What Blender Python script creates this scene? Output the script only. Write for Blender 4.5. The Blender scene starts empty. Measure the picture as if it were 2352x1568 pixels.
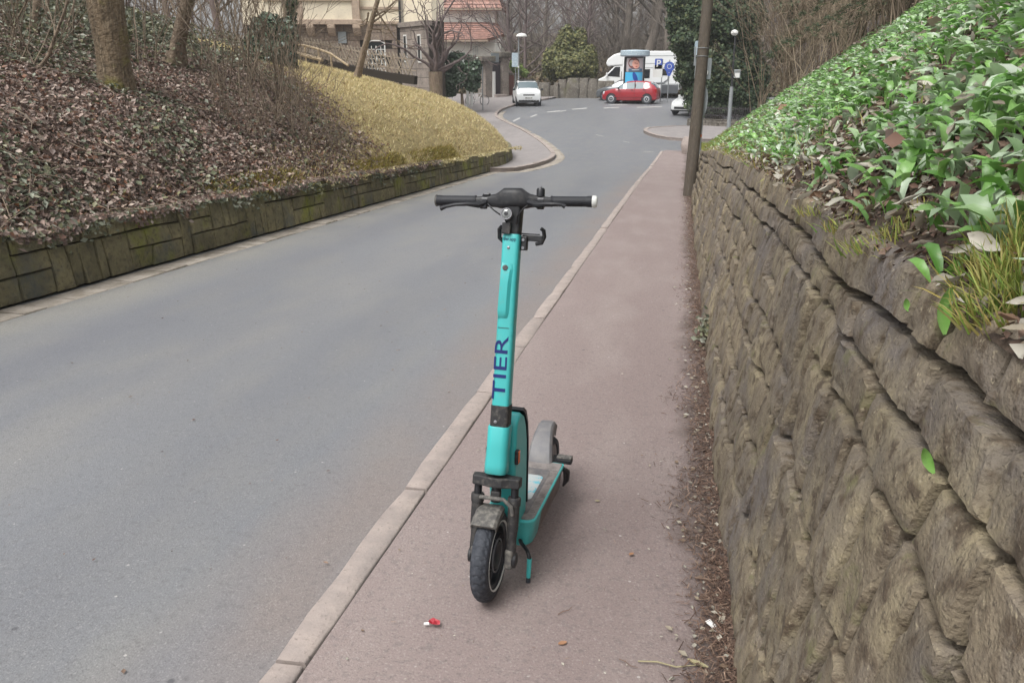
import bpy, math, random
import numpy as np
from mathutils import Vector, Matrix

# ------------------------------------------------------------------ camera, world, light
S = bpy.context.scene
F_PX, CX, CY = 1800.0, 1176.0, 784.0          # photograph measured at 2352 x 1568
TH = math.atan(634 / 1800.0); YAW = math.radians(11.93); EYE = 1.5
cf = np.array([-math.sin(YAW) * math.cos(TH), math.cos(YAW) * math.cos(TH), -math.sin(TH)])
cr = np.array([math.cos(YAW), math.sin(YAW), 0.0]); cu = np.cross(cr, cf)
EYEP = np.array([0.0, 0.0, EYE])
cam_d = bpy.data.cameras.new('camera'); cam = bpy.data.objects.new('camera', cam_d)
S.collection.objects.link(cam)
cam.matrix_world = Matrix(((cr[0], cu[0], -cf[0], 0), (cr[1], cu[1], -cf[1], 0), (cr[2], cu[2], -cf[2], EYE), (0, 0, 0, 1)))
cam_d.sensor_width = 36; cam_d.lens = 36 * F_PX / 2352.0; cam_d.clip_start = 0.05; cam_d.clip_end = 600
S.camera = cam

W = bpy.data.worlds.new('World'); S.world = W; W.use_nodes = True
nt = W.node_tree; nt.nodes.clear()
sky = nt.nodes.new('ShaderNodeTexSky'); sky.sky_type = 'NISHITA'; sky.sun_disc = False
SUN_EL, SUN_AZ = math.radians(60), math.radians(208)
sky.sun_elevation = SUN_EL; sky.sun_rotation = SUN_AZ; sky.dust_density = 4.0; sky.air_density = 1.0; sky.ozone_density = 1.0
hs = nt.nodes.new('ShaderNodeHueSaturation'); hs.inputs['Saturation'].default_value = 0.07
bg = nt.nodes.new('ShaderNodeBackground'); bg.inputs['Strength'].default_value = 0.115
wo = nt.nodes.new('ShaderNodeOutputWorld')
nt.links.new(sky.outputs[0], hs.inputs['Color']); nt.links.new(hs.outputs[0], bg.inputs['Color']); nt.links.new(bg.outputs[0], wo.inputs[0])
sun_d = bpy.data.lights.new('sun', 'SUN'); sun_d.energy = 1.5; sun_d.angle = math.radians(28); sun_d.color = (1.0, 0.97, 0.93)
sun = bpy.data.objects.new('sun', sun_d); S.collection.objects.link(sun)
sdir = Vector((math.cos(SUN_EL) * math.sin(SUN_AZ), math.cos(SUN_EL) * math.cos(SUN_AZ), math.sin(SUN_EL)))
sun.rotation_euler = sdir.to_track_quat('Z', 'Y').to_euler()
S.view_settings.view_transform = 'Standard'; S.view_settings.look = 'None'
S.view_settings.gamma = 1; S.view_settings.use_curve_mapping = False
S.view_settings.exposure = 0.92
S.cycles.max_bounces = 6; S.cycles.transparent_max_bounces = 8; S.cycles.diffuse_bounces = 3

# ------------------------------------------------------------------ ground profile and picking helpers
def g(Y):
    Y = np.asarray(Y, float); s = 0.0586
    z = -s * np.minimum(Y, 22); k = np.clip(Y - 22, 0, 16)
    return z - s * k + (s + .03) * k * k / 32 + .03 * np.clip(Y - 38, 0, 26)
def gs(Y): return float(g(Y))
def ray(x, y): return (x - CX) * cr + (CY - y) * cu + F_PX * cf
def at(x, y, Y):                               # the point at world depth Y seen at (x, y)
    d = ray(x, y); return EYEP + d * (Y / d[1])
def Gp(x, y, off=0.0, fn=None):                # the point of the ground seen at (x, y)
    d = ray(x, y); n = np.linalg.norm(d); t = np.linspace(.8, 120, 9000)[:, None] / n
    P = EYEP + t * d; e = P[:, 2] - (g(P[:, 1]) if fn is None else fn(P[:, 0], P[:, 1])) - off
    return P[int(np.argmax(e < 0))]

# ------------------------------------------------------------------ noise
def _h(i, j, k, s):
    n = (i * 374761393 + j * 668265263 + k * 2147483647 + s * 1442695041) & 0xffffffff
    n = ((n ^ (n >> 13)) * 1274126177) & 0xffffffff
    return ((n ^ (n >> 16)) & 0xffff) / 65535.0
def vnoise(P, s=0):
    P = np.asarray(P, float); I = np.floor(P).astype(np.int64); f = P - I; f = f * f * (3 - 2 * f); r = 0
    for a in (0, 1):
        for b in (0, 1):
            for c in (0, 1):
                w = (f[..., 0] if a else 1 - f[..., 0]) * (f[..., 1] if b else 1 - f[..., 1]) * (f[..., 2] if c else 1 - f[..., 2])
                r = r + w * _h(I[..., 0] + a, I[..., 1] + b, I[..., 2] + c, s)
    return r
def fbm(P, o=3, s=0):
    P = np.asarray(P, float); r = 0; a = .5
    for i in range(o): r = r + a * (vnoise(P * 2 ** i, s + i) - .5); a *= .5
    return r
def sstep(a, b, x): t = np.clip((x - a) / (b - a), 0, 1); return t * t * (3 - 2 * t)

# ------------------------------------------------------------------ polylines
class Poly:
    def __init__(s, pts):
        s.p = np.array(pts, float); s.d = np.diff(s.p, axis=0); s.l = np.hypot(s.d[:, 0], s.d[:, 1]); s.c = np.concatenate([[0], np.cumsum(s.l)]); s.L = s.c[-1]
    def at(s, t):
        t = np.clip(t, 0, s.L); i = np.clip(np.searchsorted(s.c, t, 'right') - 1, 0, len(s.l) - 1)
        return s.p[i] + s.d[i] * ((t - s.c[i]) / s.l[i])[..., None]
    def tan(s, t, w=.35):
        a = s.at(np.asarray(t) + w) - s.at(np.asarray(t) - w); return a / np.linalg.norm(a, axis=-1, keepdims=True)
    def near(s, X, Y):                         # distance and nearest point
        X = np.asarray(X, float); Y = np.asarray(Y, float); best = np.full(X.shape, 1e9); bx = np.zeros(X.shape); by = np.zeros(X.shape)
        for (x0, y0), (dx, dy), l in zip(s.p[:-1], s.d, s.l):
            t = np.clip(((X - x0) * dx + (Y - y0) * dy) / l ** 2, 0, 1); px = x0 + t * dx; py = y0 + t * dy
            D = np.hypot(X - px, Y - py); m = D < best; best = np.where(m, D, best); bx = np.where(m, px, bx); by = np.where(m, py, by)
        return best, bx, by
def smooth_line(pts, n=3):
    p = [np.array(q, float) for q in pts]
    for _ in range(n):
        q = [p[0]]
        for a, b in zip(p[:-1], p[1:]): q += [a * .75 + b * .25, a * .25 + b * .75]
        p = q + [p[-1]]
    return np.array(p)
def inside(poly, X, Y):
    r = np.zeros(np.shape(X), bool); n = len(poly); j = n - 1
    for i in range(n):
        xi, yi = poly[i][:2]; xj, yj = poly[j][:2]
        c = ((yi > Y) != (yj > Y)) & (X < (xj - xi) * (Y - yi) / (yj - yi + 1e-12) + xi); r ^= c; j = i
    return r

# ------------------------------------------------------------------ materials
def lin(r, gg, b, k=1.0):
    f = lambda c: (c / 255 / 12.92 if c <= 10 else ((c / 255 + .055) / 1.055) ** 2.4)
    return (f(r) * k, f(gg) * k, f(b) * k, 1)
def mat(name, col, rough=.8, metal=0.0, spec=None, noise=None, bump=None, coat=0.0, island=0.0):
    """noise = (scale, second colour, contrast lo, hi[, stretch]); bump = (scale, strength[, distance])"""
    m = bpy.data.materials.new(name); m.use_nodes = True; N = m.node_tree.nodes; L = m.node_tree.links
    b = N['Principled BSDF']; b.inputs['Roughness'].default_value = rough; b.inputs['Metallic'].default_value = metal
    if spec is not None: b.inputs['Specular IOR Level'].default_value = spec
    if coat: b.inputs['Coat Weight'].default_value = coat; b.inputs['Coat Roughness'].default_value = .08
    b.inputs['Base Color'].default_value = col
    tc = N.new('ShaderNodeTexCoord'); src = None
    if noise:
        layers = noise if isinstance(noise, list) else [noise]; src = None
        for ly in layers:
            t = N.new('ShaderNodeTexNoise'); t.inputs['Scale'].default_value = ly[0]; t.inputs['Detail'].default_value = 5
            t.inputs['Roughness'].default_value = .62
            if len(ly) > 4:
                mp = N.new('ShaderNodeMapping'); mp.inputs['Scale'].default_value = ly[4]; L.new(tc.outputs['Object'], mp.inputs[0]); L.new(mp.outputs[0], t.inputs['Vector'])
            else: L.new(tc.outputs['Object'], t.inputs['Vector'])
            r = N.new('ShaderNodeMapRange'); r.inputs['From Min'].default_value = ly[2]; r.inputs['From Max'].default_value = ly[3]; L.new(t.outputs[0], r.inputs[0])
            mx = N.new('ShaderNodeMix'); mx.data_type = 'RGBA'; L.new(r.outputs[0], mx.inputs[0])
            if src is None: mx.inputs[6].default_value = col
            else: L.new(src, mx.inputs[6])
            mx.inputs[7].default_value = ly[1]; src = mx.outputs[2]
    if island:
        gi = N.new('ShaderNodeNewGeometry'); oi = N.new('ShaderNodeObjectInfo')
        ad = N.new('ShaderNodeMath'); ad.operation = 'ADD'; L.new(gi.outputs['Random Per Island'], ad.inputs[0]); L.new(oi.outputs['Random'], ad.inputs[1])
        fr = N.new('ShaderNodeMath'); fr.operation = 'FRACT'; L.new(ad.outputs[0], fr.inputs[0])
        mr = N.new('ShaderNodeMapRange'); mr.inputs['To Min'].default_value = 1 - island; mr.inputs['To Max'].default_value = 1 + island; L.new(fr.outputs[0], mr.inputs[0])
        hv = N.new('ShaderNodeHueSaturation'); L.new(mr.outputs[0], hv.inputs['Value'])
        if src is None: hv.inputs['Color'].default_value = col
        else: L.new(src, hv.inputs['Color'])
        src = hv.outputs[0]
    if src is not None: L.new(src, b.inputs['Base Color'])
    if bump:
        bl = bump if isinstance(bump, list) else [bump]; prev = None
        for q in bl:
            t = N.new('ShaderNodeTexNoise'); t.inputs['Scale'].default_value = q[0]; t.inputs['Detail'].default_value = 6; L.new(tc.outputs['Object'], t.inputs['Vector'])
            bp = N.new('ShaderNodeBump'); bp.inputs['Strength'].default_value = q[1]; bp.inputs['Distance'].default_value = q[2] if len(q) > 2 else .02
            L.new(t.outputs[0], bp.inputs['Height'])
            if prev: L.new(prev, bp.inputs['Normal'])
            prev = bp.outputs[0]
        L.new(prev, b.inputs['Normal'])
    return m
def leaf_mat(name, cols, rough=.55, transl=.25, vary=.25, spec=.4):
    """a different colour for each leaf, picked from cols"""
    m = bpy.data.materials.new(name); m.use_nodes = True; N = m.node_tree.nodes; L = m.node_tree.links
    b = N['Principled BSDF']; b.inputs['Roughness'].default_value = rough; b.inputs['Specular IOR Level'].default_value = spec
    gi = N.new('ShaderNodeNewGeometry'); oi = N.new('ShaderNodeObjectInfo'); ad = N.new('ShaderNodeMath'); ad.operation = 'ADD'
    L.new(gi.outputs['Random Per Island'], ad.inputs[0]); L.new(oi.outputs['Random'], ad.inputs[1])
    fr = N.new('ShaderNodeMath'); fr.operation = 'FRACT'; L.new(ad.outputs[0], fr.inputs[0])
    cp = N.new('ShaderNodeValToRGB'); cp.color_ramp.interpolation = 'LINEAR'; e = cp.color_ramp.elements
    while len(e) < len(cols): e.new(.5)
    for i, c in enumerate(cols): e[i].position = i / (len(cols) - 1); e[i].color = c
    L.new(fr.outputs[0], cp.inputs[0])
    m2 = N.new('ShaderNodeMath'); m2.operation = 'MULTIPLY'; m2.inputs[1].default_value = 37.7; L.new(fr.outputs[0], m2.inputs[0])
    f2 = N.new('ShaderNodeMath'); f2.operation = 'FRACT'; L.new(m2.outputs[0], f2.inputs[0])
    mr = N.new('ShaderNodeMapRange'); mr.inputs['To Min'].default_value = 1 - vary; mr.inputs['To Max'].default_value = 1 + vary; L.new(f2.outputs[0], mr.inputs[0])
    hv = N.new('ShaderNodeHueSaturation'); L.new(mr.outputs[0], hv.inputs['Value']); L.new(cp.outputs[0], hv.inputs['Color'])
    L.new(hv.outputs[0], b.inputs['Base Color'])
    if transl:
        tr = N.new('ShaderNodeBsdfTranslucent'); L.new(hv.outputs[0], tr.inputs[0]); ms = N.new('ShaderNodeMixShader'); ms.inputs[0].default_value = transl
        L.new(b.outputs[0], ms.inputs[1]); L.new(tr.outputs[0], ms.inputs[2]); L.new(ms.outputs[0], N['Material Output'].inputs[0])
    return m
M = {}
M['teal'] = mat('teal_paint', lin(66, 182, 182, .9), .42, spec=.5, coat=.15, noise=[(22, lin(110, 176, 168, .8), .56, .8), (3.0, lin(70, 178, 176, .9), .45, .7)])
M['navy'] = mat('navy_print', lin(14, 34, 100), .5)
M['blackp'] = mat('black_plastic', lin(30, 31, 35, .9), .5, noise=(45, lin(70, 68, 66), .5, .85))
M['blackm'] = mat('black_metal', lin(34, 35, 39), .35, .2, noise=(40, lin(80, 78, 76), .55, .9))
M['dirtym'] = mat('dirty_black_metal', lin(38, 38, 40), .6, noise=[(70, lin(98, 94, 88, .8), .50, .74), (14, lin(62, 60, 58), .5, .7)], bump=(90, .35, .003))
M['dusty'] = mat('dusty_plastic', lin(88, 86, 84, .8), .75, noise=(60, lin(136, 132, 124, .8), .44, .70), bump=(70, .3, .003))
M['fender'] = mat('grey_fender_plastic', lin(112, 112, 116, .8), .55, noise=(14, lin(142, 139, 137, .8), .4, .7))
M['rubber'] = mat('tyre_rubber', lin(56, 60, 68, .8), .75, noise=(50, lin(78, 81, 88, .8), .48, .72))
M['grip'] = mat('grip_rubber', lin(26, 28, 34), .6, bump=(300, .3, .002))
M['white'] = mat('white_plastic', lin(225, 226, 222, .85), .4)
M['silver'] = mat('silver_metal', lin(140, 140, 144), .4, .6)
M['orange'] = mat('orange_reflector', lin(200, 95, 30), .25, spec=.7)
M['glassd'] = mat('lens_glass', lin(120, 122, 122), .08, .1, spec=.8)
M['deck'] = mat('deck_rubber', lin(98, 96, 98, .85), .8, noise=(25, lin(130, 124, 120, .85), .4, .7), bump=(250, .4, .003))
M['decklight'] = mat('deck_edge_rubber', lin(142, 135, 132, .85), .8, noise=(30, lin(110, 105, 102, .85), .45, .7))

# ------------------------------------------------------------------ mesh helpers
COL = S.collection
def link(name, me, parent=None):
    o = bpy.data.objects.new(name, me); COL.objects.link(o)
    if parent is not None: o.parent = parent
    return o
def tag(o, label=None, cat=None, group=None, kind=None):
    if label: o['label'] = label
    if cat: o['category'] = cat
    if group: o['group'] = group
    if kind: o['kind'] = kind
    return o
def empty(name, loc, rz=0.0, label=None, cat=None, group=None):
    o = link(name, None); o.location = [float(v) for v in loc]; o.rotation_euler = (0, 0, rz); o.empty_display_size = .1
    return tag(o, label, cat, group)
def mesh_np(name, V, quads=None, tris=None, material=None, parent=None, smooth=False, link_it=True):
    V = np.asarray(V, np.float32).reshape(-1, 3); me = bpy.data.meshes.new(name); parts = []; sizes = []
    if quads is not None and len(quads): q = np.asarray(quads, np.int32); parts.append(q.ravel()); sizes.append(np.full(len(q), 4, np.int32))
    if tris is not None and len(tris): t = np.asarray(tris, np.int32); parts.append(t.ravel()); sizes.append(np.full(len(t), 3, np.int32))
    loops = np.concatenate(parts); sz = np.concatenate(sizes); st = np.concatenate([[0], np.cumsum(sz)[:-1]]).astype(np.int32)
    me.vertices.add(len(V)); me.vertices.foreach_set('co', V.ravel()); me.loops.add(len(loops)); me.loops.foreach_set('vertex_index', loops)
    me.polygons.add(len(sz)); me.polygons.foreach_set('loop_start', st); me.polygons.foreach_set('loop_total', sz)
    me.update(calc_edges=True); me.validate(verbose=False)
    if smooth: me.polygons.foreach_set('use_smooth', np.ones(len(me.polygons), bool))
    if material: me.materials.append(material)
    return link(name, me, parent) if link_it else me
class MB:
    """collects shapes, then builds them as ONE mesh object"""
    def __init__(s): s.v = []; s.f = []
    def add(s, V, Fc, M4=None):
        V = [Vector(v) for v in V]
        if M4 is not None: V = [M4 @ v for v in V]
        n = len(s.v); s.v += V; s.f += [tuple(n + i for i in f) for f in Fc]; return s
    def box(s, c, size, rot=None):
        x, y, z = (q / 2 for q in size); V = [(i * x, j * y, k * z) for k in (-1, 1) for j in (-1, 1) for i in (-1, 1)]
        M4 = Matrix.Translation(Vector([float(q) for q in c])) @ (rot.to_4x4() if rot is not None else Matrix())
        return s.add(V, [(0, 2, 3, 1), (4, 5, 7, 6), (0, 1, 5, 4), (2, 6, 7, 3), (0, 4, 6, 2), (1, 3, 7, 5)], M4)
    def bar(s, a, b, w, h):
        a = Vector([float(q) for q in a]); b = Vector([float(q) for q in b]); d = b - a
        return s.box((a + b) / 2, (w, h, d.length), d.to_track_quat('Z', 'Y').to_matrix())
    def tube(s, pts, rad, n=10, caps=True):
        P = [Vector([float(q) for q in p]) for p in pts]; R_ = rad if hasattr(rad, '__len__') else [rad] * len(P); rings = []; up = None
        for i, p in enumerate(P):
            t = (P[min(i + 1, len(P) - 1)] - P[max(i - 1, 0)]).normalized()
            if up is None: up = t.orthogonal().normalized()
            up = (up - t * up.dot(t)).normalized(); w = t.cross(up)
            rings.append([p + (up * math.cos(a) + w * math.sin(a)) * R_[i] for a in [2 * math.pi * k / n for k in range(n)]])
        V = [v for r in rings for v in r]; Fc = [(i * n + k, i * n + (k + 1) % n, (i + 1) * n + (k + 1) % n, (i + 1) * n + k) for i in range(len(P) - 1) for k in range(n)]
        if caps: Fc += [tuple(reversed(range(n))), tuple((len(P) - 1) * n + k for k in range(n))]
        return s.add(V, Fc)
    def lathe(s, prof, n=24, M4=None, closed=False):
        """prof = (radius, height) pairs turned about Z"""
        V = [(r * math.cos(a), r * math.sin(a), z) for r, z in prof for a in [2 * math.pi * k / n for k in range(n)]]; m = len(prof)
        Fc = [(i * n + k, i * n + (k + 1) % n, ((i + 1) % m) * n + (k + 1) % n, ((i + 1) % m) * n + k) for i in range(m if closed else m - 1) for k in range(n)]
        if not closed:
            if prof[0][0] > 1e-6: Fc.append(tuple(reversed(range(n))))
            if prof[-1][0] > 1e-6: Fc.append(tuple((m - 1) * n + k for k in range(n)))
        return s.add(V, Fc, M4)
    def prism(s, poly, d0, d1, M4=None):
        """poly in the local XY plane, from z=d0 to z=d1"""
        n = len(poly); V = [(x, y, d0) for x, y in poly] + [(x, y, d1) for x, y in poly]
        Fc = [tuple(reversed(range(n))), tuple(range(n, 2 * n))] + [(i, (i + 1) % n, n + (i + 1) % n, n + i) for i in range(n)]
        return s.add(V, Fc, M4)
    def loft(s, rings, caps=True, close=True):
        n = len(rings[0]); V = [v for r in rings for v in r]
        Fc = [(i * n + k, i * n + (k + 1) % n, (i + 1) * n + (k + 1) % n, (i + 1) * n + k) for i in range(len(rings) - 1) for k in range(n if close else n - 1)]
        if caps: Fc += [tuple(reversed(range(n))), tuple((len(rings) - 1) * n + k for k in range(n))]
        return s.add(V, Fc)
    def build(s, name, material, parent=None, smooth=False, bevel=0.0, seg=2, flat=35):
        import bmesh
        me = bpy.data.meshes.new(name); me.from_pydata([tuple(v) for v in s.v], [], s.f); me.update()
        bm = bmesh.new(); bm.from_mesh(me); bmesh.ops.recalc_face_normals(bm, faces=bm.faces); bm.to_mesh(me); bm.free()
        me.materials.append(material)
        if smooth:
            me.polygons.foreach_set('use_smooth', np.ones(len(me.polygons), bool))
            try: me.set_sharp_from_angle(angle=math.radians(flat))
            except Exception: pass
        o = link(name, me, parent)
        if bevel:
            b = o.modifiers.new('bevel', 'BEVEL'); b.width = bevel; b.segments = seg; b.limit_method = 'ANGLE'; b.angle_limit = math.radians(35)
        return o
def rrect(w, h, r, n=4):
    """rounded rectangle outline, centred"""
    o = []
    for cx, cy, a0 in ((w / 2 - r, h / 2 - r, 0), (-w / 2 + r, h / 2 - r, 90), (-w / 2 + r, -h / 2 + r, 180), (w / 2 - r, -h / 2 + r, 270)):
        for k in range(n + 1): a = math.radians(a0 + 90 * k / n); o.append((cx + r * math.cos(a), cy + r * math.sin(a)))
    return o
def text_mesh(name, body, size, M4, material, parent=None, extrude=.0006, align='CENTER', sx=1.0, off=0.0):
    cu_ = bpy.data.curves.new(name, 'FONT'); cu_.body = body; cu_.size = size; cu_.extrude = extrude; cu_.align_x = align; cu_.align_y = 'CENTER'; cu_.offset = off; cu_.resolution_u = 3
    t = bpy.data.objects.new(name + '_curve', cu_); COL.objects.link(t)
    me = bpy.data.meshes.new_from_object(t.evaluated_get(bpy.context.evaluated_depsgraph_get())); bpy.data.objects.remove(t); bpy.data.curves.remove(cu_)
    me.transform(M4 @ Matrix.Diagonal((sx, 1, 1, 1))); me.materials.clear(); me.materials.append(material)
    return link(name, me, parent)
def grid_region(name, poly, cell, zf, material, parent=None, snap=True, jitter=0.0):
    """a sheet over the polygon, following zf(X, Y), its rim snapped to the outline"""
    poly = np.array(poly, float); x0, y0 = poly.min(0) - cell; x1, y1 = poly.max(0) + cell
    nx = int((x1 - x0) / cell) + 2; ny = int((y1 - y0) / cell) + 2
    X, Y = np.meshgrid(x0 + np.arange(nx) * cell, y0 + np.arange(ny) * cell)
    ins = inside(poly, X, Y); D, bx, by = Poly(np.vstack([poly, poly[:1]])).near(X, Y)
    near = (~ins) & (D < cell * 1.45)
    X = np.where(near, bx, X); Y = np.where(near, by, Y); ok = ins | near
    Z = zf(X, Y); idx = np.arange(nx * ny).reshape(ny, nx)
    q = np.stack([idx[:-1, :-1], idx[:-1, 1:], idx[1:, 1:], idx[1:, :-1]], -1)
    any_in = ins[:-1, :-1] | ins[:-1, 1:] | ins[1:, 1:] | ins[1:, :-1]; allok = ok[:-1, :-1] & ok[:-1, 1:] & ok[1:, 1:] & ok[1:, :-1]
    q = q[any_in & allok].reshape(-1, 4); used = np.unique(q); mp = np.full(nx * ny, -1); mp[used] = np.arange(len(used))
    V = np.stack([X.ravel(), Y.ravel(), Z.ravel()], -1)[used]
    return mesh_np(name, V, quads=mp[q], material=material, parent=parent, smooth=True)

# scatter of one small template many times, as one mesh
def scatter(name, TV, TF, P, Rm, sc, material, parent=None, smooth=False, jit=None):
    TV = np.asarray(TV, float); TF = np.asarray(TF, int); n = len(P); k = len(TV)
    sc = np.asarray(sc, float); sc = sc[:, None] * np.ones(3) if sc.ndim == 1 else sc
    V = np.einsum('nij,nkj->nki', Rm, TV[None] * sc[:, None, :]) + P[:, None, :]
    if jit: V = V + (np.random.default_rng(5).random(V.shape) - .5) * jit
    Fc = (TF[None] + (np.arange(n) * k)[:, None, None]).reshape(-1, TF.shape[1])
    return mesh_np(name, V, quads=Fc if TF.shape[1] == 4 else None, tris=Fc if TF.shape[1] == 3 else None, material=material, parent=parent, smooth=smooth)
def frames(nrm, yaw):
    """rotation matrices whose local Z is nrm, spun by yaw"""
    z = nrm / np.linalg.norm(nrm, axis=1, keepdims=True); a = np.stack([np.cos(yaw), np.sin(yaw), 0 * yaw], -1)
    x = a - z * (a * z).sum(1, keepdims=True); x /= np.linalg.norm(x, axis=1, keepdims=True) + 1e-9; y = np.cross(z, x)
    return np.stack([x, y, z], -1)
def rand_dirs(rng, n): v = rng.normal(size=(n, 3)); return v / np.linalg.norm(v, axis=1, keepdims=True)

# branching
def tubes(segs, n=4):
    A = np.array([s[0] for s in segs]); B = np.array([s[1] for s in segs]); ra = np.array([s[2] for s in segs]); rb = np.array([s[3] for s in segs])
    d = B - A; d /= np.linalg.norm(d, axis=1, keepdims=True) + 1e-9; B = B + d * (rb[:, None] * .5)
    h = np.where(np.abs(d[:, 2:3]) > .9, np.array([[1., 0, 0]]), np.array([[0, 0, 1.]])); u = np.cross(h, d); u /= np.linalg.norm(u, axis=1, keepdims=True); w = np.cross(d, u)
    an = np.arange(n) * 2 * np.pi / n; c = np.cos(an)[None, :, None] * u[:, None] + np.sin(an)[None, :, None] * w[:, None]
    V = np.concatenate([A[:, None] + c * ra[:, None, None], B[:, None] + c * rb[:, None, None]], 1); m = len(segs); k = np.arange(n); k2 = (k + 1) % n
    Fc = np.stack([k, k2, k2 + n, k + n], -1)[None] + (np.arange(m) * 2 * n)[:, None, None]
    return V.reshape(-1, 3), Fc.reshape(-1, 4)
def grow(rng, p, d, L, r, depth, out, wig=.25, up=.08, spread=.75, kids=(2, 4), ratio=.68, seg=3, rr=.62, minr=.004):
    """adds (start, end, r0, r1, depth) pieces"""
    p = np.array(p, float); d = np.array(d, float); d /= np.linalg.norm(d); n = seg; r0 = r
    nodes = []
    for i in range(n):
        d = d + rng.normal(size=3) * wig * .4; d[2] += up; d /= np.linalg.norm(d); q = p + d * (L / n); r1 = max(r0 * (1 - .42 * (i + 1) / n), minr)
        out.append((p, q, r, r1, depth)); p = q; r = r1; nodes.append((p, d.copy(), r))
    if depth <= 0: return
    k = int(rng.integers(kids[0], kids[1] + 1))
    for j in range(k):
        pp, dd, r_ = nodes[-1] if j == 0 else nodes[int(rng.integers(0, n))]
        a = rand_dirs(rng, 1)[0]; a = a - dd * a.dot(dd); a /= np.linalg.norm(a) + 1e-9; sp = spread * (.35 + .8 * rng.random()) * (.5 if j == 0 else 1)
        nd = dd * math.cos(sp) + a * math.sin(sp)
        grow(rng, pp, nd, L * ratio * (.75 + .5 * rng.random()), max(r_ * (rr + .2 * (j == 0)), minr), depth - 1, out, wig, up, spread, kids, ratio, seg, rr, minr)
def branch_objs(out, mt, parent, split, n_trunk=8, n_crown=3, crown_mat=None):
    hi = [s for s in out if s[4] >= split]; lo = [s for s in out if s[4] < split]; rs = []
    if hi: V, Fc = tubes(hi, n_trunk); rs.append(mesh_np('trunk', V, quads=Fc, material=mt, parent=parent, smooth=True))
    if lo: V, Fc = tubes(lo, n_crown); rs.append(mesh_np('crown', V, quads=Fc, material=crown_mat or mt, parent=parent, smooth=n_crown > 3))
    return rs
# ------------------------------------------------------------------ the ground and the banks
LP = Poly(smooth_line([(-5.2, -6), (-5.2, 10), (-5.2, 20), (-5.15, 23.5), (-5.5, 26.5), (-6.6, 30), (-9, 33.2), (-13, 36), (-20, 39), (-45, 47)], 2))
RP = Poly(smooth_line([(.24, -3), (.24, 8), (.22, 17), (.35, 22), (1.0, 25.5), (2.8, 28.3), (7, 30.3), (30, 33)], 2))
LPOLY = [tuple(p) for p in LP.p] + [(-45, -6)]
RPOLY = [tuple(p) for p in RP.p] + [(30, -3)]
HILL = .11
def hL(Y): return .53 - .08 * sstep(8, 24, Y)                     # left wall height
def hR(Y): return 1.21 - .10 * sstep(5, 10, Y) - .36 * sstep(9, 20, Y)      # right wall height
def zL(X, Y, bump=True):
    D = np.maximum(LP.near(X, Y)[0] - .16, 0); s = sstep(11, 19, Y)
    z = g(Y) + hL(Y) - .04 + (.45 + .75 * s) * (1 - np.exp(-D / 1.0)) + (.36 - .15 * s) * np.minimum(D, 13) + .1 * np.maximum(D - 13, 0)
    if bump:
        P = np.stack([X, Y, 0 * X], -1); z = z + sstep(0, .5, D) * ((.26 - .16 * s) * fbm(P * .9, 3, 3) + .07 * fbm(P * 5, 2, 8) * (1 - .6 * s))
    return z
def zR(X, Y, bump=True):
    D = np.maximum(RP.near(X, Y)[0] - .26, 0)
    z = g(Y) + hR(Y) - .03 + .73 * np.minimum(D, 4.6) + .2 * np.clip(D - 4.6, 0, 8) + .05 * (1 - np.exp(-D * 4))
    if bump:
        P = np.stack([X, Y, 0 * X], -1); z = z + sstep(.1, .8, D) * (.16 * fbm(P * 1.3, 2, 31) + .06 * fbm(P * 6, 2, 37))
    return z
def terr(X, Y):
    X = np.asarray(X, float); Y = np.asarray(Y, float)
    z = g(Y) + HILL * np.clip(Y - 66, 0, 90)
    z = np.where(inside(LPOLY, X, Y), zL(X, Y), z); return np.where(inside(RPOLY, X, Y), zR(X, Y), z)
def nrm(fn, X, Y, e=.08):
    dx = (fn(X + e, Y) - fn(X - e, Y)) / (2 * e); dy = (fn(X, Y + e) - fn(X, Y - e)) / (2 * e); return np.stack([-dx, -dy, np.ones_like(dx)], -1)

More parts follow.
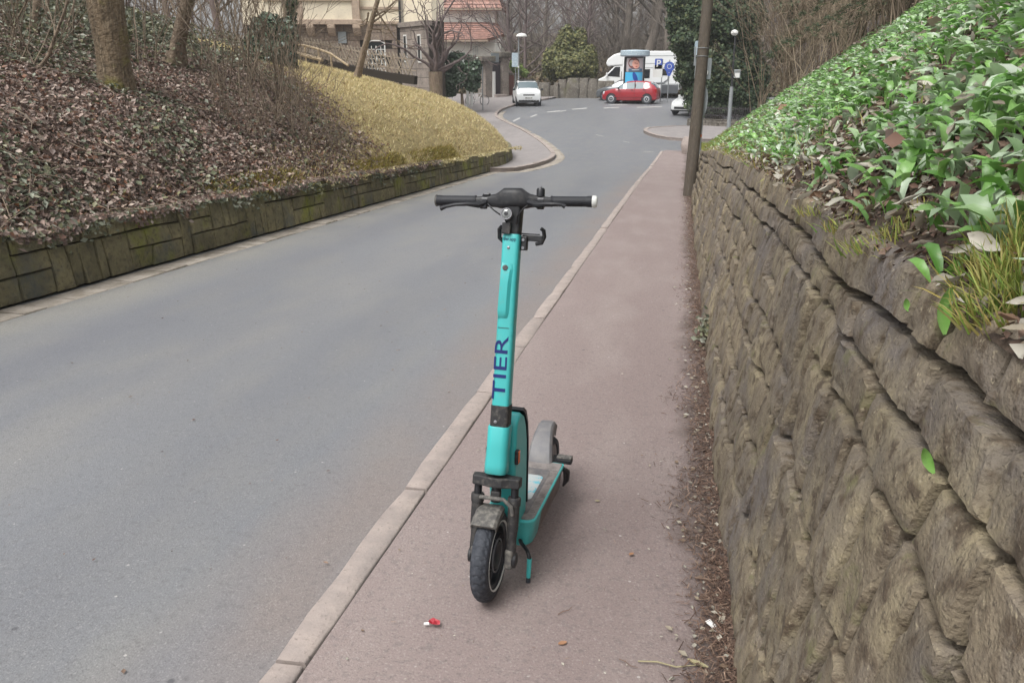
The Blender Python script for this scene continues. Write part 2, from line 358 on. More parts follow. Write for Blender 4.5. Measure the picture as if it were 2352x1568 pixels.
# asphalt with worn wheel tracks, pale dust along the gutter and fine stone chips
def asphalt(name, base, tint, dust, lanes=True):
    m = bpy.data.materials.new(name); m.use_nodes = True; N = m.node_tree.nodes; L = m.node_tree.links; b = N['Principled BSDF']; b.inputs['Roughness'].default_value = .50 if lanes else .7
    b.inputs['Specular IOR Level'].default_value = .6 if lanes else .4
    tc = N.new('ShaderNodeTexCoord'); cur = None
    def nz(scale, stretch=None, det=4):
        t = N.new('ShaderNodeTexNoise'); t.inputs['Scale'].default_value = scale; t.inputs['Detail'].default_value = det
        if stretch: mp = N.new('ShaderNodeMapping'); mp.inputs['Scale'].default_value = stretch; L.new(tc.outputs['Object'], mp.inputs[0]); L.new(mp.outputs[0], t.inputs['Vector'])
        else: L.new(tc.outputs['Object'], t.inputs['Vector'])
        return t.outputs[0]
    def rng_(src, a, c, lo=0, hi=1):
        r = N.new('ShaderNodeMapRange'); r.inputs['From Min'].default_value = a; r.inputs['From Max'].default_value = c; r.inputs['To Min'].default_value = lo; r.inputs['To Max'].default_value = hi; L.new(src, r.inputs[0]); return r.outputs[0]
    def mix(fac, a, c):
        x = N.new('ShaderNodeMix'); x.data_type = 'RGBA'; L.new(fac, x.inputs[0])
        for v, i in ((a, 6), (c, 7)):
            if isinstance(v, tuple): x.inputs[i].default_value = v
            else: L.new(v, x.inputs[i])
        return x.outputs[2]
    cur = mix(rng_(nz(.55, (1.6, .22, 1)), .35, .68), base, tint)
    cur = mix(rng_(nz(3.2, (1, .35, 1), 6), .44, .76), cur, dust)
    if lanes:
        sx = N.new('ShaderNodeSeparateXYZ'); L.new(tc.outputs['Object'], sx.inputs[0])
        for c0, w, colr, k in ((-3.95, .42, lin(98, 100, 108), .45), (-2.9, .5, lin(126, 125, 124), .35), (-2.05, .45, lin(100, 102, 108), .4), (-4.75, .6, lin(136, 134, 128), .75), (-1.15, .42, lin(126, 114, 108), .7)):
            d = N.new('ShaderNodeMath'); d.operation = 'SUBTRACT'; d.inputs[1].default_value = c0; L.new(sx.outputs[0], d.inputs[0])
            a_ = N.new('ShaderNodeMath'); a_.operation = 'ABSOLUTE'; L.new(d.outputs[0], a_.inputs[0]); r = rng_(a_.outputs[0], w, .05, 0, k)
            m0 = N.new('ShaderNodeMath'); m0.operation = 'MULTIPLY'; L.new(r, m0.inputs[0]); L.new(rng_(sx.outputs[1], 26, 18), m0.inputs[1]); r = m0.outputs[0]
            mu = N.new('ShaderNodeMath'); mu.operation = 'MULTIPLY'; L.new(r, mu.inputs[0]); L.new(rng_(nz(1.4), .3, .6, .4, 1), mu.inputs[1]); cur = mix(mu.outputs[0], cur, colr)
    if not lanes and name == 'pavement_asphalt':
        sx = N.new('ShaderNodeSeparateXYZ'); L.new(tc.outputs['Object'], sx.inputs[0]); ad = N.new('ShaderNodeMath'); ad.operation = 'MULTIPLY_ADD'; ad.inputs[1].default_value = .42; L.new(nz(2.6, None, 5), ad.inputs[0]); L.new(sx.outputs[0], ad.inputs[2])
        cur = mix(rng_(ad.outputs[0], .27, .42, 0, .85), cur, lin(84, 72, 66))
    sp = nz(130, None, 2); cur = mix(rng_(sp, .58, .72, 0, .22), cur, lin(190, 188, 184)); cur = mix(rng_(sp, .43, .30, 0, .34), cur, lin(60, 58, 60)); sp = nz(42, None, 3); cur = mix(rng_(sp, .45, .33, 0, .24), cur, lin(78, 76, 78))
    v = N.new('ShaderNodeTexVoronoi'); v.inputs['Scale'].default_value = 2.6; L.new(tc.outputs['Object'], v.inputs['Vector'])
    cur = mix(rng_(v.outputs['Distance'], .035, .022, 0, .7), cur, lin(70, 70, 74))
    v2 = N.new('ShaderNodeTexVoronoi'); v2.inputs['Scale'].default_value = 9.0; L.new(tc.outputs['Object'], v2.inputs['Vector'])
    cur = mix(rng_(v2.outputs['Distance'], .055, .03, 0, .55), cur, lin(196, 192, 188))
    L.new(cur, b.inputs['Base Color'])
    bp = N.new('ShaderNodeBump'); bp.inputs['Strength'].default_value = .5; bp.inputs['Distance'].default_value = .004; L.new(nz(180, None, 3), bp.inputs['Height']); L.new(bp.outputs[0], b.inputs['Normal'])
    return m
M['asphalt'] = asphalt('asphalt', lin(107, 109, 114), lin(114, 116, 120), lin(119, 119, 119))
M['pave'] = asphalt('pavement_asphalt', lin(128, 114, 111), lin(134, 121, 118), lin(140, 128, 124), lanes=False)
M['pave2'] = asphalt('far_pavement_asphalt', lin(132, 127, 126), lin(140, 134, 133), lin(146, 140, 138), lanes=False)
M['kerb'] = mat('kerb_granite', lin(144, 134, 129), .85, noise=[(9, lin(160, 148, 141), .4, .65), (60, lin(112, 102, 98), .58, .75)], bump=[(60, .4, .006), (14, .5, .012)], island=.06)
M['gutter'] = mat('gutter_stone', lin(160, 152, 142), .85, noise=[(6, lin(128, 120, 108), .42, .66), (50, lin(112, 106, 98), .6, .75)], bump=(40, .5, .006), island=.10)
M['soil'] = mat('dark_soil', lin(62, 50, 42), .95, noise=[(7, lin(84, 70, 56), .4, .65), (60, lin(42, 34, 28), .5, .7)], bump=[(30, .8, .03)])
M['lawn'] = mat('dry_lawn_soil', lin(146, 132, 90), .95, noise=[(2.2, lin(164, 146, 100), .38, .62), (14, lin(112, 98, 66), .46, .66)], bump=[(22, .9, .05)])
M['forestfloor'] = mat('forest_floor', lin(96, 88, 76), .95, noise=[(.8, lin(104, 95, 84), .4, .65), (4, lin(84, 80, 66), .45, .7)])
M['stoneR'] = mat('sandstone', lin(120, 109, 92), .9, noise=[(5, lin(142, 131, 106), .46, .66), (2.3, lin(108, 101, 96), .46, .64), (17, lin(86, 74, 60), .49, .64), (70, lin(160, 149, 126), .60, .74), (95, lin(70, 62, 52), .58, .70), (7, lin(112, 110, 76), .60, .74)], bump=[(140, .8, .006), (34, .8, .012)], island=.15)
M['stoneL'] = mat('mossy_stone', lin(106, 100, 76), .92, noise=[(4, lin(128, 120, 90), .42, .62), (1.5, lin(118, 120, 54), .52, .66), (20, lin(76, 70, 56), .5, .72), (2.2, lin(88, 90, 84), .52, .7)], bump=[(60, .6, .01), (14, .7, .03)], island=.24)
M['core'] = mat('dark_joint', lin(44, 38, 32), .95)

def vpoly(px): return [tuple(Gp(x, y)[:2]) for x, y in px]
# base sheet and wooded hillside
n = 70; xs = np.linspace(-76, 48, n); ys = np.concatenate([np.linspace(-8, 66, 30), np.linspace(70, 127, 40)])
X, Y = np.meshgrid(xs, ys); Z = g(Y) - .30 + np.where(Y > 64, HILL * np.clip(Y - 66, 0, 100), 0) + .9 * fbm(np.stack([X, Y, 0 * X], -1) * .12, 3, 5) * sstep(66, 80, Y) + .28 * sstep(64, 70, Y)
idx = np.arange(n * 70).reshape(70, n); q = np.stack([idx[:-1, :-1], idx[:-1, 1:], idx[1:, 1:], idx[1:, :-1]], -1).reshape(-1, 4)
tag(mesh_np('hillside', np.stack([X, Y, Z], -1), quads=q, material=M['forestfloor'], smooth=True), kind='structure')
# road sheet
ROADZ = -.045
tag(grid_region('road', [(-60, -5), (.3, -5), (.3, 20), (.5, 23), (1, 26), (30, 28), (46, 40), (46, 66), (-60, 66)], .5, lambda X, Y: g(Y) + ROADZ, M['asphalt']), kind='structure')
# pavement beside the right wall
KP = Poly(smooth_line([(-1.045, -3), (-1.045, 12), (-1.02, 20), (-.93, 26), (-.78, 31.4)], 2))
side = [(x + .115, y) for x, y in KP.p] + [(-.5, 31.6), (.6, 31.4), (3.4, 30.4), (3.0, 28.5), (1.2, 25.7), (.5, 22), (.34, 17), (.34, -3)]
tag(grid_region('pavement', side, .22, lambda X, Y: g(Y) + 0 * X + .004 * np.sin(X * 9 + Y * 2), M['pave']), kind='structure')
# pavement round the left corner, ends at the stone wall behind the small white car
kc = vpoly([(1170, 393), (1200, 388), (1236, 380), (1262, 371), (1278, 360), (1272, 348), (1248, 327), (1215, 306), (1180, 289), (1158, 279), (1144, 271), (1141, 263), (1152, 253), (1174, 245), (1200, 238), (1236, 232), (1262, 227.5)])
kc.insert(0, (-5.75, kc[0][1] - .02)); KC = Poly(smooth_line(kc, 2))
left_back = [tuple(p) for p in LP.p if 21.5 < p[1] < 45]
corner = [tuple(p) for p in KC.p] + [(-9, 64), (-34, 64), (-34, 44)] + left_back[::-1]
tag(grid_region('corner_pavement', corner, .3, lambda X, Y: g(Y) + .055 + 0 * X, M['pave2']), kind='structure')
isl = vpoly([(1700, 322), (1620, 324), (1580, 322), (1540, 319.5), (1508, 313), (1490, 306.5), (1484, 301), (1494, 296.5), (1530, 294), (1577, 292), (1700, 287)])
KI = Poly(smooth_line(isl[:-1], 2))
tag(grid_region('island_pavement', [tuple(p) for p in KI.p] + [isl[-1]], .25, lambda X, Y: g(Y) + .06 + 0 * X, M['pave2']), kind='structure')

def course(name, child, poly, t0, t1, off0, off1, ztop, depth, lens, material, gap=.008, seed=1, jz=.004, rows=1):
    """a row of stones laid along a line: kerb or gutter"""
    rng = np.random.default_rng(seed); root = tag(link(name, None), kind='structure')
    for rw in range(rows):
        t = t0 + rng.random() * lens[0] * .5; w0 = off0 + (off1 - off0) * rw / rows; w1 = off0 + (off1 - off0) * (rw + 1) / rows
        while t < t1:
            l = lens[0] + (lens[1] - lens[0]) * rng.random(); a, b_ = t + gap, min(t + l, t1) - gap; nseg = max(2, int((b_ - a) / .18)); dz = rng.normal() * jz; tl = rng.normal() * jz
            ts = np.linspace(a, b_, nseg); P = poly.at(ts); T = poly.tan(ts); Nn = np.stack([T[:, 1], -T[:, 0]], -1)
            rings = []
            for i, (p, nn) in enumerate(zip(P, Nn)):
                e = .006 if i in (0, nseg - 1) else 0; z = gs(p[1]) + ztop + dz - e + rng.normal() * .0012
                o0 = w0 + gap * .5 + e + rng.normal() * .0025; o1 = w1 - gap * .5 - e + rng.normal() * .0025
                pr = [(o0, -depth), (o0 - .001, -.007), (o0 + .006, 0), (o1 - .006, tl), (o1, -.006 + tl), (o1, -depth)]
                rings.append([(p[0] + nn[0] * o, p[1] + nn[1] * o, z + h) for o, h in pr])
            MB().loft(rings).build(child, material, root, smooth=True, flat=50); t += l
    return root
course('kerb', 'kerb_stone', KP, .2, KP.L - .1, 0, .115, .004, .2, (.75, 1.25), M['kerb'], gap=.008, seed=4)
course('corner_kerb', 'kerb_stone', KC, .1, KC.L, -.02, -.16, .075, .25, (.7, 1.1), M['kerb'], gap=.008, seed=5)
course('island_kerb', 'kerb_stone', KI, .3, KI.L, .0, -.15, .085, .25, (.7, 1.0), M['kerb'], gap=.008, seed=6)
course('gutter', 'gutter_stone', LP, 4.8, 29.5, .02, .30, -.028, .1, (.22, .5), M['gutter'], gap=.005, seed=7, jz=.004, rows=1)
course('corner_gutter', 'gutter_stone', KC, .1, KC.L * .74, .02, .34, -.030, .1, (.45, .8), M['gutter'], gap=.006, seed=8, rows=1)

# white road paint
M['paint'] = mat('road_paint', lin(176, 175, 172), .7, noise=(14, lin(128, 128, 130), .46, .66))
def paint(px, label):
    mb = MB(); P = [Gp(x, y, ROADZ) for x, y in px]; q = []
    for k in range(7):
        f = k / 6; a = P[0] * (1 - f) + P[1] * f; b_ = P[3] * (1 - f) + P[2] * f; q.append([(a[0], a[1], gs(a[1]) + ROADZ + .006), (b_[0], b_[1], gs(b_[1]) + ROADZ + .006)])
    mb.loft(q, caps=False, close=False); o = mb.build('road_marking', M['paint']); tag(o, kind='structure')
for a, b_, w in [((1160, 288), (1174, 281.5), 3), ((1178, 277.5), (1194, 270), 3.2), ((1218, 268), (1233, 262.5), 2.6), ((1256, 257), (1286, 254), 2.4), ((1287, 255.5), (1300, 253.5), 1.6),
                 ((1313, 250.8), (1348, 248.2), 2), ((1386, 247.8), (1422, 246.3), 2), ((1462, 246.5), (1520, 244.5), 1.8), ((1362, 236.5), (1388, 237.2), 1.4), ((1400, 241), (1440, 240.2), 1.3),
                 ((1368, 309), (1386, 313), 1.6), ((1430, 324), (1445, 327), 1.6), ((1188, 301), (1203, 300), 2), ((1090, 240), (1112, 243), 4), ((1478, 348), (1500, 349), 1.2)]:
    if b_[1] > 240 or a[1] > 240: paint([a, b_, (b_[0] + 1, b_[1] + w), (a[0] + 1, a[1] + w)], '')

# ------------------------------------------------------------------ dry stone walls, every stone its own piece
def stone_wall(root, poly, t0, t1, hfun, batter, outward, bands, lens, material, parts_to, seed, coping=False, rough=.03, res=.055, gap=.008):
    rng = np.random.default_rng(seed); H = sum(sum(b[1]) for b in bands); stuffV, stuffQ, nst = [], [], 0
    tt = np.arange(t0 - 1, t1 + 2, .05)
    def wob(i, t): return .05 * (vnoise(np.stack([np.asarray(t) * 1.3, np.full(np.shape(t), i * 7.3), np.full(np.shape(t), seed)], -1), 2) - .5) if 0 < i < 40 else 0 * np.asarray(t)
    levels = [0.0]; 
    for kind, hh in bands:
        for h_ in hh: levels.append(levels[-1] + h_ / H)
    nl = len(levels) - 1
    def lev(i, t): return levels[i] + (wob(i, t) if 0 < i < nl else 0 * np.asarray(t))
    def emit(ja, jb, i0, i1, top):
        nonlocal nst
        mid = (ja[0] + jb[0]) / 2; Hm = hfun(poly.at(np.array(mid))[1]); far = mid > parts_to; rs = res * (.6 if mid < 8.5 and coping else 1 if mid < 11 else 1.8 if mid < 15 else 3)
        nu = int(np.clip((jb[0] - ja[0]) / rs, 2, 22)); nv = int(np.clip((levels[i1] - levels[i0]) * H / rs, 2, 14))
        eu = min(.2, .014 / (jb[0] - ja[0])); ev = min(.2, .014 / ((levels[i1] - levels[i0]) * H)); u = np.concatenate([[0], np.linspace(eu, 1 - eu, nu), [1]]); v = np.concatenate([[0], np.linspace(ev, 1 - ev, nv), [1]]); U, Vv = np.meshgrid(u, v)
        tl = ja[0] + (ja[1] - ja[0]) * Vv; tr = jb[0] + (jb[1] - jb[0]) * Vv; lb = lev(i0, tl * (1 - U) + tr * U); lt = lev(i1, tl * (1 - U) + tr * U)
        Tm = tl * (1 - U) + tr * U; Hh = (lb * (1 - Vv) + lt * Vv) * Hm; Ln = jb[0] - ja[0]; Ht = (levels[i1] - levels[i0]) * Hm
        ed = np.minimum(np.minimum(U, 1 - U) * Ln, np.minimum(Vv, 1 - Vv) * Ht)
        Tm = Tm + np.where(U == 0, gap, 0) - np.where(U == 1, gap, 0); Hh = Hh + np.where(Vv == 0, gap, 0) - np.where((Vv == 1) & (not (coping and top)), gap * (1.5 if coping and i1 == nl - 1 else 1), 0)
        nP = np.stack([Tm * 4, Hh * 4, 0 * Tm + nst * .37], -1); rf = rng.normal() * .006; tx, tz = rng.normal(size=2) * .03
        jt = rough * .4 * fbm(nP * 2.2, 2, seed + 3); jt2 = rough * .4 * fbm(nP * 2.2, 2, seed + 9)
        Tm = Tm + jt; Hh = Hh + jt2 * (1 if not (coping and top) else 1)
        rg = fbm(nP * np.array([1.1, .9, 1]), 3, seed); tq = fbm(nP * np.array([1.5, .9, 1]) + 31, 3, seed + 5) * 9; tq = (np.floor(tq) + sstep(.35, .65, tq - np.floor(tq))) / 9; fx = vnoise(nP * 3.2 + 3, seed + 40) * .5; out = rough * 1.3 * tq + rough * .35 * (fx - .25) - .012 * (1 - sstep(0, .014, ed)) - .012 * (1 - sstep(.0, .05, ed)) * (vnoise(nP * 2.5 + 9, seed) > .45) + rough * (.9 * rg + .8 * np.abs(fbm(nP * 1.7 + 5, 3, seed + 17))) + rf * .7 + tx * (U - .5) * Ln + tz * (Vv - .5) * Ht
        def ring(A, ax, lo, hi): return np.concatenate([A.take([0], ax) if lo is None else lo, A, A.take([-1], ax) if hi is None else hi], ax)
        Tm = np.pad(Tm, 1, 'edge'); Hh = np.pad(Hh, 1, 'edge'); o2 = np.pad(out, 1, constant_values=-.11)
        if coping and top:
            o2[-1, :] = np.pad(out, 1, 'edge')[-1, :] - .10 ; Hh[-1, :] += .012 + .02 * fbm(np.stack([Tm[-1] * 9, 0 * Tm[-1], 0 * Tm[-1] + nst], -1), 2, 5)
            for dd in (.21, .34):
                Tm = np.vstack([Tm, Tm[-1:]]); Hh = np.vstack([Hh, Hh[-1:] + .012 * fbm(np.stack([Tm[-1:] * 9, 0 * Tm[-1:] + dd * 9, 0 * Tm[-1:] + nst], -1), 2, 5) - (.05 if dd > .3 else 0)]); o2 = np.vstack([o2, 0 * o2[-1:] - dd])
        P = poly.at(Tm); T_ = poly.tan(Tm); N_ = np.stack([T_[..., 1], -T_[..., 0]], -1) * outward     # to the street
        o3 = o2 - batter * Hh; Vx = np.stack([P[..., 0] + N_[..., 0] * o3, P[..., 1] + N_[..., 1] * o3, g(P[..., 1]) + Hh - .03 * (Hh <= .02)], -1)
        r, c = Vx.shape[:2]; ii = np.arange(r * c).reshape(r, c); Q = np.stack([ii[:-1, :-1], ii[:-1, 1:], ii[1:, 1:], ii[1:, :-1]], -1).reshape(-1, 4)
        if outward < 0: Q = Q[:, ::-1]
        nst += 1
        if far or (nst > 298): stuffV.append(Vx.reshape(-1, 3)); stuffQ.append(Q)
        else: mesh_np('stone', Vx.reshape(-1, 3), quads=Q, material=material, parent=root, smooth=True).data.set_sharp_from_angle(angle=math.radians(24))
    def joints(a, b_, lo, hi, slant):
        js = [a]; t = a[0]
        while b_[0] - t > hi * 1.25:
            t += lo + (hi - lo) * rng.random()
            if b_[0] - t < lo * .6: break
            js.append((t + rng.normal() * slant, t + rng.normal() * slant))
        return js + [b_]
    jobs = []
    i = 0
    for kind, hh in bands:
        if kind == 'single':
            js = joints((t0, t0), (t1, t1), lens[0], lens[1], .02)
            jobs += [(a, b_, i, i + 1, i + 1 == nl) for a, b_ in zip(js[:-1], js[1:])]; i += 1
        else:                                  # several courses broken up at random: some stones run through two or all of them
            t = t0; prev = (t0, t0); m = len(hh)
            while t < t1:
                pk = rng.random(); l = lens[0] * (.45 + .7 * rng.random()) if pk < .11 else lens[1] * (.9 + 1.7 * rng.random()); nx = (t + l + rng.normal() * .015, t + l + rng.normal() * .015)
                if pk < .11: groups = [m]
                elif m == 2: groups = [1, 1]
                else: groups = [[1, 1, 1], [2, 1], [1, 1, 1], [1, 1, 1], [1, 2], [1, 1, 1]][int(rng.integers(0, 6))]
                r0 = 0
                for gq in groups:
                    f0, f1 = r0 / m, (r0 + gq) / m; A_ = (prev[0] * (1 - f0) + prev[1] * f0, prev[0] * (1 - f1) + prev[1] * f1); B_ = (nx[0] * (1 - f0) + nx[1] * f0, nx[0] * (1 - f1) + nx[1] * f1)
                    js = joints(A_, B_, lens[0] * (.7 if gq > 1 else 1), lens[1] * (.75 if gq > 1 else 1.05), .018) if pk >= .11 else [A_, B_]
                    jobs += [(a, b_, i + r0, i + r0 + gq, i + r0 + gq == nl) for a, b_ in zip(js[:-1], js[1:])]; r0 += gq
                t += l; prev = nx
            i += m
    jobs.sort(key=lambda q: q[0][0])
    for jb in jobs: emit(*jb)
    if stuffV:
        off = np.cumsum([0] + [len(v) for v in stuffV[:-1]]); o = mesh_np('stone', np.concatenate(stuffV), quads=np.concatenate([q_ + k for q_, k in zip(stuffQ, off)]), material=material, parent=root, smooth=True); o['kind'] = 'stuff'
    tt = np.arange(t0 + .02, t1, .25); P = poly.at(tt); T_ = poly.tan(tt); N_ = np.stack([T_[:, 1], -T_[:, 0]], -1) * outward; rings = []
    for p, nn in zip(P, N_):
        h_ = hfun(p[1]) - .05; z = gs(p[1]); rings.append([(p[0] + nn[0] * (-.055), p[1] + nn[1] * (-.055), z - .2), (p[0] + nn[0] * (-.055 - batter * h_), p[1] + nn[1] * (-.055 - batter * h_), z + h_), (p[0] + nn[0] * (-.4 - batter * h_), p[1] + nn[1] * (-.4 - batter * h_), z + h_ - .05), (p[0] - nn[0] * .4, p[1] - nn[1] * .4, z - .2)])
    MB().loft(rings).build('wall_core', M['core'], root)
rw = empty('stone_wall', (0, 0, 0), 0, 'brown dry stone retaining wall rising close beside the pavement on the right, under the wild garlic', 'wall')
stone_wall(rw, RP, 2.0, RP.L - 22, hR, .2, -1, [('multi', (.20, .17, .16)), ('multi', (.15, .13, .15)), ('single', (.11,)), ('single', (.13,))], (.17, .40), M['stoneR'], 19, 17, coping=True, rough=.021, res=.026, gap=.009)
lw = empty('stone_wall', (0, 0, 0), 0, 'low mossy stone wall along the left road edge holding back leaf litter and lawn', 'wall')
stone_wall(lw, LP, 8.2, 36.5, hL, .08, 1, [('multi', (.18, .16, .17))], (.17, .40), M['stoneL'], 40, 29, rough=.022, res=.06, gap=.0065)

# banks
bl = [tuple(p) for p in LP.p if p[1] > -2]; bl = [(-5.2, -3)] + bl + [(-45, 30), (-24, 10), (-14, -3)]
def zLs(X, Y): return zL(X, Y)
LB = [Gp(x, y, 0, terr)[:2] for x, y in ((735, 450), (752, 412), (800, 370), (822, 340), (808, 312), (760, 278), (712, 232), (668, 196), (628, 168), (592, 150), (545, 134), (480, 118))]
LB = [(-5.30, LB[0][1] - .15)] + [tuple(p) for p in LB[1:]]; far = LB[-1]
nearrim = [(x - .14, y) for x, y in LP.p if -2 < y < LB[0][1]]; farrim = [(x - .14, y) for x, y in LP.p if y > LB[0][1]]
LEAFY = [(-5.34, -3)] + nearrim + LB + [(far[0] - 8, far[1] + 3), (-45, 30), (-24, 10), (-14, -3)]
LAWN = [tuple(p) for p in LB[::-1]] + farrim + [(-45, 30), (far[0] - 8, far[1] + 3)]
tag(grid_region('leafy_bank', LEAFY, .3, zL, M['soil']), kind='structure')
tag(grid_region('lawn_bank', LAWN, .28, zL, M['lawn']), kind='structure')
br = [(x, y) for x, y in RP.p if y > -3.1]
RT = Poly([(RP.at(np.array(t))[0] + .24 * RP.tan(np.array(t))[1], RP.at(np.array(t))[1] - .24 * RP.tan(np.array(t))[0]) for t in np.linspace(0, RP.L, 90)])
tag(grid_region('right_bank', [(x, y) for x, y in RT.p] + [(30, 10), (16, -3)], .22, zR, M['soil']), kind='structure')
# ------------------------------------------------------------------ materials for buildings, street furniture, cars
M['cream'] = mat('cream_render', lin(218, 208, 186), .9, noise=[(1.2, lin(204, 194, 174), .4, .65), (9, lin(178, 168, 150), .55, .75)])
M['creamtrim'] = mat('pink_stone_trim', lin(168, 150, 132), .9, noise=(6, lin(150, 134, 120), .4, .65))
M['ashlar'] = mat('brown_ashlar', lin(120, 104, 92), .9, noise=[(1.6, lin(116, 104, 94), .4, .62), (12, lin(150, 136, 120), .5, .7)], bump=(14, .6, .03), island=.12)
M['ashlar2'] = mat('grey_ashlar', lin(136, 126, 118), .9, noise=[(1.6, lin(112, 104, 98), .4, .62), (12, lin(156, 146, 136), .5, .7)], bump=(14, .6, .03), island=.12)
M['whitewall'] = mat('white_render', lin(236, 233, 226), .9, noise=(1.5, lin(216, 212, 204), .45, .7))
M['rooftile'] = mat('red_roof_tile', lin(166, 128, 116), .85, noise=(5, lin(142, 114, 106), .42, .66), island=.14)
M['wframe'] = mat('white_window_frame', lin(206, 206, 202), .6)
M['pane'] = mat('window_glass', lin(40, 44, 46), .1, spec=.8)
M['darkwood'] = mat('dark_gate_wood', lin(52, 46, 52), .6, noise=(20, lin(66, 58, 62), .45, .7))
M['redwood'] = mat('dark_red_board', lin(104, 60, 54), .7)
M['slat'] = mat('grey_fence_wood', lin(152, 140, 124), .9, noise=(9, lin(126, 116, 104), .4, .65), island=.12)
M['darkslat'] = mat('dark_fence_wood', lin(58, 54, 56), .9, island=.2)
M['rail'] = mat('pale_rail_wood', lin(176, 158, 130), .85, noise=(9, lin(146, 130, 108), .4, .65))
M['galv'] = mat('galvanised_steel', lin(140, 144, 146), .5, .4)
M['pole'] = mat('weathered_pole_wood', lin(80, 73, 65), .9, noise=[(3, lin(68, 60, 50), .4, .65, (6, 6, .6)), (22, lin(104, 94, 80), .52, .72, (4, 4, .3))], bump=[(14, .6, .01)])
M['signblue'] = mat('blue_sign', lin(58, 84, 165), .5)
M['signgrey'] = mat('sign_back_grey', lin(128, 134, 136), .55, .2)
M['signpale'] = mat('pale_blue_sign', lin(150, 168, 180), .5, noise=(14, lin(178, 190, 196), .45, .6))
M['rock'] = mat('grey_rock', lin(104, 99, 92), .95, noise=[(2.2, lin(96, 90, 82), .4, .62), (8, lin(142, 136, 126), .52, .7), (1.1, lin(98, 96, 74), .55, .7)], bump=[(12, .8, .04)], island=.12)
M['carwhite'] = mat('white_car_paint', lin(222, 224, 224), .3, coat=.6)
M['carred'] = mat('red_car_paint', lin(150, 32, 44), .3, coat=.7)
M['cargrey'] = mat('grey_car_paint', lin(96, 100, 104), .3, .3, coat=.6)
M['carglass'] = mat('car_glass', lin(92, 108, 114), .06, spec=1.0, coat=.8)
M['carglassd'] = mat('dark_car_glass', lin(38, 42, 48), .08, spec=.9)
M['trim'] = mat('black_trim', lin(32, 33, 36), .6)
M['alloy'] = mat('wheel_trim', lin(176, 178, 180), .35, .4)
M['lampglass'] = mat('headlight_glass', lin(205, 210, 212), .1, spec=.9)
M['lampred'] = mat('tail_light', lin(150, 20, 20), .2, spec=.8)
M['plate'] = mat('number_plate', lin(215, 215, 210), .5)
M['ink'] = mat('black_ink', lin(24, 24, 28), .6)

class Wall:
    """a vertical facade from A to B (ground points, left to right as seen); u metres along it, z up"""
    def __init__(s, A, B):
        s.A = np.array(A[:2], float); s.B = np.array(B[:2], float); s.L = np.linalg.norm(s.B - s.A); s.t = (s.B - s.A) / s.L; s.n = np.array([s.t[1], -s.t[0]])
        s.M = Matrix(((s.t[0], -s.n[0], 0, s.A[0]), (s.t[1], -s.n[1], 0, s.A[1]), (0, 0, 1, 0), (0, 0, 0, 1)))   # local x along, local y INTO the wall
    def px(s, x, y):
        d = ray(x, y); k = ((s.A - EYEP[:2]) @ s.n) / (d[:2] @ s.n); P = EYEP + d * k; return float((P[:2] - s.A) @ s.t), float(P[2])
def wall_piece(W_, name, mt, parent, u0, u1, z0, z1, y0=0.0, y1=.3, bevel=0.0):
    o = MB().box(((u0 + u1) / 2, (y0 + y1) / 2, (z0 + z1) / 2), (u1 - u0, y1 - y0, z1 - z0)).build(name, mt, parent, bevel=bevel); o.matrix_world = W_.M; 
    return o
def window(W_, parent, u0, u1, z0, z1, nx, nz, arch=False, y=-.03, fw=.07, trim=None):
    f = MB(); h = z1 - z0; w = u1 - u0; uc = (u0 + u1) / 2
    f.box((u0 + fw / 2, y, (z0 + z1) / 2), (fw, .08, h)).box((u1 - fw / 2, y, (z0 + z1) / 2), (fw, .08, h)).box((uc, y, z0 + fw / 2), (w - 2 * fw, .08, fw))
    if not arch: f.box((uc, y, z1 - fw / 2), (w - 2 * fw, .08, fw))
    for i in range(1, nx): f.box((u0 + w * i / nx, y + .004, (z0 + z1) / 2), (.035 if nx > 2 and i != nx // 2 else .06, .06, h - 2 * fw))
    for j in range(1, nz): f.box((uc, y + .007, z0 + h * j / nz), (w - 2 * fw, .06, .035))
    if arch: f.tube([(uc + w / 2 * math.cos(a) * .98, y, z1 + w * .20 * math.sin(a)) for a in np.linspace(0, math.pi, 11)], fw * .55, 6)
    fr = f.build('window', M['wframe'], parent); fr.matrix_world = W_.M
    p = MB().box((uc, y + .05, (z0 + z1) / 2), (w, .02, h)) if not arch else MB().prism([(u0, z0), (u1, z0)] + [(uc + w / 2 * math.cos(a), z1 + w * .20 * math.sin(a)) for a in np.linspace(0, math.pi, 11)], y + .03, y + .05, Matrix(((1, 0, 0, 0), (0, 0, 1, 0), (0, 1, 0, 0), (0, 0, 0, 1))))
    p.build('pane', M['pane'], fr)
    return fr
def ashlar(W_, parent, u0, u1, z0, z1, rh, lw_, mt, seed, y0=-.04, holes=()):
    rng = np.random.default_rng(seed); z = z0
    while z < z1 - .02:
        h = min(rh * (.85 + .3 * rng.random()), z1 - z); u = u0; 
        if z1 - z - h < .12: h = z1 - z
        while u < u1 - .02:
            l = lw_[0] + (lw_[1] - lw_[0]) * rng.random(); l = u1 - u if u1 - u - l < lw_[0] * .5 else l; mid = (u + l / 2, z + h / 2)
            if not any(a < mid[0] < b_ and c < mid[1] < d for a, b_, c, d in holes):
                yy_ = y0 - rng.random() * .03
                o = MB().box((u + l / 2, (yy_ + .03) / 2, z + h / 2), (l - .025, .03 - yy_, h - .025)).build('stone_block', mt, parent); o.matrix_world = W_.M
            u += l
        z += h

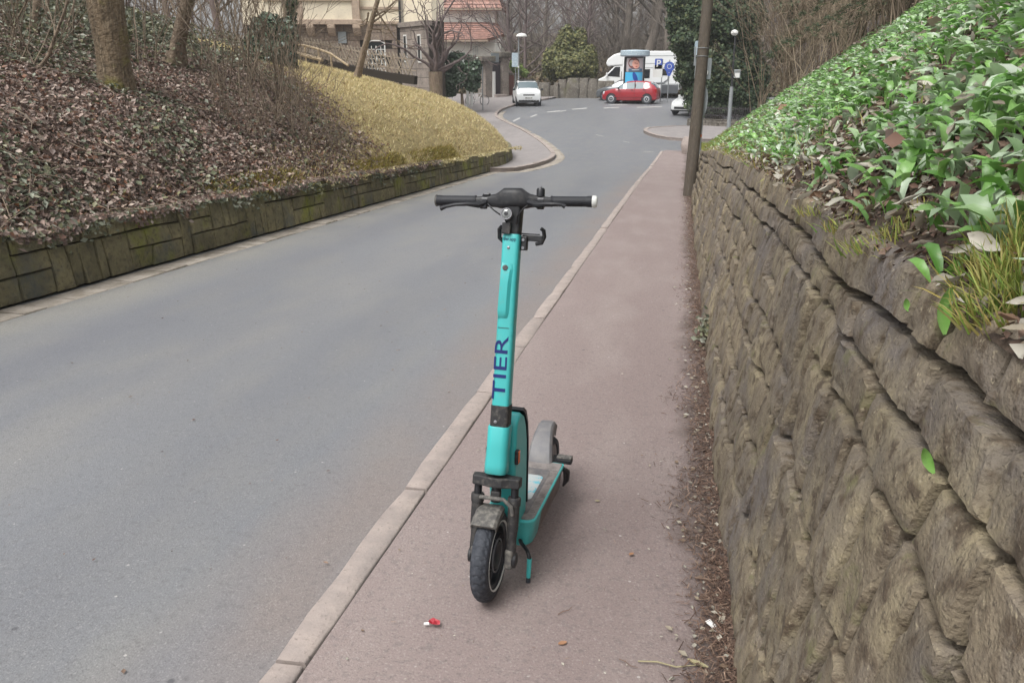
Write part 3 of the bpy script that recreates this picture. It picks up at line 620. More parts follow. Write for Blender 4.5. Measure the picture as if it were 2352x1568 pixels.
# ------------------------------------------------------------------ cream house with a brown stone base
def cream_house():
    A = at(640, 150, 45.0); B = at(921, 150, 47.2); A[0] -= 2.0
    w = Wall(A, B); root = empty('house', (w.A[0], w.A[1], -1.4), 0, 'cream house on a brown stone base with an arched white window', 'house')
    zl = w.px(834, 58)[1]; base = -1.6; top = 11.0
    def pw(*a, **k): o = wall_piece(w, *a, **k); o.parent = root; o.matrix_parent_inverse = root.matrix_basis.inverted(); return o
    k0 = len(bpy.data.objects)
    body = wall_piece(w, 'wall', M['cream'], None, 0, w.L, zl, top, 0, 3.0); pb = wall_piece(w, 'stone_base', M['core'], None, 0, w.L - .1, base, zl - .02, .03, 3.0)
    objs = [body, pb]
    u1 = w.px(829, 50)[0]; u2 = w.px(812, 50)[0]; uL = w.px(700, 50)[0]; uR = w.px(916, 30)[0]
    zt = w.px(800, 4)[1]; zl2 = w.px(860, 22)[1]
    P = lambda name, mt, *a, **k: objs.append(wall_piece(w, name, mt, None, *a, **k))
    P('bay_front', M['cream'], uL - 2.2, u2, zl + .28, top, -.34, 0.0)
    P('pilaster', M['creamtrim'], u2, u1, zl + .28, top, -.40, 0.0)
    P('pilaster', M['creamtrim'], w.px(686, 50)[0], w.px(700, 50)[0], zl + .28, top, -.37, -.34)
    P('ledge', M['creamtrim'], uL - 2.2, u1 + .12, zl + .0, zl + .28, -.52, 0.0, bevel=.03)
    P('ledge', M['creamtrim'], u1 + .12, w.L, zl + .04, zl + .2, -.14, 0.0, bevel=.02)
    P('string_course', M['creamtrim'], u1, w.L, zl2, zl2 + .13, -.08, 0.0)
    P('string_course', M['creamtrim'], uL - 2.2, u2, zt, zt + .16, -.46, -.34)
    for x in (716, 764, 822):
        uc = w.px(x, 70)[0]; m = MB().prism([(-.05, 0), (-.55, 0), (-.55, -.18), (-.34, -.46), (-.05, -.62)], uc - .22, uc + .22, Matrix(((0, 0, 1, 0), (1, 0, 0, 0), (0, 1, 0, zl), (0, 0, 0, 1)))).build('corbel', M['creamtrim'], None, bevel=.03); m.matrix_world = w.M; objs.append(m)
    ub = w.px(787, 88); P('meter_box', M['signgrey'], ub[0] - .25, ub[0] + .25, ub[1] - .3, ub[1] + .35, -.16, -.05, bevel=.02)
    ua, za = w.px(846, 168); uc, zc = w.px(885, 103)
    holes = [(ua - .1, uc + .1, za - .2, zc + .25)]
    for o in objs: pass
    n0 = set(bpy.data.objects)
    ashlar(w, None, 3.0, w.L - .15, base + .9, zl - .01, .42, (.55, 1.05), M['ashlar'], 5, holes=holes)
    wn = window(w, None, ua, uc, za, zc, 4, 6, arch=True, y=-.05)
    objs += [o for o in bpy.data.objects if o not in n0 and o.parent is None]
    dp = w.px(920, 60)[0]; o = MB().tube([(dp, -.12, base), (dp, -.12, top)], .07, 8).build('drainpipe', M['trim'], None); o.matrix_world = w.M; objs.append(o)
    # stone wing turning towards the road
    C = at(986, 150, 44.4); w2 = Wall(B, C); ztop2 = w2.px(960, 50)[1]
    o = wall_piece(w2, 'wing_wall', M['core'], None, 0.0, w2.L - .03, base, ztop2 - .03, .04, 1.0); objs.append(o)
    o = wall_piece(w2, 'wing_upper_wall', M['cream'], None, .1, w2.L, ztop2, top, .25, 1.0); objs.append(o)
    n0 = set(bpy.data.objects); ashlar(w2, None, .12, w2.L, base + .9, ztop2 - .25, .50, (.6, 1.1), M['ashlar2'], 8); objs += [o for o in bpy.data.objects if o not in n0]
    objs.append(wall_piece(w2, 'ledge', M['ashlar2'], None, .1, w2.L + .05, ztop2 - .25, ztop2 + .02, -.16, .25, bevel=.02))
    for x in (934, 966):
        uu, zz = w2.px(x, 112); f = MB().box((uu, -.075, zz), (.42, .05, 1.5)).build('window', M['wframe'], None); f.matrix_world = w2.M; objs.append(f); MB().box((uu, -.103, zz), (.30, .012, 1.34)).build('pane', M['pane'], f)
    rz = MB().prism([(-.4, -.6), (w.L + .2, -.6), (w.L + .2, 3.2), (-.4, 3.2)], top, top + .35).build('roof', M['rooftile'], None); rz.matrix_world = w.M; objs.append(rz)
    bpy.context.view_layer.update()
    for o in objs: mw = o.matrix_world.copy(); o.parent = root; o.matrix_parent_inverse = Matrix.Translation(-root.location); o.matrix_world = mw
cream_house()

def reparent(root, objs):
    for o in objs: mw = o.matrix_basis.copy(); o.parent = root; o.matrix_parent_inverse = root.matrix_basis.inverted()
# ------------------------------------------------------------------ white house with red tiled roofs
def white_house():
    D0 = 70.0; A = at(1000, 150, D0); B = at(1160, 150, D0 + 1.0); w = Wall(A, B); root = empty('house', (w.A[0], w.A[1], -.4), 0, 'white rendered house with red tiled roofs behind the dark garden gate', 'house'); objs = []
    P = lambda name, mt, *a, **k: objs.append(wall_piece(w, name, mt, None, *a, **k))
    ze = w.px(1112, 93)[1]; zr = w.px(1120, 50)[1]; zu = w.px(1120, 16)[1]
    uR = w.px(1150, 90)[0]; uM = w.px(1136, 40)[0]; uE = w.px(1158, 84)[0]
    P('lower_wall', M['whitewall'], 0, uR, -2, ze + .15, 0, 7); P('upper_wall', M['whitewall'], .5, uM, ze, zu + .5, 1.2, 6.5)
    P('corner_stone', M['creamtrim'], uM - .02, uM + .12, ze + 1.2, zu, 1.17, 2)
    def tiles(name, quad, rows, cols, seed):
        q = [np.array(c, float) for c in quad]; r = MB(); rng = random.Random(seed)        # quad: lower left, lower right, upper right, upper left
        f = MB().loft([[tuple(q[0]), tuple(q[1]), tuple(q[1] + (0, .05, -.2)), tuple(q[0] + (0, .05, -.2))], [tuple(q[3]), tuple(q[2]), tuple(q[2] + (0, .05, -.2)), tuple(q[3] + (0, .05, -.2))]]).build(name, M['rooftile'], None); f.matrix_world = w.M; objs.append(f)
        for i in range(rows):
            a0 = q[0] * (1 - i / rows) + q[3] * (i / rows); b0 = q[1] * (1 - i / rows) + q[2] * (i / rows); j = (i + 1.02) / rows
            a1 = q[0] * (1 - j) + q[3] * j; b1 = q[1] * (1 - j) + q[2] * j; nn = np.cross(b0 - a0, a1 - a0); nn /= np.linalg.norm(nn); nn *= np.sign(nn[2]) if nn[2] else 1
            for c in range(cols):
                s0, s1 = (c + .03) / cols, (c + .97) / cols; h = .06 + rng.random() * .02
                lo0 = a0 * (1 - s0) + b0 * s0; lo1 = a0 * (1 - s1) + b0 * s1; hi0 = a1 * (1 - s0) + b1 * s0; hi1 = a1 * (1 - s1) + b1 * s1
                r.add([lo0, lo1, lo1 + nn * h, lo0 + nn * h, hi0 + nn * .01, hi1 + nn * .01], [(0, 1, 2, 3), (3, 2, 5, 4), (0, 3, 4), (1, 5, 2)])
        t = r.build('tiles', M['rooftile'], f); t['kind'] = 'stuff'
    tiles('lower_roof', [(-.5, -1.0, ze), (uR - 1.1, -1.0, ze + .05), (uM - .6, 1.15, zr), (-.5, 1.15, zr)], 9, 26, 1)
    tiles('lower_roof_hip', [(uR - 1.1, -1.0, ze + .05), (uE, .9, ze + .55), (uM + .1, 1.4, zr), (uM - .6, 1.15, zr)], 9, 8, 2)
    tiles('upper_roof', [(-.3, .4, zu - .1), (uM + .55, .4, zu - .1), (uM - .5, 3.6, zu + 3.2), (-.3, 3.6, zu + 3.2)], 11, 26, 3)
    tiles('upper_roof_hip', [(uM + .55, .4, zu - .1), (uM + .75, 6.4, zu - .1), (uM - .5, 3.8, zu + 3.2), (uM - .5, 3.6, zu + 3.2)], 11, 12, 4)
    P('gutter', M['creamtrim'], -.3, uM + .6, zu - .24, zu - .1, .34, .46); P('gutter', M['creamtrim'], -.5, uR - 1.0, ze - .14, ze, -1.08, -.96)
    reparent(root, objs)
    n0 = set(bpy.data.objects)
    for x0, x1, y0, y1, nx in ((1139, 1147, 118, 100, 2), (1086, 1098, 126, 106, 2)):
        a, z0 = w.px(x0, y0); b_, z1 = w.px(x1, y1); window(w, None, a, b_, z0, z1, nx, 2, y=-.03, fw=.08)
    a, z0 = w.px(1112, 60); b_, z1 = w.px(1122, 34); fr = window(w, None, a, b_, z0, z1, 2, 3, y=1.17, fw=.08)
    reparent(root, [o for o in bpy.data.objects if o not in n0 and o.parent is None])
white_house()

# ------------------------------------------------------------------ garden gate with stone pillars
def garden_gate():
    Yg = 61.0; A = at(1104, 220, Yg - 1.2); B = at(1168, 212, Yg + 1.2); w = Wall(A, B); root = empty('garden_gate', (w.A[0], w.A[1], -.8), 0, 'tall dark wooden garden gate between two capped grey stone pillars', 'gate'); objs = []
    P = lambda name, mt, *a, **k: objs.append(wall_piece(w, name, mt, None, *a, **k)); U = lambda x, y: w.px(x, y)
    g0 = gs(Yg) - .1
    P('pillar', M['ashlar2'], U(1110, 180)[0], U(1127, 180)[0], g0, U(1115, 142)[1], -.25, .6, bevel=.04); P('pillar_cap', M['rock'], U(1098, 140)[0], U(1130, 140)[0], U(1115, 142)[1], U(1115, 129)[1], -.45, .8, bevel=.06)
    P('pillar', M['ashlar2'], U(1150, 180)[0], U(1164, 180)[0], g0, U(1155, 133)[1], -.25, .6, bevel=.04); P('pillar_cap', M['rock'], U(1142, 130)[0], U(1167, 130)[0], U(1155, 133)[1], U(1155, 119)[1], -.4, .75, bevel=.1)
    u0, u1 = U(1129, 180)[0], U(1150, 180)[0]; zt = U(1140, 144)[1]
    n = 7
    for k in range(n): P('gate_board', M['darkwood'], u0 + (u1 - u0) * k / n + .01, u0 + (u1 - u0) * (k + 1) / n - .01, g0 + .35, zt, .02, .07)
    P('gate_frame', M['darkwood'], u0, u1, zt, zt + .1, 0, .1); P('transom', M['darkwood'], U(1141, 130)[0], U(1150, 130)[0], zt + .25, U(1145, 122)[1], .05, .3)
    P('side_post', M['wframe'], U(1125, 190)[0], U(1130, 190)[0], g0, U(1128, 165)[1], -.40, -.25, bevel=.02)
    P('letter_box', M['signgrey'], U(1122, 130)[0], U(1140, 130)[0], U(1130, 144)[1], U(1130, 122)[1], -.3, -.26)
    P('step', M['kerb'], U(1127, 215)[0], U(1153, 215)[0], g0 - .1, g0 + .33, -.6, .3, bevel=.03)
    P('handle', M['silver'], u0 + .1, u0 + .16, g0 + 1.35, g0 + 1.5, -.04, .02)
    reparent(root, objs)
    A = at(1166, 214, Yg + 1.4); B = at(1182, 214, Yg + 1.6); w3 = Wall(A, B); r2 = empty('garden_door', (w3.A[0], w3.A[1], -.8), 0, 'dark red wooden board door beside the right gate pillar, behind the lamp post', 'door'); o2 = []
    for k in range(3): o2.append(wall_piece(w3, 'door_board', M['redwood'], None, .02 + k * .16, .16 + k * .16, g0, w3.px(1172, 172)[1], 0, .06))
    o2.append(wall_piece(w3, 'wall_cap', M['rock'], None, -.05, w3.L + .2, w3.px(1172, 172)[1], w3.px(1172, 168)[1], -.1, .3)); o2.append(wall_piece(w3, 'wall_body', M['rock'], None, .5, w3.L + .2, g0, w3.px(1172, 172)[1], .0, .3))
    reparent(r2, o2)
garden_gate()

# ------------------------------------------------------------------ rough slab wall across the junction
def slab_wall():
    rng = np.random.default_rng(12); root = empty('rock_wall', (0, 0, 0), 0, 'wall of tall rough grey rock slabs across the junction under the bare trees', 'wall')
    tops = [(1180, 196), (1200, 190), (1222, 186), (1236, 190), (1262, 196), (1275, 196), (1282, 190), (1300, 182), (1330, 176), (1350, 180), (1372, 184), (1390, 186), (1408, 192), (1430, 196)]
    for i, (a, b_) in enumerate(zip(tops[:-1], tops[1:])):
        Y = 61.6 + (.0 if i % 2 else .25) + rng.random() * .2; p0 = at(a[0], 228, Y); p1 = at(b_[0], 228, Y); zt = at(a[0], min(a[1], b_[1]) + rng.random() * 4, Y)[2]; z0 = gs(Y) - .15
        nu, nv = 6, 7; V = []; Q = []; h = zt - z0; w_ = p1[0] - p0[0]; dpt = .45 + rng.random() * .3; ry = i * 3.1
        for s in range(24):                   # a lumpy column of stone
            pass
        rings = []
        for v in range(nv):
            f = v / (nv - 1); sh = 1 - (.12 + .3 * ((i * 7) % 5) / 5) * f ** 3; zz = z0 + h * f; out = []
            for k in range(14):
                an = 2 * math.pi * k / 14; cx_ = abs(math.cos(an)) ** .45 * math.copysign(1, math.cos(an)); sy = abs(math.sin(an)) ** .45 * math.copysign(1, math.sin(an))
                nn = float(fbm(np.array([[cx_ * 1.4 + ry, sy * 1.4, zz * 1.6]]), 3, 4)[0]) * .34
                out.append((p0[0] + w_ / 2 + cx_ * (w_ / 2 + .10 + nn * .7) * sh, Y + .4 + sy * dpt * (1 + nn) * sh, zz + (nn * .5 if v == nv - 1 else 0)))
            rings.append(out)
        MB().loft(rings).build('rock_slab', M['rock'], root, smooth=True, flat=38)
    return root
slab_wall()

# ------------------------------------------------------------------ lattice fence and rail on the mound
def lattice_fence():
    top = [(655, 96), (692, 98), (740, 102), (770, 109), (800, 120), (830, 131), (860, 136), (900, 144), (925, 148), (950, 168)]
    root = empty('lattice_fence', (0, 0, 0), 0, 'grey wooden fence of slanted crossing slats on a dark kerb behind the lawn', 'fence')
    a = at(660, 125, 35.5); b_ = at(955, 178, 33.0); L = np.linalg.norm(b_[:2] - a[:2]); t = (b_ - a) / L; n_ = np.array([t[1], -t[0]]); ns = 38; z0 = lambda f: a[2] * (1 - f) + b_[2] * f
    def zbot(f): x = 660 + (955 - 660) * f; y = np.interp(x, [660, 690, 740, 800, 835, 900, 955], [128, 130, 138, 150, 158, 170, 178]); Yf = a[1] * (1 - f) + b_[1] * f; return at(x, y, Yf)[2]
    for k in range(ns):
        f = k / ns; p = a[:2] + t[:2] * L * f; h = .80 + .03 * math.sin(k * 2.1); zb = zbot(f) + .06; q = p + t[:2] * (-.42)
        MB().bar((p[0] + n_[0] * -.03, p[1] + n_[1] * -.03, zb), (q[0] + n_[0] * -.03, q[1] + n_[1] * -.03, zb + h + .05), .075, .03).build('slat', M['slat'], root)
        if k % 3 == 0:
            q = p + t[:2] * .40; MB().bar((p[0], p[1], zb), (q[0], q[1], zbot(min(1, (f * L + .4) / L)) + .06 + h * .85), .045, .025).build('back_slat', M['slat'], root)
    kb = MB()
    for k in range(20):
        f0, f1 = k / 20, (k + 1) / 20; p = a[:2] + t[:2] * L * f0; q = a[:2] + t[:2] * L * f1; kb.bar((p[0], p[1], zbot(f0) - .12), (q[0], q[1], zbot(f1) - .12), .22, .34)
    kb.build('base_kerb', M['core'], root)
    for hh in (.25, .68):
        for k in range(12):
            f0, f1 = k / 12, (k + 1) / 12; p = a[:2] + t[:2] * L * f0; q = a[:2] + t[:2] * L * f1; MB().bar((p[0] - n_[0] * .03, p[1] - n_[1] * .03, zbot(f0) + hh), (q[0] - n_[0] * .03, q[1] - n_[1] * .03, zbot(f1) + hh), .05, .04).build('rail', M['slat'], root)
lattice_fence()
def hand_rail():
    root = empty('wooden_hand_rail', (0, 0, 0), 0, 'pale rustic wooden hand rail along the top of the lawn, left of the slender tree', 'rail')
    pts = [(672, 100, 31.5), (700, 105, 31.3), (731, 113, 31.0), (760, 124, 30.6), (800, 151, 30.0)]
    W_ = [at(*p) for p in pts]; MB().tube(W_, .045, 8).build('rail', M['rail'], root, smooth=True)
    for i in (0, 1, 2, 3): p = W_[i]; MB().tube([(p[0], p[1], p[2]), (p[0], p[1], p[2] - .75)], .04, 8).build('post', M['rail'], root)
    MB().tube([at(676, 121, 31.2), at(700, 128, 31.0), at(740, 138, 30.6)], .07, 8).build('lower_beam', M['rail'], root, smooth=True)
hand_rail()
# low wall with dark fence under the yew
def low_wall():
    root = empty('garden_wall', (0, 0, 0), 0, 'low grey stone garden wall at the side street corner below the dark fence', 'wall'); rng = random.Random(4)
    A = at(1577, 292, 42.0); B = at(1790, 300, 40.5); w = Wall(A, B); base = gs(41) - .1; zt = w.px(1600, 273)[1]; objs = [wall_piece(w, 'wall_core', M['core'], None, 0.03, w.L, base, zt - .03, .05, .5)]
    z = base; i = 0
    while z < zt - .03:
        h = .15; u = 0 - .0
        while u < w.L - .05:
            l = .28 + .35 * rng.random(); l = min(l, w.L - u); yy_ = -rng.random() * .03
            objs.append(wall_piece(w, 'stone', M['rock'], None, u + .012, u + l - .012, z + .01, min(z + h, zt) - .008, yy_, .3, bevel=0)); u += l
        z += h
    reparent(root, objs)
    r2 = empty('picket_fence', (0, 0, 0), 0, 'dark slanted picket fence on top of the low garden wall under the yew', 'fence'); w2 = Wall((w.A[0] - w.n[0] * .22, w.A[1] - w.n[1] * .22), (w.B[0] - w.n[0] * .22, w.B[1] - w.n[1] * .22)); ob = []
    for k in range(int(w2.L / .095)):
        u = .1 + k * .095; o = MB().bar((u, 0, zt + .0), (u - .16, 0, zt + .62 + .02 * math.sin(k)), .045, .02).build('picket', M['darkslat'], None); o.matrix_world = w2.M; ob.append(o)
    for hh in (.14, .48): ob.append(wall_piece(w2, 'rail', M['darkslat'], None, 0, w2.L, zt + hh, zt + hh + .06, .02, .06))
    reparent(r2, ob)
low_wall()

# ------------------------------------------------------------------ posts, lamps and signs
def utility_pole():
    b0 = np.array([.135, 15.9, gs(15.9)]); b0 = at(1583, 447, 15.9); b0[2] = gs(15.9); t0 = at(1626, 0, 16.35); d = (t0 - b0); t1 = b0 + d * 1.9
    root = empty('utility_pole', b0, 0, 'weathered dark wooden utility pole leaning against the near end of the stone wall', 'pole')
    o = MB().tube([Vector((0, 0, -.1))] + [Vector(d * k) for k in (.05, .4, .8, 1.3, 1.9)], [.125, .118, .112, .106, .100, .095], 20).build('post', M['pole'], root, smooth=True, flat=60)
    for f in (.72, .76): p = d * f; MB().tube([Vector(p * .999), Vector(p * 1.003)], .116, 20).build('metal_band', M['galv'], root)
    p = d * .74; MB().box((p[0] - .14, p[1] - .02, p[2] - .06), (.03, .03, .34)).build('sign_arm', M['galv'], root)
utility_pole()
def sign_board(name, x, y, Y, w_, h_, m1, label, cat, ry=0, pole_to=None):
    c = at(x, y, Y); r = empty(name, (c[0], c[1], c[2]), ry, label, cat)
    MB().prism(rrect(w_, h_, .03), -.012, .012, Matrix.Rotation(math.radians(90), 4, 'X')).build('plate', m1, r); return r, c
def street_sign_post():
    c = at(1607, 352, 19.0); gz = gs(19.0); c[2] = gz; tp = at(1622, 118, 19.0); root = empty('sign_post', (c[0], c[1], gz), 0, 'grey metal sign post just behind the wooden pole, sign plates seen from behind', 'sign post'); d = tp - c
    MB().tube([(0, 0, 0), (d[0] * .5, d[1] * .5, d[2] * .5), (d[0], d[1], d[2])], .035, 12).build('post', M['galv'], root, smooth=True)
    Rx = Matrix.Rotation(math.radians(90), 4, 'X')
    def pl(x, y, w_, h_, nm, mt, dy=0): q = at(x, y, 19.0) - c; return MB().prism(rrect(w_, h_, .03), -.01, .01, Matrix.Translation((q[0], q[1] + dy, q[2])) @ Rx).build(nm, mt, root)
    pl(1615, 158, .36, .45, 'sign_plate', M['signgrey'], .05); pl(1604, 111, .165, .30, 'small_sign', M['signpale'], -.03); pl(1624, 167, .045, .10, 'sticker', M['white'], .02)
    q = at(1611, 233, 19.0) - c; MB().lathe([(.001, -.012), (.31, -.012), (.31, .012), (.001, .012)], 36, Matrix.Translation((q[0], q[1] + .06, q[2])) @ Rx @ Matrix.Diagonal((.46, 1.25, 1, 1))).build('round_sign', M['signgrey'], root, smooth=True, flat=40)
    for y in (272, 312): q = at(1608, y, 19.0) - c; MB().tube([(q[0], q[1], q[2] - .03), (q[0], q[1], q[2] + .03)], .042, 12).build('clamp', M['trim'] if y == 272 else M['orange'], root)
street_sign_post()
def lamp_right():
    c = Gp(1674, 282); c = at(1674, 278, 38.0); gz = gs(38.0) - .0; tp = at(1689, 84, 38.3); c2 = at(1673, 300, 38.0); c2[2] = gz; root = empty('street_lamp', (c2[0], c2[1], gz), 0, 'slim grey street lamp with a small round head in front of the dark yew', 'lamp'); d = tp - np.array([c2[0], c2[1], gz])
    MB().tube([(0, 0, 0), (d[0] * .5, d[1] * .5, d[2] * .5)], [.095, .08], 14).build('lower_post', M['galv'], root, smooth=True); MB().tube([(d[0] * .5, d[1] * .5, d[2] * .5), (d[0], d[1], d[2])], [.045, .04], 12).build('upper_post', M['trim'], root, smooth=True)
    MB().lathe([(.03, -.12), (.10, -.10), (.16, -.02), (.15, .05), (.09, .10), (.01, .13)], 18, Matrix.Translation((d[0] - .05, d[1], d[2] + .15))).build('lamp_head', M['wframe'], root, smooth=True)
    q = at(1692, 170, 38.0) - np.array([c2[0], c2[1], gz]); b = MB().box((q[0] + .02, q[1] - .05, q[2]), (.28, .2, .36)).build('control_box', M['signgrey'], root, bevel=.03); MB().box((q[0] + .02, q[1] - .157, q[2] - .06), (.2, .012, .2)).build('label_plate', M['white'], b)
lamp_right()
def lamp_left():
    p = at(1191, 205, 60.0); gz = gs(60.0); tp = at(1191, 84, 60.0); root = empty('street_lamp', (p[0], p[1], gz), 0, 'pale street lamp with a mushroom shaped head behind the small white car', 'lamp'); h = tp[2] - gz
    MB().tube([(0, 0, 0), (0, 0, h * .4), (0, 0, h)], [.075, .06, .05], 12).build('post', M['galv'], root, smooth=True); MB().lathe([(.03, -.02), (.40, -.02), (.40, .04), (.28, .17), (.02, .23)], 24, Matrix.Translation((.22, 0, h))).build('lamp_head', M['wframe'], root, smooth=True, flat=50)
    q = at(1191, 154, 60.0); MB().box((0, -.08, q[2] - gz), (.10, .03, .12)).build('sticker', M['white'], root)
    s = at(1184, 138, 61.2); r2 = empty('street_sign', (s[0], s[1], gz), 0, 'pale blue blank sign panel beside the left street lamp', 'sign'); MB().box((0, 0, s[2] - gz), (.55, .04, 1.0)).build('panel', M['signpale'], r2); MB().tube([(0, .05, 0), (0, .05, s[2] - gz + .4)], .03, 8).build('post', M['galv'], r2)
lamp_left()
def parking_signs():
    Rx = Matrix.Rotation(math.radians(90), 4, 'X'); Y = 57.6
    for x, lab, cat_ in ((1517, 'blue square sign with a white P, before the camper', 'sign'), (1533, 'round blue sign over an arrow plate, right of the parking sign', 'sign')):
        gz = gs(Y); b = at(x, 226, Y); r = empty('traffic_sign', (b[0], b[1], gz), 0, lab, cat_); zz = lambda y: at(x, y, Y)[2] - gz; dx = lambda xx_: at(xx_, 160, Y)[0] - b[0]
        MB().tube([(0, 0, 0), (0, 0, zz(136 if x == 1517 else 138))], .035, 8).build('post', M['galv'], r)
        if x == 1517:
            s = MB().prism(rrect(.50, .66, .05), 0, .02, Matrix.Translation((dx(1512), -.05, zz(147))) @ Rx).build('sign_plate', M['signblue'], r)
            text_mesh('letter', 'P', .62, Matrix.Translation((dx(1512), -.075, zz(147))) @ Rx, M['white'], s, extrude=.004, off=.012)
            MB().prism(rrect(.62, .80, .03), 0, .02, Matrix.Translation((dx(1511), -.05, zz(164))) @ Rx).build('lower_plate', M['white'], r)
        else:
            s = MB().lathe([(.001, 0), (.34, 0), (.34, .02), (.001, .02)], 24, Matrix.Translation((0, -.05, zz(154))) @ Rx).build('sign_plate', M['signblue'], r, smooth=True, flat=40)
            MB().lathe([(.13, .021), (.16, .021), (.16, .026), (.13, .026)], 16, Matrix.Translation((0, -.05, zz(153))) @ Rx, closed=True).build('ring_symbol', M['white'], s)
            MB().prism([(-.26, .1), (.28, .1), (.09, -.36), (-.09, -.36)], 0, .02, Matrix.Translation((0, -.03, zz(162))) @ Rx).build('arrow_plate', M['signblue'], r)
            MB().box((0, -.055, zz(164)), (.05, .01, .22)).build('arrow_symbol', M['white'], s)
parking_signs()
def thin_posts():
    for x, y0, y1, lab in ((1109, 252, 190 - 35, 'thin grey post at the edge of the left pavement before the gate'), (1074, 226, 188, 'pale concrete post in front of the dark shrub by the bicycle'), (1083, 220, 190, 'short white post right of the concrete post')):
        P = at(x, y0 - 16, 52.0 if x != 1109 else 49.0); gz = gs(P[1]); tp = at(x, y1, P[1]); r = empty('bollard', (P[0], P[1], gz), 0, lab, 'post'); MB().tube([(0, 0, 0), (0, 0, tp[2] - gz)], .03 if x == 1109 else .09, 10).build('post', M['galv'] if x == 1109 else M['wframe'], r, smooth=True, flat=40)
        MB().lathe([(.035 if x == 1109 else .1, 0), (.01, .04)], 10, Matrix.Translation((0, 0, tp[2] - gz))).build('cap', M['galv'], r)
thin_posts()
def bicycle():
    c = at(1096, 216, 53.0); gz = gs(53.0); r = empty('bicycle', (c[0], c[1], gz), math.radians(35), 'parked bicycle leaning by the posts in front of the dark shrub', 'bicycle'); tn = Matrix.Rotation(math.radians(90), 4, 'X')
    for x in (-.52, .52):
        wh = MB().lathe([(.32 + .02 * math.cos(a), .02 * math.sin(a)) for a in np.linspace(0, 2 * math.pi, 7)[:-1]], 24, Matrix.Translation((x, 0, .34)) @ tn, closed=True).build('wheel', M['trim'], r)
        MB().lathe([(.295, -.01), (.305, -.01), (.305, .01), (.295, .01)], 24, Matrix.Translation((x, 0, .34)) @ tn, closed=True).build('rim', M['alloy'], wh)
    f = MB(); bb = (-.05, 0, .30); st = (-.2, 0, .78); hdp = (.36, 0, .80)
    for a, b in ((bb, st), (st, hdp), (bb, hdp), (bb, (-.52, 0, .34)), (st, (-.52, 0, .34)), (hdp, (.52, 0, .34)), (hdp, (.33, 0, .98)), (st, (-.23, 0, .92))): f.tube([a, b], .022, 8)
    f.build('frame', M['wframe'], r); MB().box((-.25, 0, .94), (.24, .12, .05)).build('saddle', M['trim'], r, bevel=.02); MB().tube([(.28, -.26, 1.0), (.34, 0, 1.0), (.28, .26, 1.0)], .015, 6).build('handlebar', M['trim'], r)
bicycle()
def boulder():
    c = at(1585, 340, 30.6); gz = gs(30.6); r = empty('boulder', (c[0] + .05, c[1], gz), 0, 'squared reddish grey boulder on the pavement at the foot of the wooden pole', 'boulder'); rings = []
    for v in range(7):
        f = v / 6; z = .62 * f; sc = 1.0 + .12 * math.sin(f * 2.6) - .25 * f ** 4; out = []
        for k in range(14):
            a = 2 * math.pi * k / 14; cx_ = abs(math.cos(a)) ** .5 * math.copysign(1, math.cos(a)); sy = abs(math.sin(a)) ** .5 * math.copysign(1, math.sin(a)); nn = float(fbm(np.array([[cx_, sy, z * 3.0]]), 3, 9)[0]) * .35
            out.append((cx_ * .34 * sc * (1 + nn), sy * .32 * sc * (1 + nn), z * (1 + nn * .2) - .03))
        rings.append(out)
    MB().loft(rings).build('rock', M['kerb'], r, smooth=True, flat=40)
boulder()

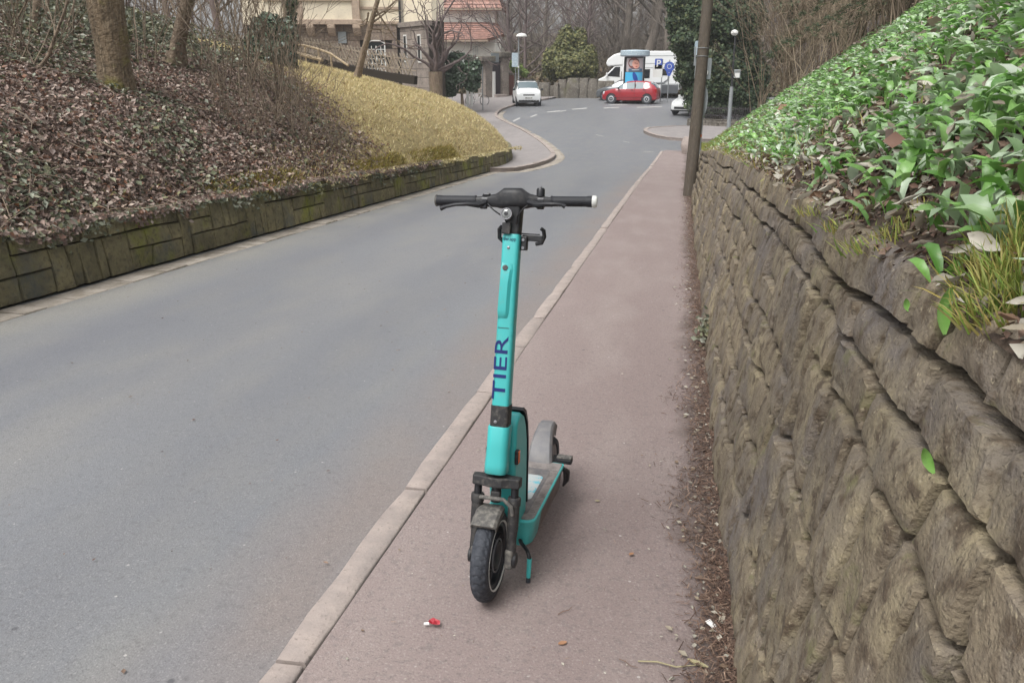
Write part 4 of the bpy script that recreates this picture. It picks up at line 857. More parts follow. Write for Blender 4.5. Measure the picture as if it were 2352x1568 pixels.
# advertising column
def ad_column():
    Y = 57.5; c = at(1455, 200, Y); gz = gs(Y); r = empty('advertising_column', (c[0], c[1], gz), 0, 'tall advertising column with a white ring top and two posters, between red car and camper', 'advertising column'); zz = lambda y: at(1455, y, Y)[2] - gz; k = Y / 1800.0
    R0 = .72; h0 = zz(131); MB().lathe([(R0, 0), (R0, h0)], 40).build('body', M['trim'], r, smooth=True, flat=40)
    MB().lathe([(.5, h0), (.92, h0 + .02), (1.0, h0 + .08), (1.0, h0 + .36), (.94, h0 + .42), (.1, h0 + .46)], 40).build('top_ring', M['signpale'], r, smooth=True, flat=40)
    def curved(name, u0, u1, z0, z1, mt, off, par=r, n=12):
        a0 = math.asin(np.clip(u0 / R0, -.99, .99)); a1 = math.asin(np.clip(u1 / R0, -.99, .99)); rr_ = R0 + off
        return MB().loft([[(rr_ * math.sin(a), -rr_ * math.cos(a), z0), (rr_ * math.sin(a), -rr_ * math.cos(a), z1), ((rr_ - .01) * math.sin(a), -(rr_ - .01) * math.cos(a), z1), ((rr_ - .01) * math.sin(a), -(rr_ - .01) * math.cos(a), z0)] for a in np.linspace(a0, a1, n)]).build(name, mt, par)
    mm = lambda n_, c_: mat(n_, c_, .4)
    up_ = curved('upper_poster', -.50, .58, zz(165), h0 - .08, mm('poster_mauve', lin(168, 158, 160)), .012); pw_ = mm('poster_white', lin(205, 205, 205))
    cx_, cz = .04, zz(146); face = mm('poster_skin', lin(206, 150, 134)); hair = mm('poster_hair', lin(108, 58, 52)); sh = mm('poster_slate', lin(70, 92, 116))
    def blob(name, pts, mt, off, par): 
        V = []; 
        for u, z in pts: a = math.asin(np.clip(u / R0, -.98, .98)); V.append(((R0 + off) * math.sin(a), -(R0 + off) * math.cos(a), z))
        ctr = (sum(v[0] for v in V) / len(V), sum(v[1] for v in V) / len(V) - .012, sum(v[2] for v in V) / len(V)); n = len(V)
        return MB().add(V + [ctr], [(i, (i + 1) % n, n) for i in range(n)]).build(name, mt, par)
    el = lambda u, z, a, b, n=20, t=0: [(u + a * math.cos(q) * math.cos(t) - b * math.sin(q) * math.sin(t), z + a * math.cos(q) * math.sin(t) + b * math.sin(q) * math.cos(t)) for q in np.linspace(0, 2 * math.pi, n, endpoint=False)]
    blob('print', el(cx_ - .05, cz + .02, .36, .36), hair, .03, up_); blob('print', el(cx_ + .08, cz - .06, .22, .29, t=.3), face, .045, up_); blob('print', el(cx_ + .04, cz + .02, .05, .02), hair, .062, up_); blob('print', el(cx_ + .16, cz + .0, .05, .02), hair, .062, up_); blob('print', el(cx_ + .12, cz - .20, .06, .025), mm('poster_lips', lin(170, 70, 72)), .062, up_)
    curved('print', -.34, .54, zz(165) + .02, zz(165) + .20, sh, .022, up_); curved('print', -.10, .40, zz(165) + .24, zz(165) + .30, sh, .022, up_); curved('print', -.12, .36, zz(165) + .10, zz(165) + .14, pw_, .03, up_)
    lo = curved('lower_poster', -.56, .58, .35, zz(166), mm('poster_blue', lin(70, 170, 214)), .012); blob('print', el(.12, zz(178), .14, .36, t=.35), mm('poster_navy', lin(30, 70, 150)), .03, lo)
    curved('frame_edge', -.60, -.56, .3, h0, M['trim'], .02); curved('frame_edge', .58, .62, .3, h0, M['signgrey'], .02)
ad_column()

# ------------------------------------------------------------------ cars
def build_car(name, label, cat, loc, rz, st, glass, ws, rw_, wheels, wr, paint_m, glass_m, group=None, sink=0.0, lower_trim=False):
    """st: stations (x, z_low, z_belt, z_top, half width, roof half width); glass: side windows (x0, x1); ws / rw_: windscreen and rear window x ranges"""
    root = empty(name, loc, rz, label, cat, group); rings = []
    for x, zl_, zb, zt, hw, hr in st:
        cab = zt - zb > .12
        R_ = [(0, zl_), (.80 * hw, zl_), (.95 * hw, zl_ + .06), (hw, zl_ + .45 * (zb - zl_)), (hw, zl_ + .72 * (zb - zl_)), (.965 * hw, zb - .02), (.95 * hw if cab else .90 * hw, zb + (.015 if cab else .3 * (zt - zb))), ((hr + .03) if cab else .80 * hw, zt - (.10 if cab else .35 * (zt - zb))), ((hr - .06) if cab else .6 * hw, zt - .02), (0, zt)]
        rings.append([(x, y, z) for y, z in R_])
    nr = 10; full = [r_ + [(x, -y, z) for x, y, z in r_[-2:0:-1]] for r_ in rings]; n = len(full[0]); V = [v for r_ in full for v in r_]; parts = {'body': [], 'windscreen': [], 'rear_window': [], 'window': [], 'roof': []}
    def vi(i, k): return i * n + k % n
    for i in range(len(st) - 1):
        xm = (st[i][0] + st[i + 1][0]) / 2
        for k in range(n):
            kk = k if k < 9 else n - 1 - k; q = (vi(i, k), vi(i, k + 1), vi(i + 1, k + 1), vi(i + 1, k)); c = 'body'
            if kk == 6 and any(a <= xm <= b for a, b in glass): c = 'window' + str(next(j for j, (a, b) in enumerate(glass) if a <= xm <= b)) + ('L' if k < 9 else 'R')
            elif kk in (7, 8) and ws[0] <= xm <= ws[1]: c = 'windscreen'
            elif kk in (7, 8) and rw_[0] <= xm <= rw_[1]: c = 'rear_window'
            parts.setdefault(c, []).append(q)
    caps = [tuple(range(n)), tuple(reversed([(len(st) - 1) * n + k for k in range(n)]))]
    for c, qs in parts.items():
        if not qs: continue
        used = sorted({i for q in qs for i in q}); 
        m = MB(); m.v = [Vector(v) for v in V]; m.f = list(qs) + (caps if c == 'body' else [])
        use = sorted({i for f in m.f for i in f}); mp = {o: k for k, o in enumerate(use)}; m.v = [m.v[i] for i in use]; m.f = [tuple(mp[i] for i in f) for f in m.f]
        m.build('window' if c.startswith('window') else c, paint_m if c in ('body', 'roof') else glass_m, root, smooth=True, flat=32)
    for x in wheels:
        for sg in (-1, 1):
            hw = max(s[4] for s in st); tn = Matrix.Translation((x, sg * (hw - .085), wr)) @ Matrix.Rotation(math.radians(-90 * sg), 4, 'X')
            ar = MB().lathe([(.001, .070), (wr + .055, .070), (wr + .055, .088), (.001, .088)], 28, Matrix.Translation((x, sg * (hw - .085), wr + .01)) @ Matrix.Rotation(math.radians(-90 * sg), 4, 'X')).build('wheel_arch', M['trim'], root, smooth=True, flat=30)
            tw = MB().lathe([(wr * .62, -.09), (wr * .95, -.09), (wr, -.05), (wr, .07), (wr * .95, .097), (wr * .66, .10)], 28, tn).build('wheel', M['rubber'], root, smooth=True, flat=40)
            MB().lathe([(wr * .66, .095), (wr * .62, .103), (wr * .2, .098), (.001, .106)], 28, tn).build('rim', M['alloy'], tw, smooth=True, flat=40)
            sp_ = MB()
            for k in range(6): a = k * math.pi / 3; sp_.box((math.cos(a + .5) * wr * .42, math.sin(a + .5) * wr * .42, .103), (wr * .12, wr * .12, .006))
            q_ = sp_.build('rim_holes', M['trim'], tw); q_.data.transform(tn)
    return root
def on(r, mb, name, mt, **k): return mb.build(name, mt, r, **k)
# red hatchback, nose to the left
def place(px, y, Y): p = at(px, y, Y); return (p[0], p[1], gs(p[1]) + ROADZ)
st = [(-1.90, .34, .62, .66, .62, .5), (-1.86, .24, .66, .72, .74, .5), (-1.70, .20, .74, .82, .82, .5), (-1.30, .20, .86, .95, .85, .5), (-1.00, .19, .92, 1.00, .86, .55), (-.92, .19, .93, 1.05, .86, .58), (-.55, .18, .94, 1.28, .86, .60), (-.30, .18, .94, 1.42, .86, .61), (-.22, .18, .94, 1.44, .86, .61), (.10, .18, .95, 1.49, .86, .62), (.34, .18, .95, 1.50, .86, .62), (.42, .18, .95, 1.50, .86, .62), (.95, .18, .97, 1.48, .86, .61), (1.02, .18, .98, 1.475, .86, .61), (1.30, .18, 1.00, 1.44, .85, .60), (1.42, .19, 1.00, 1.42, .85, .59), (1.66, .22, .98, 1.28, .82, .55), (1.84, .26, .92, 1.02, .76, .5), (1.90, .36, .80, .84, .66, .45)]
rc = build_car('red_hatchback', 'red five door hatchback parked across the junction in front of the camper', 'car', place(1449, 236, 57.2), math.radians(-7), st, [(-.80, -.22), (-.22 + .0, .34), (.42, .95), (1.02, 1.30)][:1] + [(-.22, .34), (.42, .95), (1.02, 1.30)], (-.95, -.25), (1.42, 1.80), (-1.22, 1.22), .31, M['carred'], M['carglass'])
on(rc, MB().box((.385, -.80, 1.22), (.06, .03, .46)), 'door_pillar', M['trim']); 
for sg in (-1, 1):
    on(rc, MB().lathe([(.001, 0), (.13, .0), (.16, .05), (.10, .10), (.001, .11)], 14, Matrix.Translation((-1.72, sg * .66, .66)) @ Matrix.Rotation(math.radians(-90), 4, 'Y')), 'headlight', M['lampglass'], smooth=True)
    on(rc, MB().box((1.78, sg * .70, .84), (.14, .16, .30)), 'tail_light', M['lampred'], bevel=.03); on(rc, MB().box((-.72, sg * .94, 1.00), (.12, .16, .12)), 'wing_mirror', M['trim'], bevel=.03)
on(rc, MB().box((0, -.872, .46), (2.0, .02, .05)), 'side_strip', M['carred']); on(rc, MB().box((.20, -.868, .90), (.14, .02, .03)), 'door_handle', M['trim']); on(rc, MB().box((1.00, -.868, .92), (.14, .02, .03)), 'door_handle', M['trim'])
for x in (-.62, .36, 1.12): on(rc, MB().box((x, -.861, .60), (.012, .012, .62)), 'door_gap', M['trim'])
# small two seat city car facing the viewer
st = [(-1.34, .34, .66, .76, .70, .5), (-1.31, .26, .78, .88, .78, .55), (-1.20, .22, .90, .98, .82, .55), (-1.04, .2, .98, 1.04, .83, .55), (-.98, .2, 1.0, 1.14, .83, .64), (-.72, .2, 1.0, 1.38, .83, .64), (-.50, .2, 1.0, 1.53, .83, .62), (-.42, .2, 1.0, 1.56, .83, .62), (.30, .2, 1.0, 1.62, .83, .61), (.62, .2, 1.02, 1.60, .83, .60), (.70, .2, 1.02, 1.59, .83, .60), (1.10, .24, 1.04, 1.46, .82, .58), (1.22, .28, 1.0, 1.2, .76, .52), (1.28, .36, .9, .95, .66, .5)]
sm = build_car('small_city_car', 'tiny white car with a dark roof parked facing us at the left kerb', 'car', place(1209, 238, 54.6), math.radians(90 + 18), st, [(-.72, -.42), (-.42, .62)], (-1.0, -.46), (1.10, 1.24), (-.93, .93), .29, M['carwhite'], M['carglass'])
on(sm, MB().box((.20, 0, 1.615), (1.15, 1.06, .035)), 'roof_panel', M['trim'], bevel=.015)
on(sm, MB().box((-1.325, 0, .70), (.04, .78, .10)), 'grille', M['trim'], bevel=.02); on(sm, MB().box((-1.28, 0, .335), (.12, 1.36, .16)), 'lower_bumper', M['trim'], bevel=.03); npl = on(sm, MB().box((-1.35, 0, .52), (.02, .50, .11)), 'number_plate', M['plate'])
for k, yv in enumerate((-.19, -.13, -.04, .02, .10, .16, .21)): on(npl, MB().box((-1.362, yv, .52), (.006, .035, .07)), 'character', M['ink'])
for sg in (-1, 1):
    on(sm, MB().lathe([(.001, .02), (.12, .0), (.13, -.04)], 14, Matrix.Translation((-1.24, sg * .62, .80)) @ Matrix.Rotation(math.radians(-78), 4, 'Y') @ Matrix.Diagonal((1, .8, 1, 1))), 'headlight', M['lampglass'], smooth=True); on(sm, MB().box((-.78, sg * .94, 1.04), (.12, .18, .12)), 'wing_mirror', M['trim'], bevel=.03); on(sm, MB().box((0, sg * .745, .25), (1.3, .06, .12)), 'sill', M['trim'])
# white rounded car on the right, nose towards the left
st = [(-2.10, .34, .50, .54, .60, .5), (-2.06, .24, .56, .64, .74, .5), (-1.92, .20, .66, .80, .84, .5), (-1.60, .19, .78, .93, .89, .5), (-1.20, .19, .88, 1.00, .90, .5), (-.80, .19, .93, 1.03, .90, .58), (-.70, .19, .94, 1.10, .90, .60), (-.30, .19, .95, 1.34, .90, .60), (0.0, .19, .95, 1.46, .90, .6), (.10, .19, .95, 1.48, .90, .6), (.8, .19, .96, 1.48, .90, .6), (1.3, .19, .97, 1.34, .89, .58), (1.8, .22, .92, 1.02, .84, .5), (2.1, .34, .70, .75, .70, .45)]
wc = build_car('white_car', 'white rounded car with a black lower bumper half hidden behind the wooden pole', 'car', place(1604, 258, 49.6), math.radians(64), st, [(-.5, .10), (.10, 1.3)], (-.72, -.02), (1.3, 1.8), (-1.30, 1.30), .33, M['carwhite'], M['carglassd'])
on(wc, MB().box((-2.06, 0, .40), (.10, 1.1, .14)), 'grille', M['trim'], bevel=.02); on(wc, MB().box((-2.02, 0, .25), (.20, 1.5, .08)), 'lower_bumper', M['trim'], bevel=.02)
for sg in (-1, 1): on(wc, MB().lathe([(.001, .03), (.10, .02), (.12, -.03)], 16, Matrix.Translation((-1.98, sg * .62, .58)) @ Matrix.Rotation(math.radians(-70), 4, 'Y')), 'headlight', M['lampglass'], smooth=True); on(wc, MB().box((-.6, sg * .98, 1.0), (.14, .16, .12)), 'wing_mirror', M['carwhite'], bevel=.03)
# dark grey car nose left of the red one
st = [(-1.9, .30, .58, .64, .62, .5), (-1.8, .22, .68, .78, .80, .5), (-1.3, .2, .84, .94, .84, .5), (-.9, .2, .9, 1.02, .85, .56), (-.3, .2, .92, 1.38, .85, .6), (.1, .2, .93, 1.46, .85, .6), (1.2, .2, .95, 1.42, .85, .6), (1.7, .22, .92, 1.05, .82, .5), (1.88, .34, .7, .74, .66, .45)]
gc = build_car('grey_car', 'dark grey car mostly hidden behind the red hatchback, its nose showing to the left', 'car', place(1432, 230, 60.0), math.radians(-7), st, [(-.6, .1), (.1, 1.2)], (-.9, .0), (1.2, 1.7), (-1.22, 1.22), .31, M['cargrey'], M['carglassd'])
for sg in (-1, 1): on(gc, MB().lathe([(.001, .04), (.11, .02), (.12, -.03)], 12, Matrix.Translation((-1.76, sg * .62, .62)) @ Matrix.Rotation(math.radians(-80), 4, 'Y')), 'headlight', M['lampglass'], smooth=True)
# camper van behind them
def camper():
    loc = place(1468, 226, 63.4); r = empty('camper_van', loc, math.radians(-5), 'white camper van with a rounded overcab nose parked behind the red hatchback', 'camper van'); xz = Matrix(((1, 0, 0, 0), (0, 0, 1, 0), (0, 1, 0, 0), (0, 0, 0, 1)))
    MB().prism([(-1.2, .55), (3.05, .55), (3.08, 1.4), (3.0, 3.1), (2.8, 3.28), (-1.0, 3.28), (-1.2, 3.2)], -1.1, 1.1, xz).build('body', M['carwhite'], r, smooth=True, flat=30, bevel=.07, seg=3)
    MB().prism([(-3.45, .5), (-3.5, .85), (-3.2, 1.22), (-2.55, 1.50), (-1.75, 2.32), (-1.15, 2.36), (-1.15, .5)], -.98, .98, xz).build('cab', M['carwhite'], r, smooth=True, flat=30, bevel=.08, seg=3)
    MB().prism([(-2.35, 2.20), (-2.50, 2.42), (-2.35, 2.74), (-1.9, 3.06), (-1.15, 3.24), (-1.15, 2.28)], -1.04, 1.04, xz).build('overcab', M['carwhite'], r, smooth=True, flat=40, bevel=.10, seg=4)
    MB().prism([(-2.40, 1.52), (-1.78, 2.16), (-1.40, 2.18), (-1.40, 1.46)], -.995, .995, xz).build('cab_window', M['carglassd'], r)
    MB().add([(-2.60, -.82, 1.50), (-2.60, .82, 1.50), (-1.80, .76, 2.30), (-1.80, -.76, 2.30)], [(0, 1, 2, 3)], Matrix.Translation((-.03, 0, .04))).build('windscreen', M['carglassd'], r)
    for x0, x1, z0, z1 in ((.36, .86, 1.38, 2.02), (1.36, 2.34, 1.58, 2.05)):
        f = MB().box(((x0 + x1) / 2, -1.10, (z0 + z1) / 2), (x1 - x0, .05, z1 - z0)).build('window', M['trim'], r, bevel=.02); MB().box(((x0 + x1) / 2, -1.13, (z0 + z1) / 2), (x1 - x0 - .1, .02, z1 - z0 - .1)).build('pane', M['carglassd'], f)
    for z in (2.95, 2.42, 2.12): MB().box((.9, -1.104, z), (4.0, .02, .03)).build('side_moulding', M['galv'], r)
    MB().box((1.35, -1.104, .98), (3.2, .02, .04)).build('side_moulding', M['galv'], r); MB().box((2.35, -1.09, .62), (1.3, .06, .62)).build('rear_skirt', M['cargrey'], r, bevel=.02); MB().box((3.02, -.9, 1.1), (.08, .2, .5)).build('tail_light', M['lampred'], r, bevel=.02)
    MB().tube([(1.0, -1.12, 1.05), (1.9, -1.12, 1.08), (2.2, -1.12, 1.30), (2.25, -1.12, 1.55)], .05, 8).build('side_stripe', M['cargrey'], r)
    MB().box((-2.36, -1.08, 1.62), (.12, .2, .3)).build('wing_mirror', M['carwhite'], r, bevel=.03); MB().box((-3.30, -.80, 1.0), (.3, .3, .22)).build('headlight', M['lampglass'], r, bevel=.05); MB().box((-3.0, 0, .5), (1.2, 1.9, .25)).build('bumper', M['cargrey'], r, bevel=.05)
    MB().box((-1.28, -.99, 1.2), (.03, .02, 1.3)).build('door_gap', M['trim'], r)
    for x in (-2.65, 1.35):
        for sg in (-1, 1):
            tn = Matrix.Translation((x, sg * .93, .36)) @ Matrix.Rotation(math.radians(-90 * sg), 4, 'X'); MB().lathe([(.001, .02), (.46, .02), (.46, .14), (.001, .14)], 24, tn).build('wheel_arch', M['trim'], r); t = MB().lathe([(.2, -.1), (.34, -.1), (.36, .1), (.33, .175), (.22, .18)], 24, tn).build('wheel', M['rubber'], r, smooth=True, flat=40); MB().lathe([(.22, .172), (.10, .180), (.001, .182)], 20, tn).build('rim', M['alloy'], t)
camper()
# ------------------------------------------------------------------ the electric scooter
def scooter():
    root = empty('electric_scooter', (-.50, 2.07, gs(2.07)), 0, 'turquoise rental electric scooter parked upright on the pavement, front wheel towards the viewer', 'scooter')
    ax = Vector((.02, .22, 1)).normalized(); xx = Vector((1, 0, 0)); yy = ax.cross(xx).normalized(); xx = yy.cross(ax)
    SM = Matrix(((xx.x, yy.x, ax.x, 0), (xx.y, yy.y, ax.y, -.015), (xx.z, yy.z, ax.z, .125), (0, 0, 0, 1)))
    BM = Matrix.Rotation(-math.radians(4.0), 4, 'Z') @ Matrix.Rotation(-math.atan(.0586), 4, 'X')
    s_ = lambda z: (z - .125) * 1.0242
    def fin(o, fr): o.matrix_local = fr; return o
    def sub(o): return o                       # children of placed parts keep identity
    # --- steering column
    def sect(w, d, z, r=.012, dx=0, dy=0): return [(x + dx, y + dy, z) for x, y in rrect(w, d, r, 4)]
    stem = fin(MB().loft([sect(.054, .060, s_(.632)), sect(.053, .060, s_(.80)), sect(.052, .058, s_(1.0)), sect(.052, .058, s_(1.135)), sect(.047, .053, s_(1.143))]).build('steering_column', M['teal'], root, smooth=True, flat=50), SM)
    def P3(mb, name, mt, parent=stem, **k): o = mb.build(name, mt, parent, **k); return o
    sp = MB(); yb = -.026
    def spr(z, xl, xr, xb, h): return [(xl - .002, yb, s_(z)), (xl, yb - h, s_(z)), (xr, yb - h, s_(z)), (xb, yb, s_(z))]
    sp.loft([spr(1.062, -.020, .010, .016, .001), spr(1.040, -.022, .006, .017, .010), spr(1.00, -.022, .002, .015, .012), spr(.92, -.024, .001, .014, .012), spr(.905, -.023, .000, .013, .010), spr(.893, -.021, -.002, .010, .001)])
    P3(sp, 'lock_housing', M['teal'], smooth=True, flat=40, bevel=.0015)
    P3(MB().lathe([(.0085, 0), (.0085, .003), (.0065, .0035), (.001, .0015)], 16, Matrix.Translation((-.009, -.033, s_(1.044))) @ Matrix.Rotation(math.radians(72), 4, 'X')), 'lock_hole', M['dirtym'], smooth=True)
    for z, x in ((1.103, -.004),):
        P3(MB().lathe([(.0045, 0), (.0045, .0015), (.001, .0028)], 12, Matrix.Translation((x, -.0288, s_(z))) @ Matrix.Rotation(math.radians(90), 4, 'X')), 'screw', M['silver'])
    P3(MB().box((-.004, -.0303, s_(.868)), (.034, .001, .0016)), 'seam', M['blackp'])
    up = Matrix(((0, -1, 0, 0), (0, 0, -1, 0), (1, 0, 0, 0), (0, 0, 0, 1)))
    text_mesh('lettering', 'TIER', .058, Matrix.Translation((-.004, -.0306, s_(.748))) @ up, M['navy'], stem, sx=1.72, off=.0002)
    M['teald'] = mat('dark_teal_print', lin(15, 95, 110), .5)
    ot = Matrix(((1, 0, 0, 0), (0, 0, -1, 0), (0, 1, 0, 0), (0, 0, 0, 1)))
    text_mesh('lettering', 'tier.app', .0145, Matrix.Translation((-.002, -.0292, s_(1.128))) @ ot, M['teald'], stem, sx=.88, off=.0004)
    # --- collar and head tube
    fin(MB().loft([sect(.058, .064, s_(.568)), sect(.058, .064, s_(.634))]).build('collar', M['dirtym'], root, smooth=True, flat=50), SM)
    fin(MB().lathe([(.005, 0), (.005, .002), (.002, .003)], 12, Matrix.Translation((-.010, -.033, s_(.585))) @ Matrix.Rotation(math.radians(90), 4, 'X')).build('screw', M['silver'], root), SM)
    hd = fin(MB().loft([sect(.066, .070, s_(.4225), .02, -.003), sect(.071, .076, s_(.425), .022, -.003), sect(.0715, .076, s_(.45), .022, -.003), sect(.0685, .074, s_(.50), .022, -.002), sect(.0695, .074, s_(.566), .022, -.001), sect(.066, .070, s_(.570), .02)]).build('head_tube', M['teal'], root, smooth=True, flat=60), SM)
    # --- fork
    cr_ = [(-.075, -.020), (-.078, .016), (-.045, .020), (-.02, .030), (.02, .030), (.045, .020), (.078, .016), (.075, -.020), (.044, -.024), (.02, -.034), (-.02, -.034), (-.044, -.024)]
    fin(MB().prism(cr_, s_(.381), s_(.412)).build('fork_crown', M['dirtym'], root, bevel=.004), SM)
    fin(MB().lathe([(.016, s_(.33)), (.016, s_(.425))], 16).build('steerer_tube', M['blackm'], root, smooth=True, flat=40), SM)
    for sg in (-1, 1):
        lg = fin(MB().lathe([(.0125, s_(.32)), (.0125, s_(.39))], 14, Matrix.Translation((sg * .059, 0, 0))).build('fork_leg', M['blackm'], root, smooth=True, flat=40), SM)
        MB().lathe([(.021, s_(.325)), (.0215, s_(.345)), (.019, s_(.350)), (.013, s_(.350))], 16, Matrix.Translation((sg * .059, 0, 0))).build('collar_ring', M['dirtym'], lg, smooth=True, flat=30)
        MB().lathe([(.015, .028), (.0165, s_(.19)), (.015, s_(.22)), (.0185, s_(.255)), (.0185, s_(.33))], 16, Matrix.Translation((sg * .059, 0, 0))).build('slider', M['dirtym'], lg, smooth=True, flat=40)
        MB().box((sg * .055, .006, .030), (.026, .050, .066)).build('axle_clamp', M['dusty'], lg, bevel=.008, seg=3)
        MB().lathe([(.023, 0), (.026, .006), (.024, .014), (.012, .018)], 20, Matrix.Translation((sg * .062, .006, .024)) @ Matrix.Rotation(sg * math.radians(90), 4, 'Y')).build('axle_nut', M['blackp'], lg, smooth=True, flat=40)
    fin(MB().tube([(-.062, -.004, s_(.338)), (-.03, -.028, s_(.347)), (.03, -.028, s_(.347)), (.056, -.026, s_(.325)), (.060, -.022, s_(.30))], .0065, 8).build('fork_brace', M['dusty'], root, smooth=True), SM)
    fin(MB().box((0, -.004, s_(.352)), (.03, .03, .03)).build('steerer_boss', M['dirtym'], root, bevel=.004), SM)
    # --- front wheel (axle along X)
    wf = Matrix.Translation((-.010, .006, .149)) @ Matrix.Rotation(math.radians(-3), 4, 'Z'); nth, nv = 384, 31; V, Q = [], []
    for i in range(nth):
        a = 2 * math.pi * i / nth
        for j in range(nv):
            u = j / (nv - 1) * 2 - 1; psi = u * math.radians(128); cx_ = math.sin(psi) * .029; rr_ = .1195 + math.cos(psi) * .0295
            gph = (i * 32 / nth - abs(u) * 2.6) % 1
            if (gph < .22 and .03 < abs(u) < .66) or (abs(abs(u) - .30) < .035 and gph > .55): rr_ -= .0035
            V.append((cx_, rr_ * math.cos(a), rr_ * math.sin(a)))
    for i in range(nth):
        for j in range(nv - 1): Q.append((i * nv + j, i * nv + j + 1, ((i + 1) % nth) * nv + j + 1, ((i + 1) % nth) * nv + j))
    wheel = fin(mesh_np('front_wheel', V, quads=Q, material=M['rubber'], parent=root, smooth=True), wf); wheel['label'] = 'black tyre with V shaped tread grooves'
    turn = Matrix.Rotation(math.radians(90), 4, 'Y')
    MB().lathe([(.094, -.020), (.108, -.024), (.110, -.018), (.110, .018), (.108, .024), (.094, .020), (.090, .004), (.090, -.004)], 48, turn, closed=True).build('rim', M['blackm'], wheel, smooth=True, flat=40)
    for sg in (-1, 1): MB().lathe([(.1065, sg * .0262), (.1115, sg * .0275), (.1120, sg * .0298), (.1070, sg * .0292)], 56, turn, closed=True).build('rim_stripe', M['white'], wheel, smooth=True, flat=30)
    for k in range(6):
        a = math.radians(60 * k + 12); MB().bar((0, .03 * math.cos(a), .03 * math.sin(a)), (0, .096 * math.cos(a), .096 * math.sin(a)), .018, .014).build('spoke', M['blackm'], wheel, bevel=.003)
    MB().lathe([(.001, -.03), (.040, -.028), (.048, -.012), (.048, .012), (.042, .026), (.02, .030)], 32, turn).build('hub', M['blackm'], wheel, smooth=True, flat=40)
    MB().lathe([(.050, .021), (.054, .021), (.054, .025), (.050, .025)], 40, turn, closed=True).build('brake_ring', M['silver'], wheel, smooth=True, flat=30)
    # --- front fender over the tyre
    rings = []
    for a in np.linspace(math.radians(117), math.radians(80), 7):
        r0 = .163; w = .041
        rings.append([(x, -math.cos(math.pi - a) * (r0 + h) if False else (r0 + h) * math.cos(a), (r0 + h) * math.sin(a)) for x, h in ((-w, -.022), (-w, -.002), (-w + .008, .006), (w - .008, .006), (w, -.002), (w, -.022), (w - .003, -.022), (w - .004, -.004), (-w + .004, -.004), (-w + .003, -.022))])
    fin(MB().loft(rings).build('front_fender', M['dusty'], root, smooth=True, flat=30), wf)
    # --- handlebar
    hb = []
    for x, h, d, dz in ((-.118, .027, .027, -.002), (-.085, .031, .030, -.001), (-.052, .040, .040, .001), (-.040, .050, .046, .003), (-.026, .060, .056, .008), (.026, .060, .056, .008), (.040, .050, .046, .003), (.052, .040, .040, .001), (.085, .031, .030, -.001), (.118, .027, .027, -.002)):
        hb.append([(x, yq, dz + zq) for yq, zq in rrect(d, h, min(h, d) * .30, 3)])
    hbo = MB().loft(hb).build('handlebar', M['blackp'], root, smooth=True, flat=50)
    HM = SM @ Matrix.Translation((-.004, 0, s_(1.238))) @ Matrix.Rotation(math.radians(-2.6), 4, 'Y'); fin(hbo, HM)
    gy = Matrix.Rotation(math.radians(90), 4, 'Y')
    for sg in (-1, 1):
        prof = [(.0125, .112), (.0165, .114), (.0165, .118)] + [(.0148 + .0008 * (k % 2), .120 + k * .004) for k in range(26)] + [(.0165, .226), (.0165, .236)]
        gr = MB().lathe([(r, z) for r, z in prof], 20, Matrix.Rotation(math.radians(90 * sg), 4, 'Y')).build('grip', M['grip'], hbo, smooth=True, flat=60)
        gr['label'] = 'ribbed black rubber grip'
        MB().lathe([(.0165, .236), (.0178, .237), (.0178, .245 if sg > 0 else .240), (.015, .250 if sg > 0 else .242), (.001, .251 if sg > 0 else .243)], 20, Matrix.Rotation(math.radians(90 * sg), 4, 'Y')).build('grip_end_cap', M['white'] if sg > 0 else M['dusty'], hbo, smooth=True, flat=50)
        MB().tube([(sg * .076, 0, 0), (sg * .094, 0, 0)], .0185, 16).build('brake_clamp', M['blackm'], hbo, smooth=True, flat=40)
        mb = MB()
        if sg < 0: mb.tube([(-.080, -.022, -.006), (-.10, -.034, -.014), (-.13, -.046, -.012), (-.165, -.050, -.014), (-.195, -.048, -.020), (-.212, -.046, -.026)], [.010, .0095, .0065, .0055, .0055, .0075], 10)
        else: mb.tube([(.050, -.020, -.004), (.078, -.034, -.012), (.105, -.046, -.010), (.135, -.050, -.010), (.152, -.048, -.012), (.163, -.046, -.017)], [.009, .0095, .0065, .0055, .0055, .0075], 10)
        mb.build('brake_lever', M['blackm'], hbo, smooth=True)
        MB().box((sg * .086, -.022, -.016), (.022, .018, .018)).build('lever_mount', M['blackm'], hbo, bevel=.004)
    bl_ = MB().lathe([(.0125, .010), (.0125, .030), (.010, .034), (.002, .035)], 18, Matrix.Translation((.083, -.004, .004))).build('bell', M['blackm'], hbo, smooth=True, flat=40)
    MB().lathe([(.004, .035), (.004, .038)], 10, Matrix.Translation((.083, -.004, .004))).build('bell_knob', M['silver'], bl_)
    MB().box((-.080, -.006, .017), (.022, .02, .010)).build('switch', M['blackm'], hbo, bevel=.003)
    MB().tube([(-.075, -.02, -.01), (-.05, -.035, -.03), (-.02, -.03, -.05), (-.012, -.02, -.07)], .0025, 6).build('brake_cable', M['blackp'], hbo, smooth=True)
    MB().tube([(.052, -.02, -.01), (.035, -.034, -.026), (.02, -.03, -.045), (.014, -.02, -.07)], .0025, 6).build('brake_cable', M['blackp'], hbo, smooth=True)
    # --- neck block, headlight, phone holder
    fin(MB().loft([sect(.044, .05, s_(1.135), .01, .002, .004), sect(.050, .052, s_(1.23), .01, .001, .004)]).build('neck_block', M['blackp'], root, smooth=True, flat=50), SM)
